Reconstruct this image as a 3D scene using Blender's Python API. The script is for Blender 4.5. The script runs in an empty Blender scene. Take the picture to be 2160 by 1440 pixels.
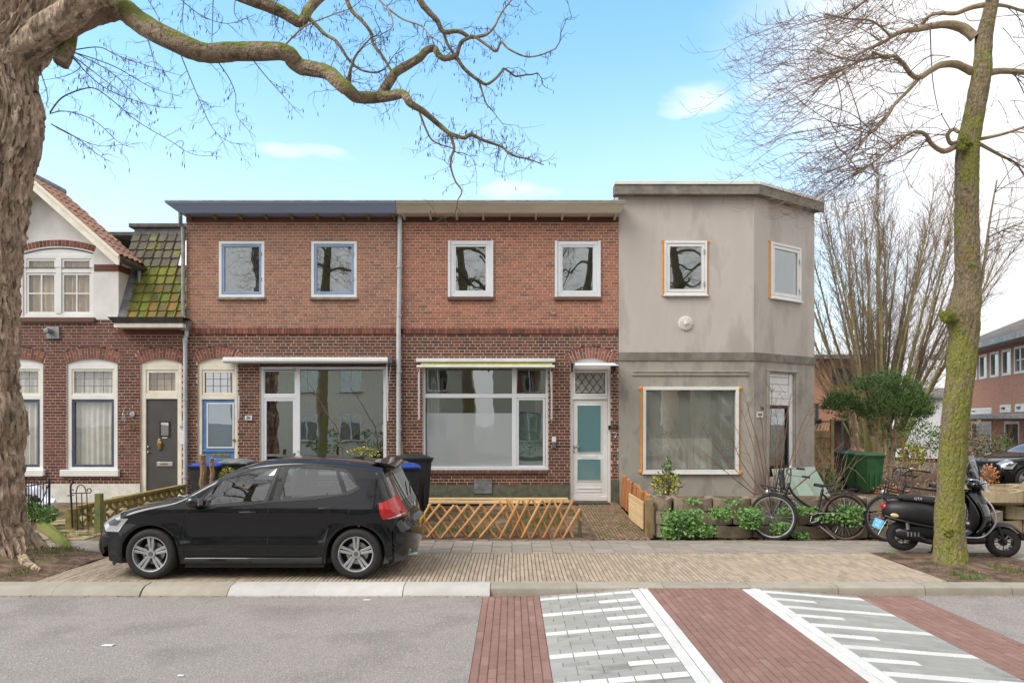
import bpy, bmesh, math, random
from math import sin, cos, pi, radians, sqrt, atan2
from mathutils import Vector, Matrix, noise as mnoise
rnd = random.Random(7)
SC = bpy.context.scene
COL = SC.collection
# ---------------------------------------------------------------- camera, sky, sun, exposure
F, CX, HY, H = 1490.0, 1080.0, 888.0, 1.9       # focal length and vanishing point in photo pixels, eye height
cam = bpy.data.cameras.new('camera'); camo = bpy.data.objects.new('camera', cam); COL.objects.link(camo)
cam.sensor_fit = 'HORIZONTAL'; cam.sensor_width = 36; cam.lens = 36*F/2160; cam.shift_y = (HY-720)/2160
cam.clip_start = .1; cam.clip_end = 2000
camo.location = (0, 0, H); camo.rotation_euler = (pi/2, 0, 0); SC.camera = camo
SUN_EL, SUN_AZ = radians(47), radians(240)       # azimuth clockwise from +Y: behind the camera, to its left
W = bpy.data.worlds.new('World'); SC.world = W; W.use_nodes = True
def build_world():
    nt = W.node_tree; nt.nodes.clear(); N = nt.nodes.new; L = nt.links.new
    def math_(op, a, b=None, clamp=False):
        n = N('ShaderNodeMath'); n.operation = op; n.use_clamp = clamp
        for i, s in enumerate((a, b)):
            if s is None: continue
            if isinstance(s, (int, float)): n.inputs[i].default_value = s
            else: L(s, n.inputs[i])
        return n.outputs[0]
    def sm(v, a, b):
        n = N('ShaderNodeMapRange'); n.interpolation_type = 'SMOOTHSTEP'
        n.inputs[1].default_value = a; n.inputs[2].default_value = b; L(v, n.inputs[0]); return n.outputs[0]
    out = N('ShaderNodeOutputWorld')
    tc = N('ShaderNodeTexCoord'); sep = N('ShaderNodeSeparateXYZ'); L(tc.outputs['Generated'], sep.inputs[0])
    x, y, z = sep.outputs
    sky = N('ShaderNodeTexSky'); sky.sky_type = 'NISHITA'; sky.sun_disc = False
    sky.sun_elevation = SUN_EL; sky.sun_rotation = SUN_AZ; sky.air_density = 1.2; sky.dust_density = .6; sky.ozone_density = 2.5
    hs = N('ShaderNodeHueSaturation'); hs.inputs['Saturation'].default_value = .96; hs.inputs['Hue'].default_value = .49; hs.inputs['Value'].default_value = 1.0
    tn = N('ShaderNodeMix'); tn.data_type = 'RGBA'; tn.blend_type = 'MULTIPLY'; tn.inputs[0].default_value = 1; tn.inputs[7].default_value = (.90, 1.16, 1.27, 1); L(sky.outputs[0], tn.inputs[6]); L(tn.outputs[2], hs.inputs['Color'])
    b1 = N('ShaderNodeBackground'); b1.inputs[1].default_value = .112; L(hs.outputs[0], b1.inputs[0])
    b2 = N('ShaderNodeBackground'); b2.inputs[1].default_value = .50; b2.inputs[0].default_value = (.98, .985, 1, 1)
    # cloud sheet: everywhere but a wide blue opening to the north-north-west; soft noise eats its rim
    nz = N('ShaderNodeTexNoise'); nz.inputs['Scale'].default_value = 2.6; nz.inputs['Detail'].default_value = 7; nz.inputs['Roughness'].default_value = .55
    mp = N('ShaderNodeMapping'); mp.inputs['Scale'].default_value = (1, 1, 2.4); L(tc.outputs['Generated'], mp.inputs[0]); L(mp.outputs[0], nz.inputs[0])
    az = math_('ARCTAN2', x, y)                      # 0 straight ahead, + to the right
    azn = math_('ADD', az, math_('MULTIPLY', math_('SUBTRACT', nz.outputs[0], .5), .42))
    bank = sm(azn, .27, .52)
    left = sm(azn, -.95, -1.5)
    cov = math_('MAXIMUM', bank, left)
    # thin veil low down and scattered small clouds
    nz2 = N('ShaderNodeTexNoise'); nz2.inputs['Scale'].default_value = 9; nz2.inputs['Detail'].default_value = 5
    mp2 = N('ShaderNodeMapping'); mp2.inputs['Scale'].default_value = (1, 1, 3.2); L(tc.outputs['Generated'], mp2.inputs[0]); L(mp2.outputs[0], nz2.inputs[0])
    hor = math_('MULTIPLY', sm(z, .52, .05), .62)
    cov = math_('MAXIMUM', cov, hor)
    def puff(px, py, rx, rz, amt):                    # one small fair-weather cloud in a given direction
        nonlocal cov
        d = Vector(((px-CX)/F, 1, (HY-py)/F)); a0 = atan2(d.x, 1); e0 = d.z/d.length
        da = math_('DIVIDE', math_('SUBTRACT', az, a0), rx); dz = math_('DIVIDE', math_('SUBTRACT', z, e0), rz)
        r = math_('ADD', math_('MULTIPLY', da, da), math_('MULTIPLY', dz, dz))
        r = math_('ADD', r, math_('MULTIPLY', math_('SUBTRACT', nz2.outputs[0], .5), 4.6))
        cov = math_('MAXIMUM', cov, math_('MULTIPLY', sm(r, 1.5, -.6), amt))
    puff(1462, 216, .050, .020, .75); puff(735, 328, .080, .012, .75); puff(225, 371, .050, .013, .8)
    puff(1090, 402, .070, .014, .7); puff(1640, 180, .050, .018, .6); puff(600, 318, .05, .008, .6)
    cov = math_('MINIMUM', cov, 1.0)
    mx = N('ShaderNodeMixShader'); L(cov, mx.inputs[0]); L(b1.outputs[0], mx.inputs[1]); L(b2.outputs[0], mx.inputs[2]); L(mx.outputs[0], out.inputs[0])
build_world()
sun = bpy.data.lights.new('sun', 'SUN'); suno = bpy.data.objects.new('sun', sun); COL.objects.link(suno)
sun.energy = 1.5; sun.angle = radians(40); sun.color = (1, .96, .9)
sd = Vector((sin(SUN_AZ)*cos(SUN_EL), cos(SUN_AZ)*cos(SUN_EL), sin(SUN_EL)))
suno.rotation_euler = sd.to_track_quat('Z', 'Y').to_euler(); suno.location = sd*30
SC.view_settings.view_transform = 'Standard'; SC.view_settings.look = 'None'; SC.view_settings.gamma = 1
SC.view_settings.use_curve_mapping = False; SC.view_settings.exposure = 1.27
SC.render.engine = 'CYCLES'; SC.cycles.max_bounces = 6; SC.cycles.transparent_max_bounces = 12; SC.cycles.caustics_reflective = False; SC.cycles.caustics_refractive = False
# ---------------------------------------------------------------- helpers
def P(px, py, d): return Vector(((px-CX)*d/F, d, H-(py-HY)*d/F))
def XP(px, d): return (px-CX)*d/F
def ZP(py, d): return H-(py-HY)*d/F
YF = 14.9                                           # the facade plane: 100 photo pixels to the metre
def FX(px): return (px-CX)/100
def FZ(py): return H-(py-HY)/100
ORG = {}
class MB:
    def __init__(s, M=None): s.v = []; s.f = []; s.M = M
    def add(s, vs, fs):
        o = len(s.v)
        s.v += [tuple(s.M @ Vector(v)) for v in vs] if s.M else [tuple(v) for v in vs]
        s.f += [tuple(i+o for i in f) for f in fs]; return s
    def box(s, x0, x1, y0, y1, z0, z1, skip=''):
        fs = {'d': (0,3,2,1), 'u': (4,5,6,7), 'f': (0,1,5,4), 'b': (2,3,7,6), 'l': (3,0,4,7), 'r': (1,2,6,5)}
        return s.add([(x0,y0,z0),(x1,y0,z0),(x1,y1,z0),(x0,y1,z0),(x0,y0,z1),(x1,y0,z1),(x1,y1,z1),(x0,y1,z1)], [q for k, q in fs.items() if k not in skip])
    def bar(s, p, q, w, h, up=(0,0,1)):               # square bar from p to q
        p, q = Vector(p), Vector(q); t = (q-p).normalized(); a = t.cross(Vector(up))
        if a.length < 1e-4: a = t.cross(Vector((1,0,0)))
        a.normalize(); b = a.cross(t); a = a*w/2; b = b*h/2
        return s.add([p-a-b,p+a-b,p+a+b,p-a+b,q-a-b,q+a-b,q+a+b,q-a+b], [(3,2,1,0),(4,5,6,7),(0,1,5,4),(1,2,6,5),(2,3,7,6),(3,0,4,7)])
    def tube(s, pts, r, n=8, cap=True):
        pts = [Vector(p) for p in pts]; m = len(pts)
        if not hasattr(r, '__len__'): r = [r]*m
        vs = []; fs = []; a = None
        for i, p in enumerate(pts):
            t = pts[min(i+1, m-1)]-pts[max(i-1, 0)]
            t = t.normalized() if t.length > 1e-9 else Vector((0,0,1))
            if a is None:
                a = t.cross(Vector((0,0,1)))
                if a.length < .05: a = t.cross(Vector((1,0,0)))
            else: a = a-t*a.dot(t)
            if a.length < 1e-6: a = t.orthogonal()
            a.normalize(); b = t.cross(a)
            for k in range(n):
                an = 2*pi*k/n; vs.append(p+(a*cos(an)+b*sin(an))*r[i])
        for i in range(m-1):
            for k in range(n):
                k2 = (k+1) % n; fs.append((i*n+k, i*n+k2, (i+1)*n+k2, (i+1)*n+k))
        if cap: fs += [tuple(range(n-1, -1, -1)), tuple((m-1)*n+k for k in range(n))]
        return s.add(vs, fs)
    def lathe(s, prof, c=(0,0,0), axis='z', n=24, a0=0, a1=2*pi):
        vs = []; fs = []; full = abs(a1-a0-2*pi) < 1e-6; m = n if full else n+1; c = Vector(c)
        for r, h in prof:
            for k in range(m):
                an = a0+(a1-a0)*k/n; u, w = r*cos(an), r*sin(an)
                vs.append(c+Vector({'z': (u,w,h), 'y': (u,h,w), 'x': (h,u,w)}[axis]))
        for i in range(len(prof)-1):
            for k in range(n): k2 = (k+1) % m; fs.append((i*m+k, i*m+k2, (i+1)*m+k2, (i+1)*m+k))
        return s.add(vs, fs)
    def prism(s, poly, y0, y1, axis='y'):              # polygon of (x,z) pushed along y (or (y,z) along x, or (x,y) along z)
        m = len(poly); g = {'y': lambda a,b,t: (a,t,b), 'x': lambda a,b,t: (t,a,b), 'z': lambda a,b,t: (a,b,t)}[axis]
        return s.add([g(a,b,y0) for a,b in poly]+[g(a,b,y1) for a,b in poly], [tuple(range(m)), tuple(range(2*m-1, m-1, -1))]+[(i, i+m, (i+1)%m+m, (i+1)%m) for i in range(m)])
    def grid(s, fn, nu, nv, keep=None):
        vs = [fn(i/nu, j/nv) for i in range(nu+1) for j in range(nv+1)]
        fs = [(i*(nv+1)+j, (i+1)*(nv+1)+j, (i+1)*(nv+1)+j+1, i*(nv+1)+j+1) for i in range(nu) for j in range(nv) if keep is None or keep((i+.5)/nu, (j+.5)/nv)]
        return s.add(vs, fs)
    def frame(s, x0, x1, z0, z1, w, y0, y1, wb=None, wt=None):
        wb = wb or w; wt = wt or w
        s.box(x0, x1, y0, y1, z0, z0+wb); s.box(x0, x1, y0, y1, z1-wt, z1)
        s.box(x0, x0+w, y0, y1, z0+wb, z1-wt); return s.box(x1-w, x1, y0, y1, z0+wb, z1-wt)
    def ico(s, c, r, sub=2, jit=0, sq=(1,1,1), seed=0):
        bm = bmesh.new(); bmesh.ops.create_icosphere(bm, subdivisions=sub, radius=1)
        vs = []
        for v in bm.verts:
            k = 1+jit*mnoise.noise(v.co*2.3+Vector((seed*7.1, seed*3.3, seed)))
            vs.append((c[0]+v.co.x*r*sq[0]*k, c[1]+v.co.y*r*sq[1]*k, c[2]+v.co.z*r*sq[2]*k))
        fs = [tuple(v.index for v in f.verts) for f in bm.faces]; bm.free(); return s.add(vs, fs)
    def mesh(s, name, smooth=False, org=(0,0,0)):
        me = bpy.data.meshes.new(name); ox, oy, oz = org
        me.from_pydata([(x-ox, y-oy, z-oz) for x, y, z in s.v], [], s.f); me.update()
        if smooth:
            me.polygons.foreach_set('use_smooth', [True]*len(me.polygons))
            try: me.set_sharp_from_angle(angle=radians(38 if smooth is True else smooth))
            except Exception: pass
        return me
    def build(s, name, mat, parent=None, smooth=False, fixn=False, bevel=0):
        org = ORG.get(parent.name, (0,0,0)) if parent else (0,0,0)
        me = s.mesh(name, smooth, org)
        if fixn:
            bm = bmesh.new(); bm.from_mesh(me); bmesh.ops.remove_doubles(bm, verts=bm.verts, dist=1e-4); bmesh.ops.recalc_face_normals(bm, faces=bm.faces); bm.to_mesh(me); bm.free()
        o = bpy.data.objects.new(name, me); COL.objects.link(o); me.materials.append(M[mat] if isinstance(mat, str) else mat)
        if bevel:
            b = o.modifiers.new('bevel', 'BEVEL'); b.width = bevel; b.segments = 2; b.limit_method = 'ANGLE'; b.angle_limit = radians(40)
        if parent: o.parent = parent; ORG[o.name] = org
        return o
def tag(o, label=None, cat=None, group=None, kind=None):
    for k, v in (('label', label), ('category', cat), ('group', group), ('kind', kind)):
        if v: o[k] = v
    return o
def thing(name, label, cat, loc=(0,0,0), group=None, local=False, rz=0):
    o = bpy.data.objects.new(name, None); COL.objects.link(o); o.location = loc; o.rotation_euler.z = rz; o.empty_display_size = .1
    ORG[o.name] = (0,0,0) if local else tuple(loc)
    return tag(o, label, cat, group)
def solo(mb, name, mat, label, cat, group=None, smooth=False, kind=None, loc=None, **k):   # a thing that is one mesh
    if loc is not None: mb.v = [(x-loc[0], y-loc[1], z-loc[2]) for x, y, z in mb.v]
    o = mb.build(name, mat, None, smooth, **k)
    if loc is not None: o.location = loc
    return tag(o, label, cat, group, kind)
KIDS = {}
def copy_tree(o, loc=None, rz=None, label=None, parent=None):
    c = o.copy(); COL.objects.link(c); c.parent = parent
    for k in [q for q in bpy.data.objects if q.parent == o]: copy_tree(k, parent=c)
    if loc is not None: c.location = loc
    if rz is not None: c.rotation_euler.z = rz
    if label: c['label'] = label
    return c
def arc(cx, cz, r, a0, a1, n, y=None):
    pts = [(cx+r*cos(a0+(a1-a0)*i/n), cz+r*sin(a0+(a1-a0)*i/n)) for i in range(n+1)]
    return pts if y is None else [(a, y, b) for a, b in pts]
def spline(pts, n=6):                                # Catmull-Rom through 2D or 3D points
    pts = [Vector(p) for p in pts]; out = []
    for i in range(len(pts)-1):
        p0, p1, p2, p3 = pts[max(i-1,0)], pts[i], pts[i+1], pts[min(i+2, len(pts)-1)]
        for k in range(n):
            t = k/n; out.append(.5*((2*p1)+(p2-p0)*t+(2*p0-5*p1+4*p2-p3)*t*t+(3*p1-p0-3*p2+p3)*t**3))
    return out+[pts[-1]]
def text_mb(s, size, M, depth=.004, font_scale=1):
    cu = bpy.data.curves.new('txt', 'FONT'); cu.body = s; cu.size = size; cu.extrude = depth; cu.align_x = 'CENTER'; cu.align_y = 'CENTER'
    o = bpy.data.objects.new('txt', cu); COL.objects.link(o); dg = bpy.context.evaluated_depsgraph_get()
    me = bpy.data.meshes.new_from_object(o.evaluated_get(dg)); mb = MB(M)
    mb.add([v.co.copy() for v in me.vertices], [tuple(p.vertices) for p in me.polygons])
    bpy.data.objects.remove(o); bpy.data.curves.remove(cu); bpy.data.meshes.remove(me); return mb
def front_M(x, y, z): return Matrix.Translation((x, y, z)) @ Matrix.Rotation(pi/2, 4, 'X')    # text standing up, read from -Y
# ---------------------------------------------------------------- materials
M = {}
def srgb(r, g, b):
    f = lambda c: (c/255/12.92) if c <= 10.3 else ((c/255+.055)/1.055)**2.4
    return (f(r), f(g), f(b))
def mat(name, cols, rough=.7, var=.12, scale=6, bump=0, bscale=60, metal=0, spec=.5, coat=0, rvar=0, stretch=(1,1,1), piece=False, spots=None, moss=None, alpha=1, trans=0, bdist=.02):
    """cols: one colour or a list. piece=True: the list is picked per loose piece / per object; else blended by noise."""
    m = bpy.data.materials.new(name); m.use_nodes = True; nt = m.node_tree; b = nt.nodes['Principled BSDF']; N = nt.nodes.new; L = nt.links.new
    if not isinstance(cols[0], (tuple, list)): cols = [cols]
    geo = N('ShaderNodeNewGeometry'); mp = N('ShaderNodeMapping'); mp.inputs['Scale'].default_value = stretch; L(geo.outputs['Position'], mp.inputs[0])
    nz = N('ShaderNodeTexNoise'); nz.inputs['Scale'].default_value = scale; nz.inputs['Detail'].default_value = 6; nz.inputs['Roughness'].default_value = .6; L(mp.outputs[0], nz.inputs[0])
    def ramp(fac, cs, interp='LINEAR'):
        r = N('ShaderNodeValToRGB'); r.color_ramp.interpolation = interp; e = r.color_ramp.elements
        while len(e) < len(cs): e.new(.5)
        for i, c in enumerate(cs): e[i].position = (i/max(1, len(cs)-1) if interp == 'LINEAR' else i/len(cs)); e[i].color = (*c, 1)
        if fac is not None: L(fac, r.inputs[0])
        return r.outputs[0]
    def mrange(v, a, b2, c=0, d=1):
        n = N('ShaderNodeMapRange'); n.interpolation_type = 'SMOOTHSTEP'
        for i, q in enumerate((a, b2, c, d)): n.inputs[i+1].default_value = q
        L(v, n.inputs[0]); return n.outputs[0]
    def mixc(fac, a, c2, mode='MIX'):
        n = N('ShaderNodeMix'); n.data_type = 'RGBA'; n.blend_type = mode
        for s, q in ((n.inputs[0], fac), (n.inputs[6], a), (n.inputs[7], c2)):
            if isinstance(q, (int, float)): s.default_value = q
            elif isinstance(q, tuple): s.default_value = (*q, 1)
            else: L(q, s)
        return n.outputs[2]
    if piece:
        oi = N('ShaderNodeObjectInfo'); ad = N('ShaderNodeMath'); ad.operation = 'ADD'; L(geo.outputs['Random Per Island'], ad.inputs[0]); L(oi.outputs['Random'], ad.inputs[1])
        fr = N('ShaderNodeMath'); fr.operation = 'FRACT'; L(ad.outputs[0], fr.inputs[0]); base = ramp(fr.outputs[0], cols)
    elif len(cols) > 1: base = ramp(mrange(nz.outputs[0], .3, .7), cols)
    else: base = ramp(None, cols); base.node.inputs[0].default_value = 0
    if var:
        v = mrange(nz.outputs[0], .25, .75, 1-var, 1+var)
        hv = N('ShaderNodeHueSaturation'); L(v, hv.inputs['Value']); L(base, hv.inputs['Color']); base = hv.outputs[0]
    if spots:                                        # (colour, scale, threshold, soft, amount): stains and speckle with their own shape, and bark_old's painted crevice shade
        for c, sc, th, soft, amt in spots:
            n2 = N('ShaderNodeTexNoise'); n2.inputs['Scale'].default_value = sc; n2.inputs['Detail'].default_value = 5; n2.inputs['Roughness'].default_value = .65; L(mp.outputs[0], n2.inputs[0])
            base = mixc(mrange(n2.outputs[0], th, th+soft, 0, amt), base, c)
    if moss:                                         # (colour, scale, threshold): growth that prefers the upper side
        n3 = N('ShaderNodeTexNoise'); n3.inputs['Scale'].default_value = moss[1]; n3.inputs['Detail'].default_value = 6; L(geo.outputs['Position'], n3.inputs[0])
        sp = N('ShaderNodeSeparateXYZ'); L(geo.outputs['Normal'], sp.inputs[0]); a = N('ShaderNodeMath'); a.operation = 'MULTIPLY_ADD'; L(sp.outputs[2], a.inputs[0]); a.inputs[1].default_value = moss[3] if len(moss) > 3 else .22; L(n3.outputs[0], a.inputs[2])
        base = mixc(mrange(a.outputs[0], moss[2], moss[2]+.12), base, moss[0])
    L(base, b.inputs['Base Color'])
    b.inputs['Metallic'].default_value = metal; b.inputs['Specular IOR Level'].default_value = spec; b.inputs['Coat Weight'].default_value = coat; b.inputs['Coat Roughness'].default_value = .03
    if rvar: L(mrange(nz.outputs[0], .3, .7, max(0, rough-rvar), rough+rvar), b.inputs['Roughness'])
    else: b.inputs['Roughness'].default_value = rough
    b.inputs['Alpha'].default_value = alpha; b.inputs['Transmission Weight'].default_value = trans
    if bump:
        n4 = N('ShaderNodeTexNoise'); n4.inputs['Scale'].default_value = bscale; n4.inputs['Detail'].default_value = 5; L(mp.outputs[0], n4.inputs[0])
        bp = N('ShaderNodeBump'); bp.inputs['Strength'].default_value = bump; bp.inputs['Distance'].default_value = bdist; L(n4.outputs[0], bp.inputs['Height']); L(bp.outputs[0], b.inputs['Normal'])
    M[name] = m; return m
def glass(name, tint=(.9,.95,.93), refl=.16, rough=.0, film=None):
    m = bpy.data.materials.new(name); m.use_nodes = True; nt = m.node_tree; N = nt.nodes.new; L = nt.links.new; nt.nodes.remove(nt.nodes['Principled BSDF']); out = nt.nodes['Material Output']
    t = N('ShaderNodeBsdfTransparent'); t.inputs[0].default_value = (*tint, 1); g = N('ShaderNodeBsdfGlossy'); g.inputs['Roughness'].default_value = rough
    lw = N('ShaderNodeFresnel'); g0 = N('ShaderNodeNewGeometry'); io = N('ShaderNodeMix'); io.inputs[2].default_value = 1.5; io.inputs[3].default_value = 1/1.5; L(g0.outputs['Backfacing'], io.inputs[0]); L(io.outputs[0], lw.inputs[0])
    nz = N('ShaderNodeTexNoise'); nz.inputs['Scale'].default_value = 1.6; ge = N('ShaderNodeNewGeometry'); L(ge.outputs['Position'], nz.inputs[0])
    bp = N('ShaderNodeBump'); bp.inputs['Strength'].default_value = .03; bp.inputs['Distance'].default_value = .04; L(nz.outputs[0], bp.inputs['Height']); L(bp.outputs[0], g.inputs['Normal'])
    ad = N('ShaderNodeMath'); ad.operation = 'MULTIPLY_ADD'; ad.use_clamp = True; L(lw.outputs[0], ad.inputs[0]); ad.inputs[1].default_value = 1.0; ad.inputs[2].default_value = refl
    mx = N('ShaderNodeMixShader'); L(ad.outputs[0], mx.inputs[0])
    if film:
        df = N('ShaderNodeBsdfDiffuse'); df.inputs[0].default_value = (*film[0], 1); tl = N('ShaderNodeBsdfTranslucent'); tl.inputs[0].default_value = (*film[0], 1)
        m1 = N('ShaderNodeMixShader'); m1.inputs[0].default_value = .35; L(df.outputs[0], m1.inputs[1]); L(tl.outputs[0], m1.inputs[2])
        m2 = N('ShaderNodeMixShader'); m2.inputs[0].default_value = film[1]; L(t.outputs[0], m2.inputs[1]); L(m1.outputs[0], m2.inputs[2]); L(m2.outputs[0], mx.inputs[1])
    else: L(t.outputs[0], mx.inputs[1])
    L(g.outputs[0], mx.inputs[2]); L(mx.outputs[0], out.inputs[0]); M[name] = m
S = srgb
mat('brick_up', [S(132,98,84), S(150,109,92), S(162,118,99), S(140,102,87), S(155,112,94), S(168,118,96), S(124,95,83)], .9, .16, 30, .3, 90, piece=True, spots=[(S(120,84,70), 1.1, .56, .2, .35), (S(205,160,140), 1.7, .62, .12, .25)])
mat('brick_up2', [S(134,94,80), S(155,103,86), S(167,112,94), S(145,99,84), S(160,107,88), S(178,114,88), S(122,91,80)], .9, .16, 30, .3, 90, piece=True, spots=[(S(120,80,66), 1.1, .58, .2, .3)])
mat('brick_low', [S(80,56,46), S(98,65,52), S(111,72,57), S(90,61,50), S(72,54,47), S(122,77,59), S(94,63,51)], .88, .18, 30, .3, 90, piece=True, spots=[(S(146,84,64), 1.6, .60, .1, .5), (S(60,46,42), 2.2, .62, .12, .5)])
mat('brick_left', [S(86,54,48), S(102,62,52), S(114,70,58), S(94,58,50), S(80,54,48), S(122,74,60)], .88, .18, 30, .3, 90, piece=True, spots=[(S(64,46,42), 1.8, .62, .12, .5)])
mat('brick_far', [S(140,88,74), S(158,102,86), S(170,112,94), S(132,84,72)], .9, .15, 20, .2, 60, piece=True)
mat('brick_arch', [S(104,64,54), S(128,78,64), S(142,88,72), S(90,60,52), S(150,96,78)], .88, .14, 30, .2, 90, piece=True)
mat('mortar_up', [S(214,192,170), S(196,170,148)], .95, .1, 14, .3, 120)
mat('mortar_low', [S(216,196,182), S(186,162,146)], .95, .14, 10, .3, 120)
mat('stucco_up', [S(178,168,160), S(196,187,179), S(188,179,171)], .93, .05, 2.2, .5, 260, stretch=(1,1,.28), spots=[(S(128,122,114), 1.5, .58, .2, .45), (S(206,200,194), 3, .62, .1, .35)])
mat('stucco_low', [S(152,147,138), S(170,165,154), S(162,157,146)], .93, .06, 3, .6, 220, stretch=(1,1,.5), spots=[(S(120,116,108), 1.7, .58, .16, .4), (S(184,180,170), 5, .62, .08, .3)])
mat('stucco_band', [S(120,116,106), S(140,136,126)], .95, .1, 4, .6, 200, spots=[(S(96,92,84), 6, .58, .1, .5)])
mat('stucco_white', [S(214,212,208), S(224,222,218)], .9, .03, 3, .35, 120, spots=[(S(200,194,184), 2.5, .62, .1, .4)])
mat('plinth_white', [S(206,204,196), S(224,222,214)], .9, .05, 5, .3, 80, spots=[(S(168,160,146), 6, .6, .1, .55)])
mat('plinth_green', [S(82,86,72), S(98,100,84)], .8, .12, 8, .2, 80, spots=[(S(120,128,100), 14, .64, .06, .5)])
mat('white_paint', [S(218,218,215), S(226,226,223)], .35, .02, 3, .05, 40)
mat('white_pvc', [S(214,218,221), S(220,223,226)], .25, .02, 2)
mat('cream_paint', [S(222,214,196), S(232,226,210)], .45, .03, 5, .08, 40, spots=[(S(190,176,150), 9, .66, .08, .5)])
mat('blue_paint', [S(122,148,186), S(132,158,196)], .4, .05, 3, .05, 50)
mat('blue_door', [S(84,124,170), S(94,134,180)], .42, .05, 3, .06, 50)
mat('navy_paint', [S(60,70,88), S(72,82,100)], .4, .05, 4)
mat('cornice_blue', [S(148,164,190), S(134,150,178)], .5, .06, 3, .08, 60, stretch=(.3,1,1), spots=[(S(152,166,190), 5, .6, .1, .4)])
mat('cornice_beige', [S(196,184,164), S(208,196,176)], .55, .04, 3, .08, 60, stretch=(.3,1,1), spots=[(S(168,156,138), 7, .62, .1, .4)])
mat('zinc', [S(132,134,134), S(160,162,162)], .5, .08, 5, .05, 30, metal=.35)
mat('pipe_grey', [S(176,180,184), S(190,194,198)], .45, .05, 3)
mat('lead', [S(96,98,100), S(124,126,128)], .6, .12, 7, .2, 30)
mat('dark_gutter', [S(70,68,66), S(88,86,84)], .6, .1, 5)
mat('door_grey', [S(70,67,66), S(76,73,72)], .5, .04, 3, .04, 40, spots=[(S(110,104,96), 20, .7, .05, .3)])
mat('steel', S(196,196,194), .25, .05, 4, metal=.9)
mat('bronze', [S(120,100,50), S(160,140,80)], .4, .1, 20, metal=.6)
mat('sill_stone', [S(120,108,100), S(146,132,122)], .85, .1, 6, .3, 60)
mat('sill_brick', [S(84,60,54), S(110,80,70), S(96,70,62)], .85, .15, 20, .3, 60, piece=True)
mat('soil', [S(74,58,46), S(100,80,64), S(118,98,80)], 1, .2, 5, .9, 30, spots=[(S(96,104,52), 1.6, .60, .12, .5)])
mat('ground_far', [S(110,108,100), S(128,124,116)], 1, .1, .8, .4, 10)
mat('asphalt', [S(136,130,125), S(150,143,138), S(142,136,130)], .92, .08, 1.1, 1.0, 70, bdist=.012, spots=[(S(104,99,96), 62, .50, .10, .55), (S(196,189,182), 48, .57, .06, .55), (S(120,115,111), .6, .56, .2, .35), (S(160,152,146), .9, .58, .15, .4), (S(118,112,108), 3.2, .60, .12, .3)])
mat('paver_red', [S(128,98,89), S(138,106,96), S(132,101,92), S(146,114,104)], .85, .08, 8, .25, 160, piece=True, spots=[(S(130,104,90), .8, .6, .15, .35)])
mat('paver_grey', [S(142,142,138), S(154,154,149), S(148,147,142), S(162,160,154)], .85, .08, 8, .25, 160, piece=True, spots=[(S(112,112,108), 5, .57, .10, .6)], stretch=(.35,1,1))
mat('paver_white', [S(200,200,197), S(212,212,209), S(205,204,199)], .7, .04, 8, .15, 160, piece=True, spots=[(S(196,194,188), 9, .66, .1, .35)])
mat('paver_tan', [S(156,141,122), S(168,151,132), S(174,158,139), S(162,146,127), S(148,134,118), S(178,162,142)], .92, .12, 10, .3, 140, piece=True, spots=[(S(164,158,108), 1.0, .57, .14, .45), (S(150,130,112), .9, .6, .14, .4)])
mat('paver_path', [S(128,106,84), S(144,120,96), S(116,98,78), S(136,112,88)], .95, .14, 10, .3, 140, piece=True, spots=[(S(96,100,48), 2.2, .50, .14, .6)])
mat('tile_grey', [S(138,130,120), S(150,142,132), S(144,136,124), S(158,148,138)], .92, .08, 7, .3, 150, piece=True, spots=[(S(128,124,98), 1.2, .58, .14, .4)])
mat('tile_moss', [S(146,136,104), S(160,150,116), S(138,130,96)], .95, .1, 5, .3, 100, piece=True)
mat('joint', [S(96,84,68), S(120,104,82)], 1, .2, 8, .4, 60, spots=[(S(92,98,50), 2.2, .58, .12, .6)])
mat('joint_road', [S(92,76,68), S(108,90,80)], 1, .15, 8, .3, 60)
mat('kerb', [S(150,144,131), S(164,157,143), S(156,150,138)], .9, .1, 5, .5, 120, piece=True, spots=[(S(140,130,110), 4, .6, .1, .4)])
mat('kerb_white', [S(178,176,172), S(190,188,184), S(172,170,162)], .88, .08, 5, .3, 120, piece=True, spots=[(S(168,162,150), 5, .6, .1, .4)])
mat('litter', [S(150,104,66), S(176,130,88), S(128,90,60), S(190,150,108), S(110,76,52)], .95, .1, 20, piece=True)
mat('grass', [S(84,98,44), S(100,116,54), S(74,88,38), S(118,128,70)], .8, .15, 5, piece=True)
mat('leaf_green', [S(66,104,44), S(88,132,56), S(108,150,68), S(54,86,38), S(132,170,90)], .55, .12, 9, piece=True)
mat('leaf_bright', [S(80,124,44), S(98,146,56), S(66,108,38), S(118,160,72)], .55, .1, 9, piece=True)
mat('leaf_yellow', [S(190,178,60), S(206,196,84), S(92,110,44), S(62,84,36), S(150,160,60)], .55, .1, 9, piece=True)
mat('leaf_yew', [S(60,86,42), S(78,108,50), S(98,128,62), S(48,72,37), S(120,148,76)], .7, .15, 3, piece=True)
mat('leaf_dry', [S(136,114,94), S(152,130,106), S(122,102,84), S(164,142,114)], .9, .1, 9, piece=True)
mat('leaf_rust', [S(186,128,84), S(204,148,98), S(166,108,72)], .9, .1, 9, piece=True)
mat('bark_old', [S(124,106,90), S(182,162,140), S(156,134,114), S(206,186,164)], .95, .2, 7, 1.0, 13, stretch=(1,1,.35), bdist=.09, moss=(S(108,118,52), 2.4, .74, .22), spots=[(S(70,56,47), 9, .55, .08, .75), (S(120,128,104), 1.6, .60, .1, .4)])  # dark brown spots paint crevice shade into the bark, scattered by noise
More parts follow.
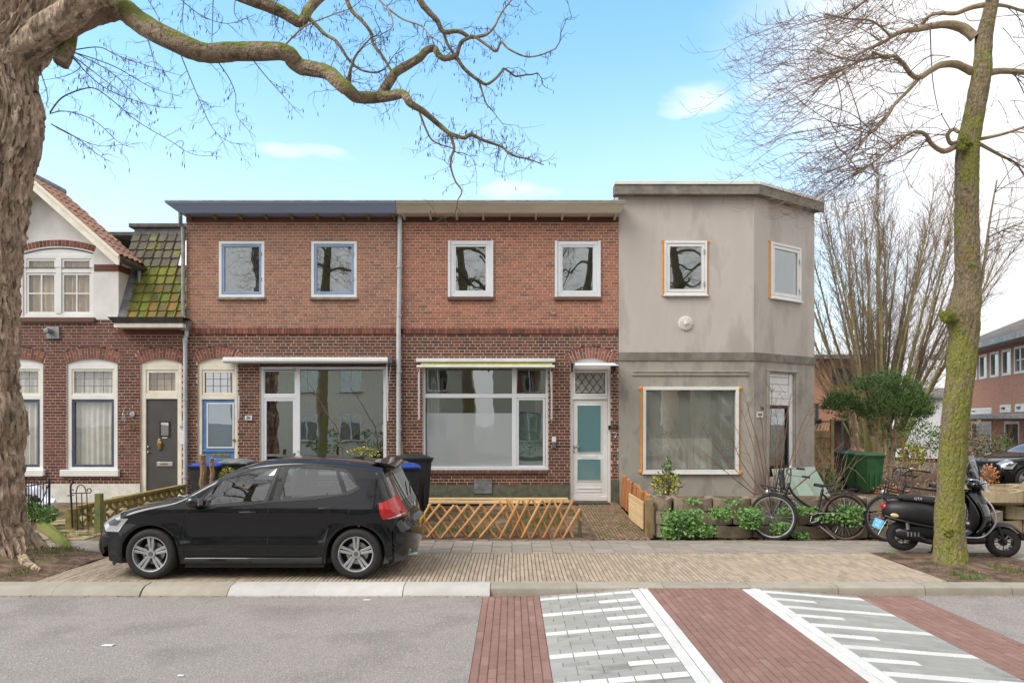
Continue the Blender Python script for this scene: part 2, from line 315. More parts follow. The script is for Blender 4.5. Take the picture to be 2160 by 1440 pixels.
mat('bark_branch', [S(106,93,77), S(148,130,109), S(126,109,90)], .95, .15, 9, 1.0, 22, bdist=.05, moss=(S(110,116,50), 6.5, .51, .32))
mat('bark_ash', [S(118,106,76), S(148,130,102), S(100,90,68)], .95, .22, 14, 1.0, 40, bdist=.06, stretch=(1,1,.5), spots=[(S(128,132,46), 1.9, .49, .08, .75), (S(186,178,160), 30, .58, .05, .7), (S(62,54,42), 30, .58, .05, .6), (S(160,158,138), 22, .60, .05, .6), (S(134,124,50), 3.2, .56, .1, .55), (S(70,62,46), 12, .60, .08, .5)])
mat('bark_limb', [S(140,122,98), S(160,142,116), S(124,112,84)], .9, .12, 14, .4, 60, moss=(S(128,132,58), 2.4, .66, .2))
mat('twig_brown', [S(112,94,82), S(134,112,98), S(100,84,72)], .85, .1, 8)
mat('twig_dark', [S(78,66,56), S(96,82,70)], .85, .1, 8)
mat('bark_green', [S(134,124,80), S(158,148,102), S(118,110,72)], .9, .14, 7, .4, 40)
mat('shoot_red', [S(118,78,62), S(134,94,74), S(100,70,58)], .8, .1, 8)
mat('moss', [S(98,104,42), S(120,122,52), S(82,88,38)], 1, .2, 16, .9, 60)
mat('car_paint', S(8,9,13), .16, .0, 3, coat=.65, spec=.3)
mat('black_plastic', [S(26,26,27), S(34,34,35)], .55, .06, 20, .1, 200)
mat('black_gloss', S(12,12,13), .12, 0, coat=.6)
mat('rubber', [S(30,29,29), S(40,39,38)], .8, .1, 30, .2, 100)
mat('rubber_brown', [S(104,84,76), S(90,74,68)], .85, .1, 20)
mat('alloy', [S(186,186,188), S(198,198,200)], .28, .05, 6, metal=.75)
mat('seat_cloth', [S(58,60,64), S(70,72,76)], .9, .05, 30)
mat('red_lens', S(176,14,18), .12, .06, 9, coat=1)
mat('clear_lens', S(200,204,206), .08, .05, 9, coat=1, metal=.55)
mat('amber_lens', S(216,196,140), .2, .05, 9, coat=.6)
mat('plate_yellow', S(236,190,40), .5, .03, 9)
mat('plate_blue', S(84,170,214), .5, .03, 9)
mat('ink', S(20,20,20), .6)
mat('frame_black', [S(24,24,26), S(32,32,34)], .38, .05, 9)
mat('scooter_matt', [S(26,26,28), S(32,32,34)], .5, .04, 7, .05, 90)
mat('spoke', S(176,176,174), .35, .05, 4, metal=.8)
mat('bin_black', [S(32,33,35), S(42,43,45)], .55, .06, 6, .1, 40)
mat('bin_green', [S(38,84,46), S(48,96,54)], .5, .06, 5, .1, 30, spots=[(S(110,150,100), 14, .68, .05, .4)])
mat('bin_blue', S(36,70,156), .45, .05, 5)
mat('wood_rod', [S(176,124,72), S(196,144,90), S(206,158,104), S(160,110,62)], .7, .12, 8, .2, 40, piece=True)
mat('wood_paling', [S(168,108,60), S(190,132,80), S(150,92,50)], .75, .14, 8, .3, 40, piece=True)
mat('wood_new', [S(216,186,140), S(226,198,154), S(204,172,126)], .75, .08, 8, .2, 40, piece=True)
mat('wood_old', [S(128,108,74), S(148,128,92), S(112,98,66)], .9, .15, 9, .4, 30, stretch=(1,1,.3), spots=[(S(100,108,50), 4, .56, .12, .5)])
mat('wood_stake', [S(128,100,76), S(150,120,92), S(110,86,66)], .95, .15, 12, .6, 30)
mat('post_green', [S(92,108,74), S(110,118,70), S(120,112,66)], .9, .14, 6, .4, 40)
mat('concrete_old', [S(134,120,102), S(152,138,118), S(120,108,92)], .95, .12, 5, .6, 80, piece=False, spots=[(S(104,100,66), 3.4, .56, .14, .5), (S(96,84,74), 2.2, .6, .12, .5)])
mat('concrete_tan', [S(184,164,130), S(196,178,144), S(166,148,116)], .95, .12, 5, .6, 80, stretch=(4,4,.5), spots=[(S(120,118,60), 3, .6, .12, .5)])
mat('decor_block', [S(128,116,66), S(148,134,82), S(112,102,58)], .95, .14, 8, .5, 60, spots=[(S(96,104,40), 5, .56, .12, .5)])
mat('iron', [S(36,32,30), S(54,44,38)], .6, .12, 16, .2, 80)
mat('curtain', [S(236,230,222), S(244,240,234)], .95, .03, 5)
mat('curtain_tan', [S(206,176,140), S(222,198,166)], .95, .05, 4)
mat('room_wall', [S(218,208,188), S(226,216,196)], .95, .04, 2)
mat('room_dark', [S(84,78,70), S(96,90,80)], .95, .05, 2)
mat('awning_fabric', [S(172,178,92), S(182,188,104)], .85, .05, 8)
mat('awning_white', [S(214,214,210), S(224,224,220)], .4, .04, 3, spots=[(S(150,148,120), 12, .62, .08, .5)])
mat('poly_white', S(232,236,242), .35, .02, 3)
mat('grey_plastic', S(96,98,106), .4, .04, 5)
mat('foam', [S(214,140,46), S(226,156,60)], .9, .1, 40, .6, 90)
mat('roof_tile', [S(84,80,70), S(98,94,82), S(110,104,90)], .9, .12, 8, .4, 60, piece=True, spots=[(S(124,134,40), 2.6, .56, .1, .75)])
mat('roof_moss', [S(88,90,58), S(112,118,50), S(124,130,48), S(96,92,74), S(150,116,64)], .95, .12, 9, .5, 60, piece=True, spots=[(S(122,130,48), 7, .52, .1, .6)])
mat('roof_orange', [S(164,120,98), S(152,110,92), S(172,136,114), S(142,106,90), S(164,132,112)], .9, .1, 8, .3, 60, piece=True)
mat('roof_dark', [S(92,86,78), S(110,102,94)], .9, .1, 4, .4, 30)
mat('render_white', [S(224,226,230), S(232,234,238)], .9, .03, 2)
mat('bag_white', [S(196,200,216), S(212,214,226)], .4, .05, 5, .4, 14)
mat('bag_black', S(24,24,26), .3, .05, 5)
mat('green_sheet', [S(118,134,122), S(128,144,132)], .45, .05, 2)
glass('glass', (.86,.92,.9), .20)
glass('glass_dark', (.42,.48,.45), .50)
mat('brick_terrace', [S(168,122,100), S(194,146,122), S(182,132,108)], .9, .14, 5, .3, 40, stretch=(1.4,1.4,9), spots=[(S(196,160,138), 6, .6, .08, .4), (S(110,82,70), 1.2, .6, .12, .4)])
glass('glass_car', (.38,.48,.46), .15)
glass('glass_clear', (.95,.96,.95), .05)
mat('brick_tan', [S(214,202,176), S(224,212,188), S(204,192,168)], .9, .1, 6, .2, 60)
glass('glass_film', (.8,.86,.86), .10, .0, film=(S(206,212,214), .80))
glass('glass_frost', (.7,.85,.85), .06, .08, film=(S(120,164,166), .96))
glass('glass_lead', (.84,.86,.82), .10, .1, film=(S(206,206,198), .80))
glass('plastic_film', (.9,.92,.9), .10, .14, film=(S(240,240,230), .55))
glass('screen', (.9,.93,.93), .12)
# ---------------------------------------------------------------- ground
def gz(y):                                           # level of pavement and front gardens
    return .0 if y < 10.2 else (.02*(y-10.2)/.9 if y < 11.1 else .02+.18*min(1, (y-11.1)/3.8))
def pieces(name, stuffname, items, mt, parent, limit=300, jz=.0, tilt=0, gap=.006, gapy=None):
    """items: (cx,cy,cz,lx,ly,lz,slope about Y). The ones that show largest become objects of their own, the rest one mesh."""
    def show(i): return i[3]*i[4]/((i[0]**2+i[1]**2+.01)**1.5)+(-9 if i[1] < 4.9 or abs(i[0]) > (i[1]+.3)*.73 else 0)
    items = sorted(items, key=show, reverse=True); cache = {}; rest = MB()
    for n, (cx, cy, cz, lx, ly, lz, sl) in enumerate(items):
        r = Matrix.Rotation(sl+rnd.uniform(-tilt, tilt), 4, 'Y') @ Matrix.Rotation(rnd.uniform(-tilt, tilt), 4, 'X') @ Matrix.Rotation(rnd.uniform(-tilt, tilt)*.7, 4, 'Z')
        dz = rnd.uniform(-jz, jz)
        def slab(mb, lx=lx, ly=ly, lz=lz):
            x, y = lx/2-gap/2, ly/2-(gapy or gap)/2; c = .004
            return mb.add([(-x,-y,-lz),(x,-y,-lz),(x,y,-lz),(-x,y,-lz),(-x,-y,-c),(x,-y,-c),(x,y,-c),(-x,y,-c),(-x+c,-y+c,0),(x-c,-y+c,0),(x-c,y-c,0),(-x+c,y-c,0)],
                [(0,1,5,4),(1,2,6,5),(2,3,7,6),(3,0,4,7),(4,5,9,8),(5,6,10,9),(6,7,11,10),(7,4,8,11),(8,9,10,11)])
        if n < limit:
            k = (round(lx, 3), round(ly, 3), round(lz, 3))
            if k not in cache: cache[k] = slab(MB()).mesh(name); cache[k].materials.append(M[mt])
            o = bpy.data.objects.new(name, cache[k]); COL.objects.link(o); o.location = (cx, cy, cz+dz); o.rotation_euler = r.to_euler(); o.parent = parent
        else:
            rest.M = Matrix.Translation((cx, cy, cz+dz)) @ r; slab(rest)
    if rest.v: rest.M = None; tag(rest.build(stuffname, mt, parent), kind='stuff')
g = MB(); g.add([(-400,-300,-.2),(400,-300,-.2),(400,900,-.2),(-400,900,-.2)], [(0,1,2,3)]); tag(g.build('ground', 'ground_far'), kind='structure')
RZ = -.10
def hz(x): return RZ if x < .315 or x > 3.95 else (RZ+.09*(x-.315)/1.03 if x < 1.345 else (-.01 if x < 2.83 else -.01-.09*(x-2.83)/1.12))
g = MB(); g.box(-70, -.335, 1.6, 8.12, -.24, RZ); g.box(4.6, 70, 1.6, 8.12, -.24, RZ)
road = tag(g.build('road', 'asphalt'), kind='structure')
xs = [-.335, .315, 1.345, 2.83, 3.95, 4.6]; g = MB()
for a, b in zip(xs, xs[1:]): g.add([(a,1.6,hz(a)-.006),(b,1.6,hz(b)-.006),(b,8.11,hz(b)-.006),(a,8.11,hz(a)-.006)], [(0,1,2,3)])
for a in (xs[0], xs[-1]): g.add([(a,1.6,-.24),(a,8.11,-.24),(a,8.11,hz(a)-.006),(a,1.6,hz(a)-.006)], [(0,1,2,3)])
hump = tag(g.build('speed_hump', 'joint_road'), kind='structure')
red, gry, wht = [], [], []
def redcols(x0, x1, n):
    w = (x1-x0)/n
    for i in range(n):
        y = 2.6+(.105 if i % 2 else 0)+rnd.uniform(-.01, .01); x = x0+(i+.5)*w
        while y < 8.1:
            l = min(.207, 8.1-y)
            if l > .05: red.append((x, y+l/2, hz(x), w, l, .05, 0))
            y += l
redcols(-.335, .315, 9); redcols(1.555, 2.62, 15); redcols(3.95, 4.6, 9)
def whitecols(x0):
    for i in range(2):
        y = 2.6+(.105 if i else 0)
        while y < 8.1:
            l = min(.21, 8.1-y); x = x0+.0525+i*.105
            if l > .05: wht.append((x, y+l/2, hz(x), .105, l, .05, 0))
            y += l
whitecols(1.345); whitecols(2.62)
for x0, x1, s in ((.315, 1.345, 1), (2.83, 3.95, -1)):
    sl = -atan2(hz(x1)-hz(x0), x1-x0); pit = .1075; r = 0; y = 8.10
    while y > 2.6:
        kind = {1: 'full', 4: 'half'}.get(r % 6, 'grey'); n = 5; w = (x1-x0)/n
        offs = 0 if (kind != 'grey' or r % 3 == 2) else w/2
        cuts = [x0]+[x0+offs+i*w for i in range(0 if offs else 1, n)]+[x1]
        for a, b in zip(cuts, cuts[1:]):
            cxm = (a+b)/2; inner = (cxm > x0+w*2.5) if s > 0 else (cxm < x1-w*2.5)
            (wht if kind == 'full' or (kind == 'half' and inner) else gry).append((cxm, y-pit/2, hz(cxm), b-a, pit, .05, sl))
        y -= pit; r += 1
pieces('red_paver', 'red_pavers_beyond', red, 'paver_red', hump, 300, .0016, .006, .007)
pieces('grey_paver', 'grey_pavers_beyond', gry, 'paver_grey', hump, 300, .0008, .003, .003)
pieces('white_paver', 'white_pavers_beyond', wht, 'paver_white', hump, 300, .0012, .004, .006)
# kerb: one-metre stones, dropped sloping ones on the left
kerb = tag(MB().box(-30, 30, 8.16, 8.33, -.2, -.03).build('kerb', 'joint'), kind='structure')
def kerbstone(x0, x1, kind, j):
    if kind: prof = [(8.04,-.14),(8.05,-.088),(8.10,-.035),(8.17,-.004),(8.34,.004),(8.34,-.14)]
    else: prof = [(8.115,-.16),(8.115,-.045),(8.125,-.018),(8.15,-.003),(8.18,.001),(8.34,.003),(8.34,-.16)]
    mb = MB(); mb.prism([(a, b+j) for a, b in prof], x0+.004, x1-.004, 'x'); return mb.build('kerb_stone', 'kerb_white' if kind == 2 else 'kerb', kerb, smooth=25, fixn=True)
X = -.25
for i in range(13):
    kerbstone(X-1-rnd.uniform(-.02,.02), X, (2 if i < 3 else 1), rnd.uniform(-.004,.004)); X -= 1.0
X = -.25
for i in range(13): kerbstone(X, X+1.0, 0, rnd.uniform(-.003,.003)); X += 1.0
# parking bay of narrow clinkers
bay = tag(MB().box(-5.75, 5.25, 8.34, 10.2, -.16, -.008).build('parking_bay', 'joint'), kind='structure')
it = []; x = -5.72; i = 0
while x < 5.2:
    w = .0525; y = 8.40+(.1 if i % 2 else 0)+rnd.uniform(-.02,.02)
    if y > 8.42: it.append((x+w/2, (8.40+y)/2, .0, w, y-8.40, .05, 0))
    while y < 10.18:
        l = min(.2, 10.19-y)
        if l > .04: it.append((x+w/2+.004*sin(y*2+x*.7), y+l/2, .0, w, l, .05, 0))
        y += l
    x += w; i += 1
xx = -5.7
while xx < 5.1: it.append((xx+.1, 8.37, .0, .2, .052, .05, 0)); xx += .2
pieces('clinker', 'clinkers_beyond', it, 'paver_tan', bay, 300, .0016, .006, .010, .004)
# pavement of 30 cm flags
pav = tag(MB().box(-14, 16, 10.2, 11.2, -.16, -.012).build('pavement', 'joint'), kind='structure'); it = []; i = 0
x = -13.2
while x < 13:
    off = .15 if i % 2 else 0; y = 10.2
    for k in range(4):
        y1 = min(11.08, y+(.3 if (k or not off) else .15))
        if y1-y > .03: it.append((x+.15, (y+y1)/2, gz((y+y1)/2), .3, y1-y, .045, 0))
        y = y1
    x += .3; i += 1
x = -13
while x < 13: it.append((x+.105, 11.12, .022, .205, .07, .05, 0)); x += .207
x = 6.95
MB().box(6.95, 14, 8.34, 10.2, -.16, -.012).build('pavement_bed', 'joint', pav); i = 0
while x < 11.6:
    y = 8.34+(.15 if i % 2 else 0)
    if i % 2: it.append((x+.15, 8.415, 0, .3, .15, .045, 0))
    while y < 10.19: l = min(.3, 10.2-y); it.append((x+.15, y+l/2, 0, .3, l, .045, 0)); y += l
    x += .3; i += 1
pieces('paving_flag', 'paving_beyond', it, 'tile_grey', pav, 300, .003, .008, .006)
# beds: tree pits and front gardens, uneven soil
def bed(name, x0, x1, y0, y1, zf, mt='soil', amp=.03, n=28):
    mb = MB(); mb.grid(lambda u, v: (x0+(x1-x0)*u, y0+(y1-y0)*v, zf(x0+(x1-x0)*u, y0+(y1-y0)*v)+amp*mnoise.noise(Vector((x0+(x1-x0)*u, y0+(y1-y0)*v, 3))*2.1)*min(1, 12*min(u, 1-u, v, 1-v))), n, n)
    return tag(mb.build(name, mt, None, True), kind='structure')
bed('tree_pit_soil', 5.17, 6.98, 8.33, 10.22, lambda x, y: .005+.03*max(0, 1-((x-5.85)**2+(y-9.37)**2)/.6))
bed('tree_pit_soil', -14, -5.66, 8.33, 10.22, lambda x, y: .004+.16*max(0, 1-((x+7.2)**2/2.6+(y-9.5)**2/1.3)), amp=.06, n=50)
bed('garden_soil', -2.45, 1.33, 11.17, 14.85, lambda x, y: gz(y)-.005, amp=.04)
bed('garden_soil', -6.8, -2.45, 11.17, 14.85, lambda x, y: gz(y)-.005)
bed('garden_soil', -14, -8.55, 11.17, 14.85, lambda x, y: gz(y)-.005)
bed('garden_soil', 2.3, 14, 11.6, 30, lambda x, y: max(.12, .56-.08*(y-11.6)), n=40)
# brick path to the white door
path = tag(MB().add([(1.34,11.16,.0),(2.2,11.16,.0),(2.2,14.88,.175),(1.34,14.88,.175)], [(0,1,2,3)]).build('garden_path', 'joint'), kind='structure')
it = []; x = 1.36; i = 0
while x < 2.16:
    y = 11.18+(.1 if i % 2 else 0)
    while y < 14.8: l = min(.2, 14.83-y); it.append((x+.0275, y+l/2, gz(y+l/2)+.004, .055, l, .05, 0)); y += l
    x += .056; i += 1
pieces('path_brick', 'path_bricks_beyond', it, 'paver_path', path, 300, .003, .01, .012)
path2 = tag(MB().add([(-8.55,11.16,.01),(-6.85,11.16,.01),(-6.85,14.88,.185),(-8.55,14.88,.185)], [(0,1,2,3)]).build('garden_path', 'joint'), kind='structure')
it = []
for a in range(6):
    for b in range(13): it.append((-8.4+a*.3, 11.3+b*.3, gz(11.3+b*.3)+.006, .3, .3, .04, 0))
pieces('path_flag', 'path_flags_beyond', it, 'tile_moss', path2, 300, .008, .03, .012)
# far side street on the right and a lawn strip
tag(MB().box(9.0, 17.2, 11.4, 60, -.25, -.06).build('side_street', 'asphalt'), kind='structure')
# the near side of the street, where the camera stands
tag(MB().box(-40, 40, -3.5, 1.6, -.25, .02).build('pavement', 'tile_grey'), kind='structure')
# ---------------------------------------------------------------- house builders
def rect_open(x0, x1, z0, z1): return lambda z: (x0, x1) if z0 < z < z1 else None
def arch_geo(x0, x1, zs, rise):
    hs = (x1-x0)/2; R = (hs*hs+rise*rise)/(2*rise); return (x0+x1)/2, hs, R, zs+rise-R
def arch_open(x0, x1, z0, zs, rise, t):
    cx, hs, R, zc = arch_geo(x0, x1, zs, rise); th = math.asin(hs/R); ze = zc+(R+t)*cos(th)
    def f(z):
        if z < z0: return None
        if z <= zs: return (x0, x1)
        if z < ze: w = hs+(z-zs)*math.tan(th); return (cx-w, cx+w)
        q = (R+t)**2-(z-zc)**2
        return (cx-sqrt(q), cx+sqrt(q)) if q > 0 and z < zc+R+t else None
    return f
def arch_bricks(parent, x0, x1, zs, rise, t, n, mt='brick_arch', mortar='mortar_low', Y=YF):
    cx, hs, R, zc = arch_geo(x0, x1, zs, rise); th = math.asin(hs/R)
    mb = MB(); N = 24
    ring = [(cx+(R-.002)*sin(a), zc+(R-.002)*cos(a)) for a in [(-th+2*th*i/N) for i in range(N+1)]]+[(cx+(R+t)*sin(a), zc+(R+t)*cos(a)) for a in [(th-2*th*i/N) for i in range(N+1)]]
    for i in range(N):
        q = [ring[i], ring[i+1], ring[2*N-i], ring[2*N+1-i]]; mb.prism(q, Y+.004, Y+.12)
    mb.build('arch_bed', mortar, parent)
    g = .007
    for i in range(n):
        a0 = -th+2*th*i/n; a1 = -th+2*th*(i+1)/n
        segs = [(0, t)] if i % 2 == 0 else [(0, t*.47), (t*.53, t)]
        if i % 4 == 3: segs = [(0, t*.6), (t*.66, t)]
        for r0, r1 in segs:
            mb = MB(); d = rnd.uniform(-.002, .002); pts = []
            for r, s in ((R+r0, 1), (R+r1, 1), (R+r1, -1), (R+r0, -1)):
                a = (a0+g/r) if s > 0 else (a1-g/r); pts.append((cx+r*sin(a), zc+r*cos(a)))
            mb.prism(pts, Y-.002+d, Y+.02); mb.build('arch_brick', mt, parent, fixn=True)
def brickwall(house, x0, x1, zones, openings, Y=YF, limit=300, reveals=(), depth=.12):
    """zones: (z0, z1, course, header pitch, brick material, mortar material). Alternating stretcher and header courses."""
    first = True; allb = []; walls = []
    for z0, z1, ch, hd, mb_, mm in zones:
        mo = MB(); n = round((z1-z0)/ch); ch = (z1-z0)/n
        for c in range(n):
            za, zb = z0+c*ch, z0+(c+1)*ch; zm = (za+zb)/2; iv = [(x0, x1)]
            for f in openings:
                o = f(zm)
                if not o: continue
                nv = []
                for a, b in iv:
                    if o[1] <= a or o[0] >= b: nv.append((a, b)); continue
                    if o[0] > a: nv.append((a, o[0]))
                    if o[1] < b: nv.append((o[1], b))
                iv = nv
            for a, b in iv: mo.add([(a,Y+.0035,za),(b,Y+.0035,za),(b,Y+.0035,zb),(a,Y+.0035,zb)], [(0,1,2,3)])
            w = hd*2 if c % 2 else hd; off = (hd*.5 if c % 4 == 1 else hd*1.5) if c % 2 else 0
            k0 = int((x0-off)/w)-2; x = k0*w+off
            while x < x1:
                l = x+rnd.uniform(-.003,.003); r = x+w+rnd.uniform(-.003,.003); x += w
                for a, b in iv:
                    p, q = max(l, a), min(r, b)
                    if q-p > .028: allb.append((p+.006, q-.006, za+.006, zb-.006, mb_, rnd.uniform(-.001,.002)))
        walls.append(mo)
    base = walls[0]
    for (a, b, za, zb) in reveals:
        base.add([(a,Y,za),(a,Y+depth,za),(a,Y+depth,zb),(a,Y,zb)], [(0,1,2,3)]); base.add([(b,Y,za),(b,Y+depth,za),(b,Y+depth,zb),(b,Y,zb)], [(3,2,1,0)])
    wo = base.build('wall', zones[0][5], house)
    for mo, z in zip(walls[1:], zones[1:]): mo.build('wall_upper', z[5], house)
    allb.sort(key=lambda q: ((q[0]+q[1])/2)**2+((q[2]+q[3])/2-H)**2-9*(q[1]-q[0]))
    org = ORG[house.name]; cache = {}; rest = {}
    for i, (p, q, za, zb, m_, dy) in enumerate(allb):
        if i < limit:
            k = (round(q-p, 2), round(zb-za, 3), m_)
            if k not in cache:
                me = MB().box(-k[0]/2, k[0]/2, 0, .02, 0, k[1], skip='b').mesh('brick'); me.materials.append(M[m_]); cache[k] = me
            o = bpy.data.objects.new('brick', cache[k]); COL.objects.link(o); o.parent = wo; o.location = ((p+q)/2-org[0], Y-dy-org[1], za-org[2])
        else: rest.setdefault(m_, MB()).box(p, q, Y-dy, Y+.02, za, zb, skip='b')
    for m_, mb in rest.items(): tag(mb.build('brickwork', m_, wo), kind='stuff')
    return wo
def cells(mb, x0, x1, z0, z1, holes, y, depth=.14):     # plain wall sheet with rectangular openings and their reveals
    xs = sorted({x0, x1, *[h[0] for h in holes], *[h[1] for h in holes]}); zs = sorted({z0, z1, *[h[2] for h in holes], *[h[3] for h in holes]})
    for a, b in zip(xs, xs[1:]):
        for c, d in zip(zs, zs[1:]):
            if any(h[0] <= (a+b)/2 <= h[1] and h[2] <= (c+d)/2 <= h[3] for h in holes): continue
            mb.add([(a,y,c),(b,y,c),(b,y,d),(a,y,d)], [(0,1,2,3)])
    for a, b, c, d in holes:
        mb.add([(a,y,c),(a,y,d),(a,y+depth,d),(a,y+depth,c)], [(3,2,1,0)]); mb.add([(b,y,c),(b,y,d),(b,y+depth,d),(b,y+depth,c)], [(0,1,2,3)])
        mb.add([(a,y,d),(b,y,d),(b,y+depth,d),(a,y+depth,d)], [(3,2,1,0)]); mb.add([(a,y,c),(b,y,c),(b,y+depth,c),(a,y+depth,c)], [(0,1,2,3)])
    return mb
def window(parent, x0, x1, z0, z1, fw, fmat, panes, Y=YF, y0=.03, th=.07, extra=(), name='window', Mx=None, wb=None, wt=None, bev=.006):
    """panes: (x0,x1,z0,z1, sash width or 0, sash material, glass material)"""
    mb = MB(Mx); mb.frame(x0, x1, z0, z1, fw, Y+y0, Y+y0+th, wb, wt)
    for e in extra: mb.box(e[0], e[1], Y+y0+.002, Y+y0+th, e[2], e[3])
    w = mb.build(name, fmat, parent, bevel=bev)
    for a, b, c, d, sw, sm, gm in panes:
        if sw: MB(Mx).frame(a, b, c, d, sw, Y+y0+.012, Y+y0+th-.006).build('sash', sm, w, bevel=.004)
        MB(Mx).box(a+sw*.9, b-sw*.9, Y+y0+.036, Y+y0+.044, c+sw*.9, d-sw*.9).build('pane', gm, w)
    return w
def shell(house, x0, x1, y1, z0, z1, zmid, mt='brick_far', rm='room_wall', inset=.16, rd=4.2, ym=None):
    """side, back and top of the house, and two rooms behind the front windows"""
    Y0 = YF+.02; mb = MB()
    mb.add([(x0,Y0,z0),(x0,y1,z0),(x0,y1,z1),(x0,Y0,z1)], [(0,1,2,3)]); mb.add([(x1,Y0,z0),(x1,y1,z0),(x1,y1,z1),(x1,Y0,z1)], [(3,2,1,0)])
    mb.add([(x0,y1,z0),(x1,y1,z0),(x1,y1,z1),(x0,y1,z1)], [(3,2,1,0)]); mb.build('side_walls', mt, house)
    MB().box(x0, x1, Y0, y1, z1-.02, z1+.03).build('flat_roof', 'dark_gutter', house)
    mb = MB()
    for za, zb in ((z0+.05, zmid-.1), (zmid+.1, z1-.15)):
        a, b, c, d = x0+inset, x1-inset, YF+.13, YF+rd
        V = [(a,c,za),(b,c,za),(b,d,za),(a,d,za),(a,c,zb),(b,c,zb),(b,d,zb),(a,d,zb)]
        mb.add(V, [(0,1,2,3),(7,6,5,4),(2,3,7,6),(3,0,4,7),(1,2,6,5)])
    mb.build('room', rm, house)
def curtain(x0, x1, z0, z1, y, mt, label, folds=9, amp=.03, group=None):
    mb = MB(); n = max(12, int(folds*8)); ph = rnd.uniform(0, 6)
    mb.grid(lambda u, v: (x0+(x1-x0)*u, y+amp*sin(u*folds*2*pi+ph+.6*sin(v*3))*(.5+.5*v)+amp*.4*sin(u*folds*5.3+ph), z1+(z0-z1)*v), n, 4)
    return solo(mb, 'curtain', mt, label, 'curtain', group, True, loc=((x0+x1)/2, y, z0))
def pipe(parent, pts, r, mt, clips=(), name='downpipe'):
    o = MB().tube(pts, r, 12).build(name, mt, parent, True)
    for c in clips: MB().tube([(c[0], c[1], c[2]-.02), (c[0], c[1], c[2]+.02)], r*1.25, 12).build('clip', mt, o, True)
    return o
# ================================================================ house with blue cornice (20)
HB = thing('brick_house', 'flat-roofed brown brick row house with blue cornice and blue front door', 'house', (FX(616), YF, .1))
x0, x1 = FX(393), FX(843)
wA = (FX(461), FX(558), FZ(630), FZ(508)); wB = (FX(656), FX(753), FZ(630), FZ(508))
big = (FX(548), FX(815), FZ(1004), FZ(772)); dr = (FX(417), FX(501), .15, FZ(766), .12)
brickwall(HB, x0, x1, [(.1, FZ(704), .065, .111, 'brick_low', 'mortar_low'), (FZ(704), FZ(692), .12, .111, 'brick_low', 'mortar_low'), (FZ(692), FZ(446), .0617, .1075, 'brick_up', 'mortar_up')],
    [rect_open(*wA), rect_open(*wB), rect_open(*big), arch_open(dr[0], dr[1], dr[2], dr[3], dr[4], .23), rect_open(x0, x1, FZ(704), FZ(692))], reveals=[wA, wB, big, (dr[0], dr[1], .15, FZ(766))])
arch_bricks(HB, dr[0], dr[1], dr[3], dr[4], .23, 15)
def frieze(house, x0, x1, mt):
    x = x0+.01; MB().box(x0, x1, YF+.004, YF+.05, FZ(704), FZ(691)).build('frieze_bed', 'brick_low', house)
    cache = None
    while x < x1-.06:
        w = .056
        if cache is None:
            mb = MB(); mb.prism([(-w/2,0),(w/2,0)]+[(w/2*cos(a), .085+w/2*sin(a)) for a in [0, .5, 1.05, pi/2, 2.1, 2.64, pi]], 0, .05); cache = mb.mesh('frieze_brick'); cache.materials.append(M[mt])
        o = bpy.data.objects.new('frieze_brick', cache); COL.objects.link(o); o.parent = house; org = ORG[house.name]
        o.location = (x+w/2-org[0], YF-.022+rnd.uniform(-.004,.004)-org[1], FZ(704)+.003-org[2]); x += .0625+rnd.uniform(-.001,.001)
frieze(HB, x0, x1-.02, 'brick_arch')
for w in (wA, wB):
    zs = FZ(627); pn = [(w[0]+.065, w[1]-.065, zs+.07, w[3]-.07, .055, 'blue_paint', 'glass')]
    o = window(HB, w[0]+.003, w[1]-.003, zs, w[3]-.004, .062, 'white_paint', pn, y0=.0, th=.09)
    MB().box(w[0]-.02, w[1]+.02, YF-.05, YF+.08, FZ(633), zs-.002).build('sill', 'sill_stone', o, bevel=.01)
    for k in (.3, .75): MB().box(w[1]-.085, w[1]-.068, YF-.012, YF+.01, zs+1.18*k, zs+1.18*k+.07).build('hinge', 'steel', o)
xm = FX(627)
o = window(HB, big[0], big[1], big[2]+.02, big[3]-.003, .07, 'white_pvc', [(FX(555), FX(622), FZ(832), FZ(781), .02, 'white_pvc', 'glass_dark'), (FX(555), FX(622), FZ(995), FZ(840), .055, 'white_pvc', 'glass_dark'), (FX(632), FX(808), FZ(996), FZ(781), .0, 'white_pvc', 'glass_dark')],
    y0=.03, extra=[(FX(622), FX(632), big[2]+.09, big[3]-.073), (FX(555), FX(622), FZ(840), FZ(831))])
MB().box(big[0]-.02, big[1]+.02, YF-.05, YF+.09, big[2]-.05, big[2]+.018).build('sill', 'sill_brick', o, bevel=.008)
for zz in (FZ(786), FZ(789.5)): MB().box(FX(558), FX(621), YF+.09, YF+.1, zz, zz+.012).build('blind_slat', 'white_pvc', o)
MB().lathe([(.0,-.01),(.02,-.01),(.02,.02),(0,.02)], (FX(627), YF+.02, FZ(950)), 'y', 10).build('handle', 'white_pvc', o)
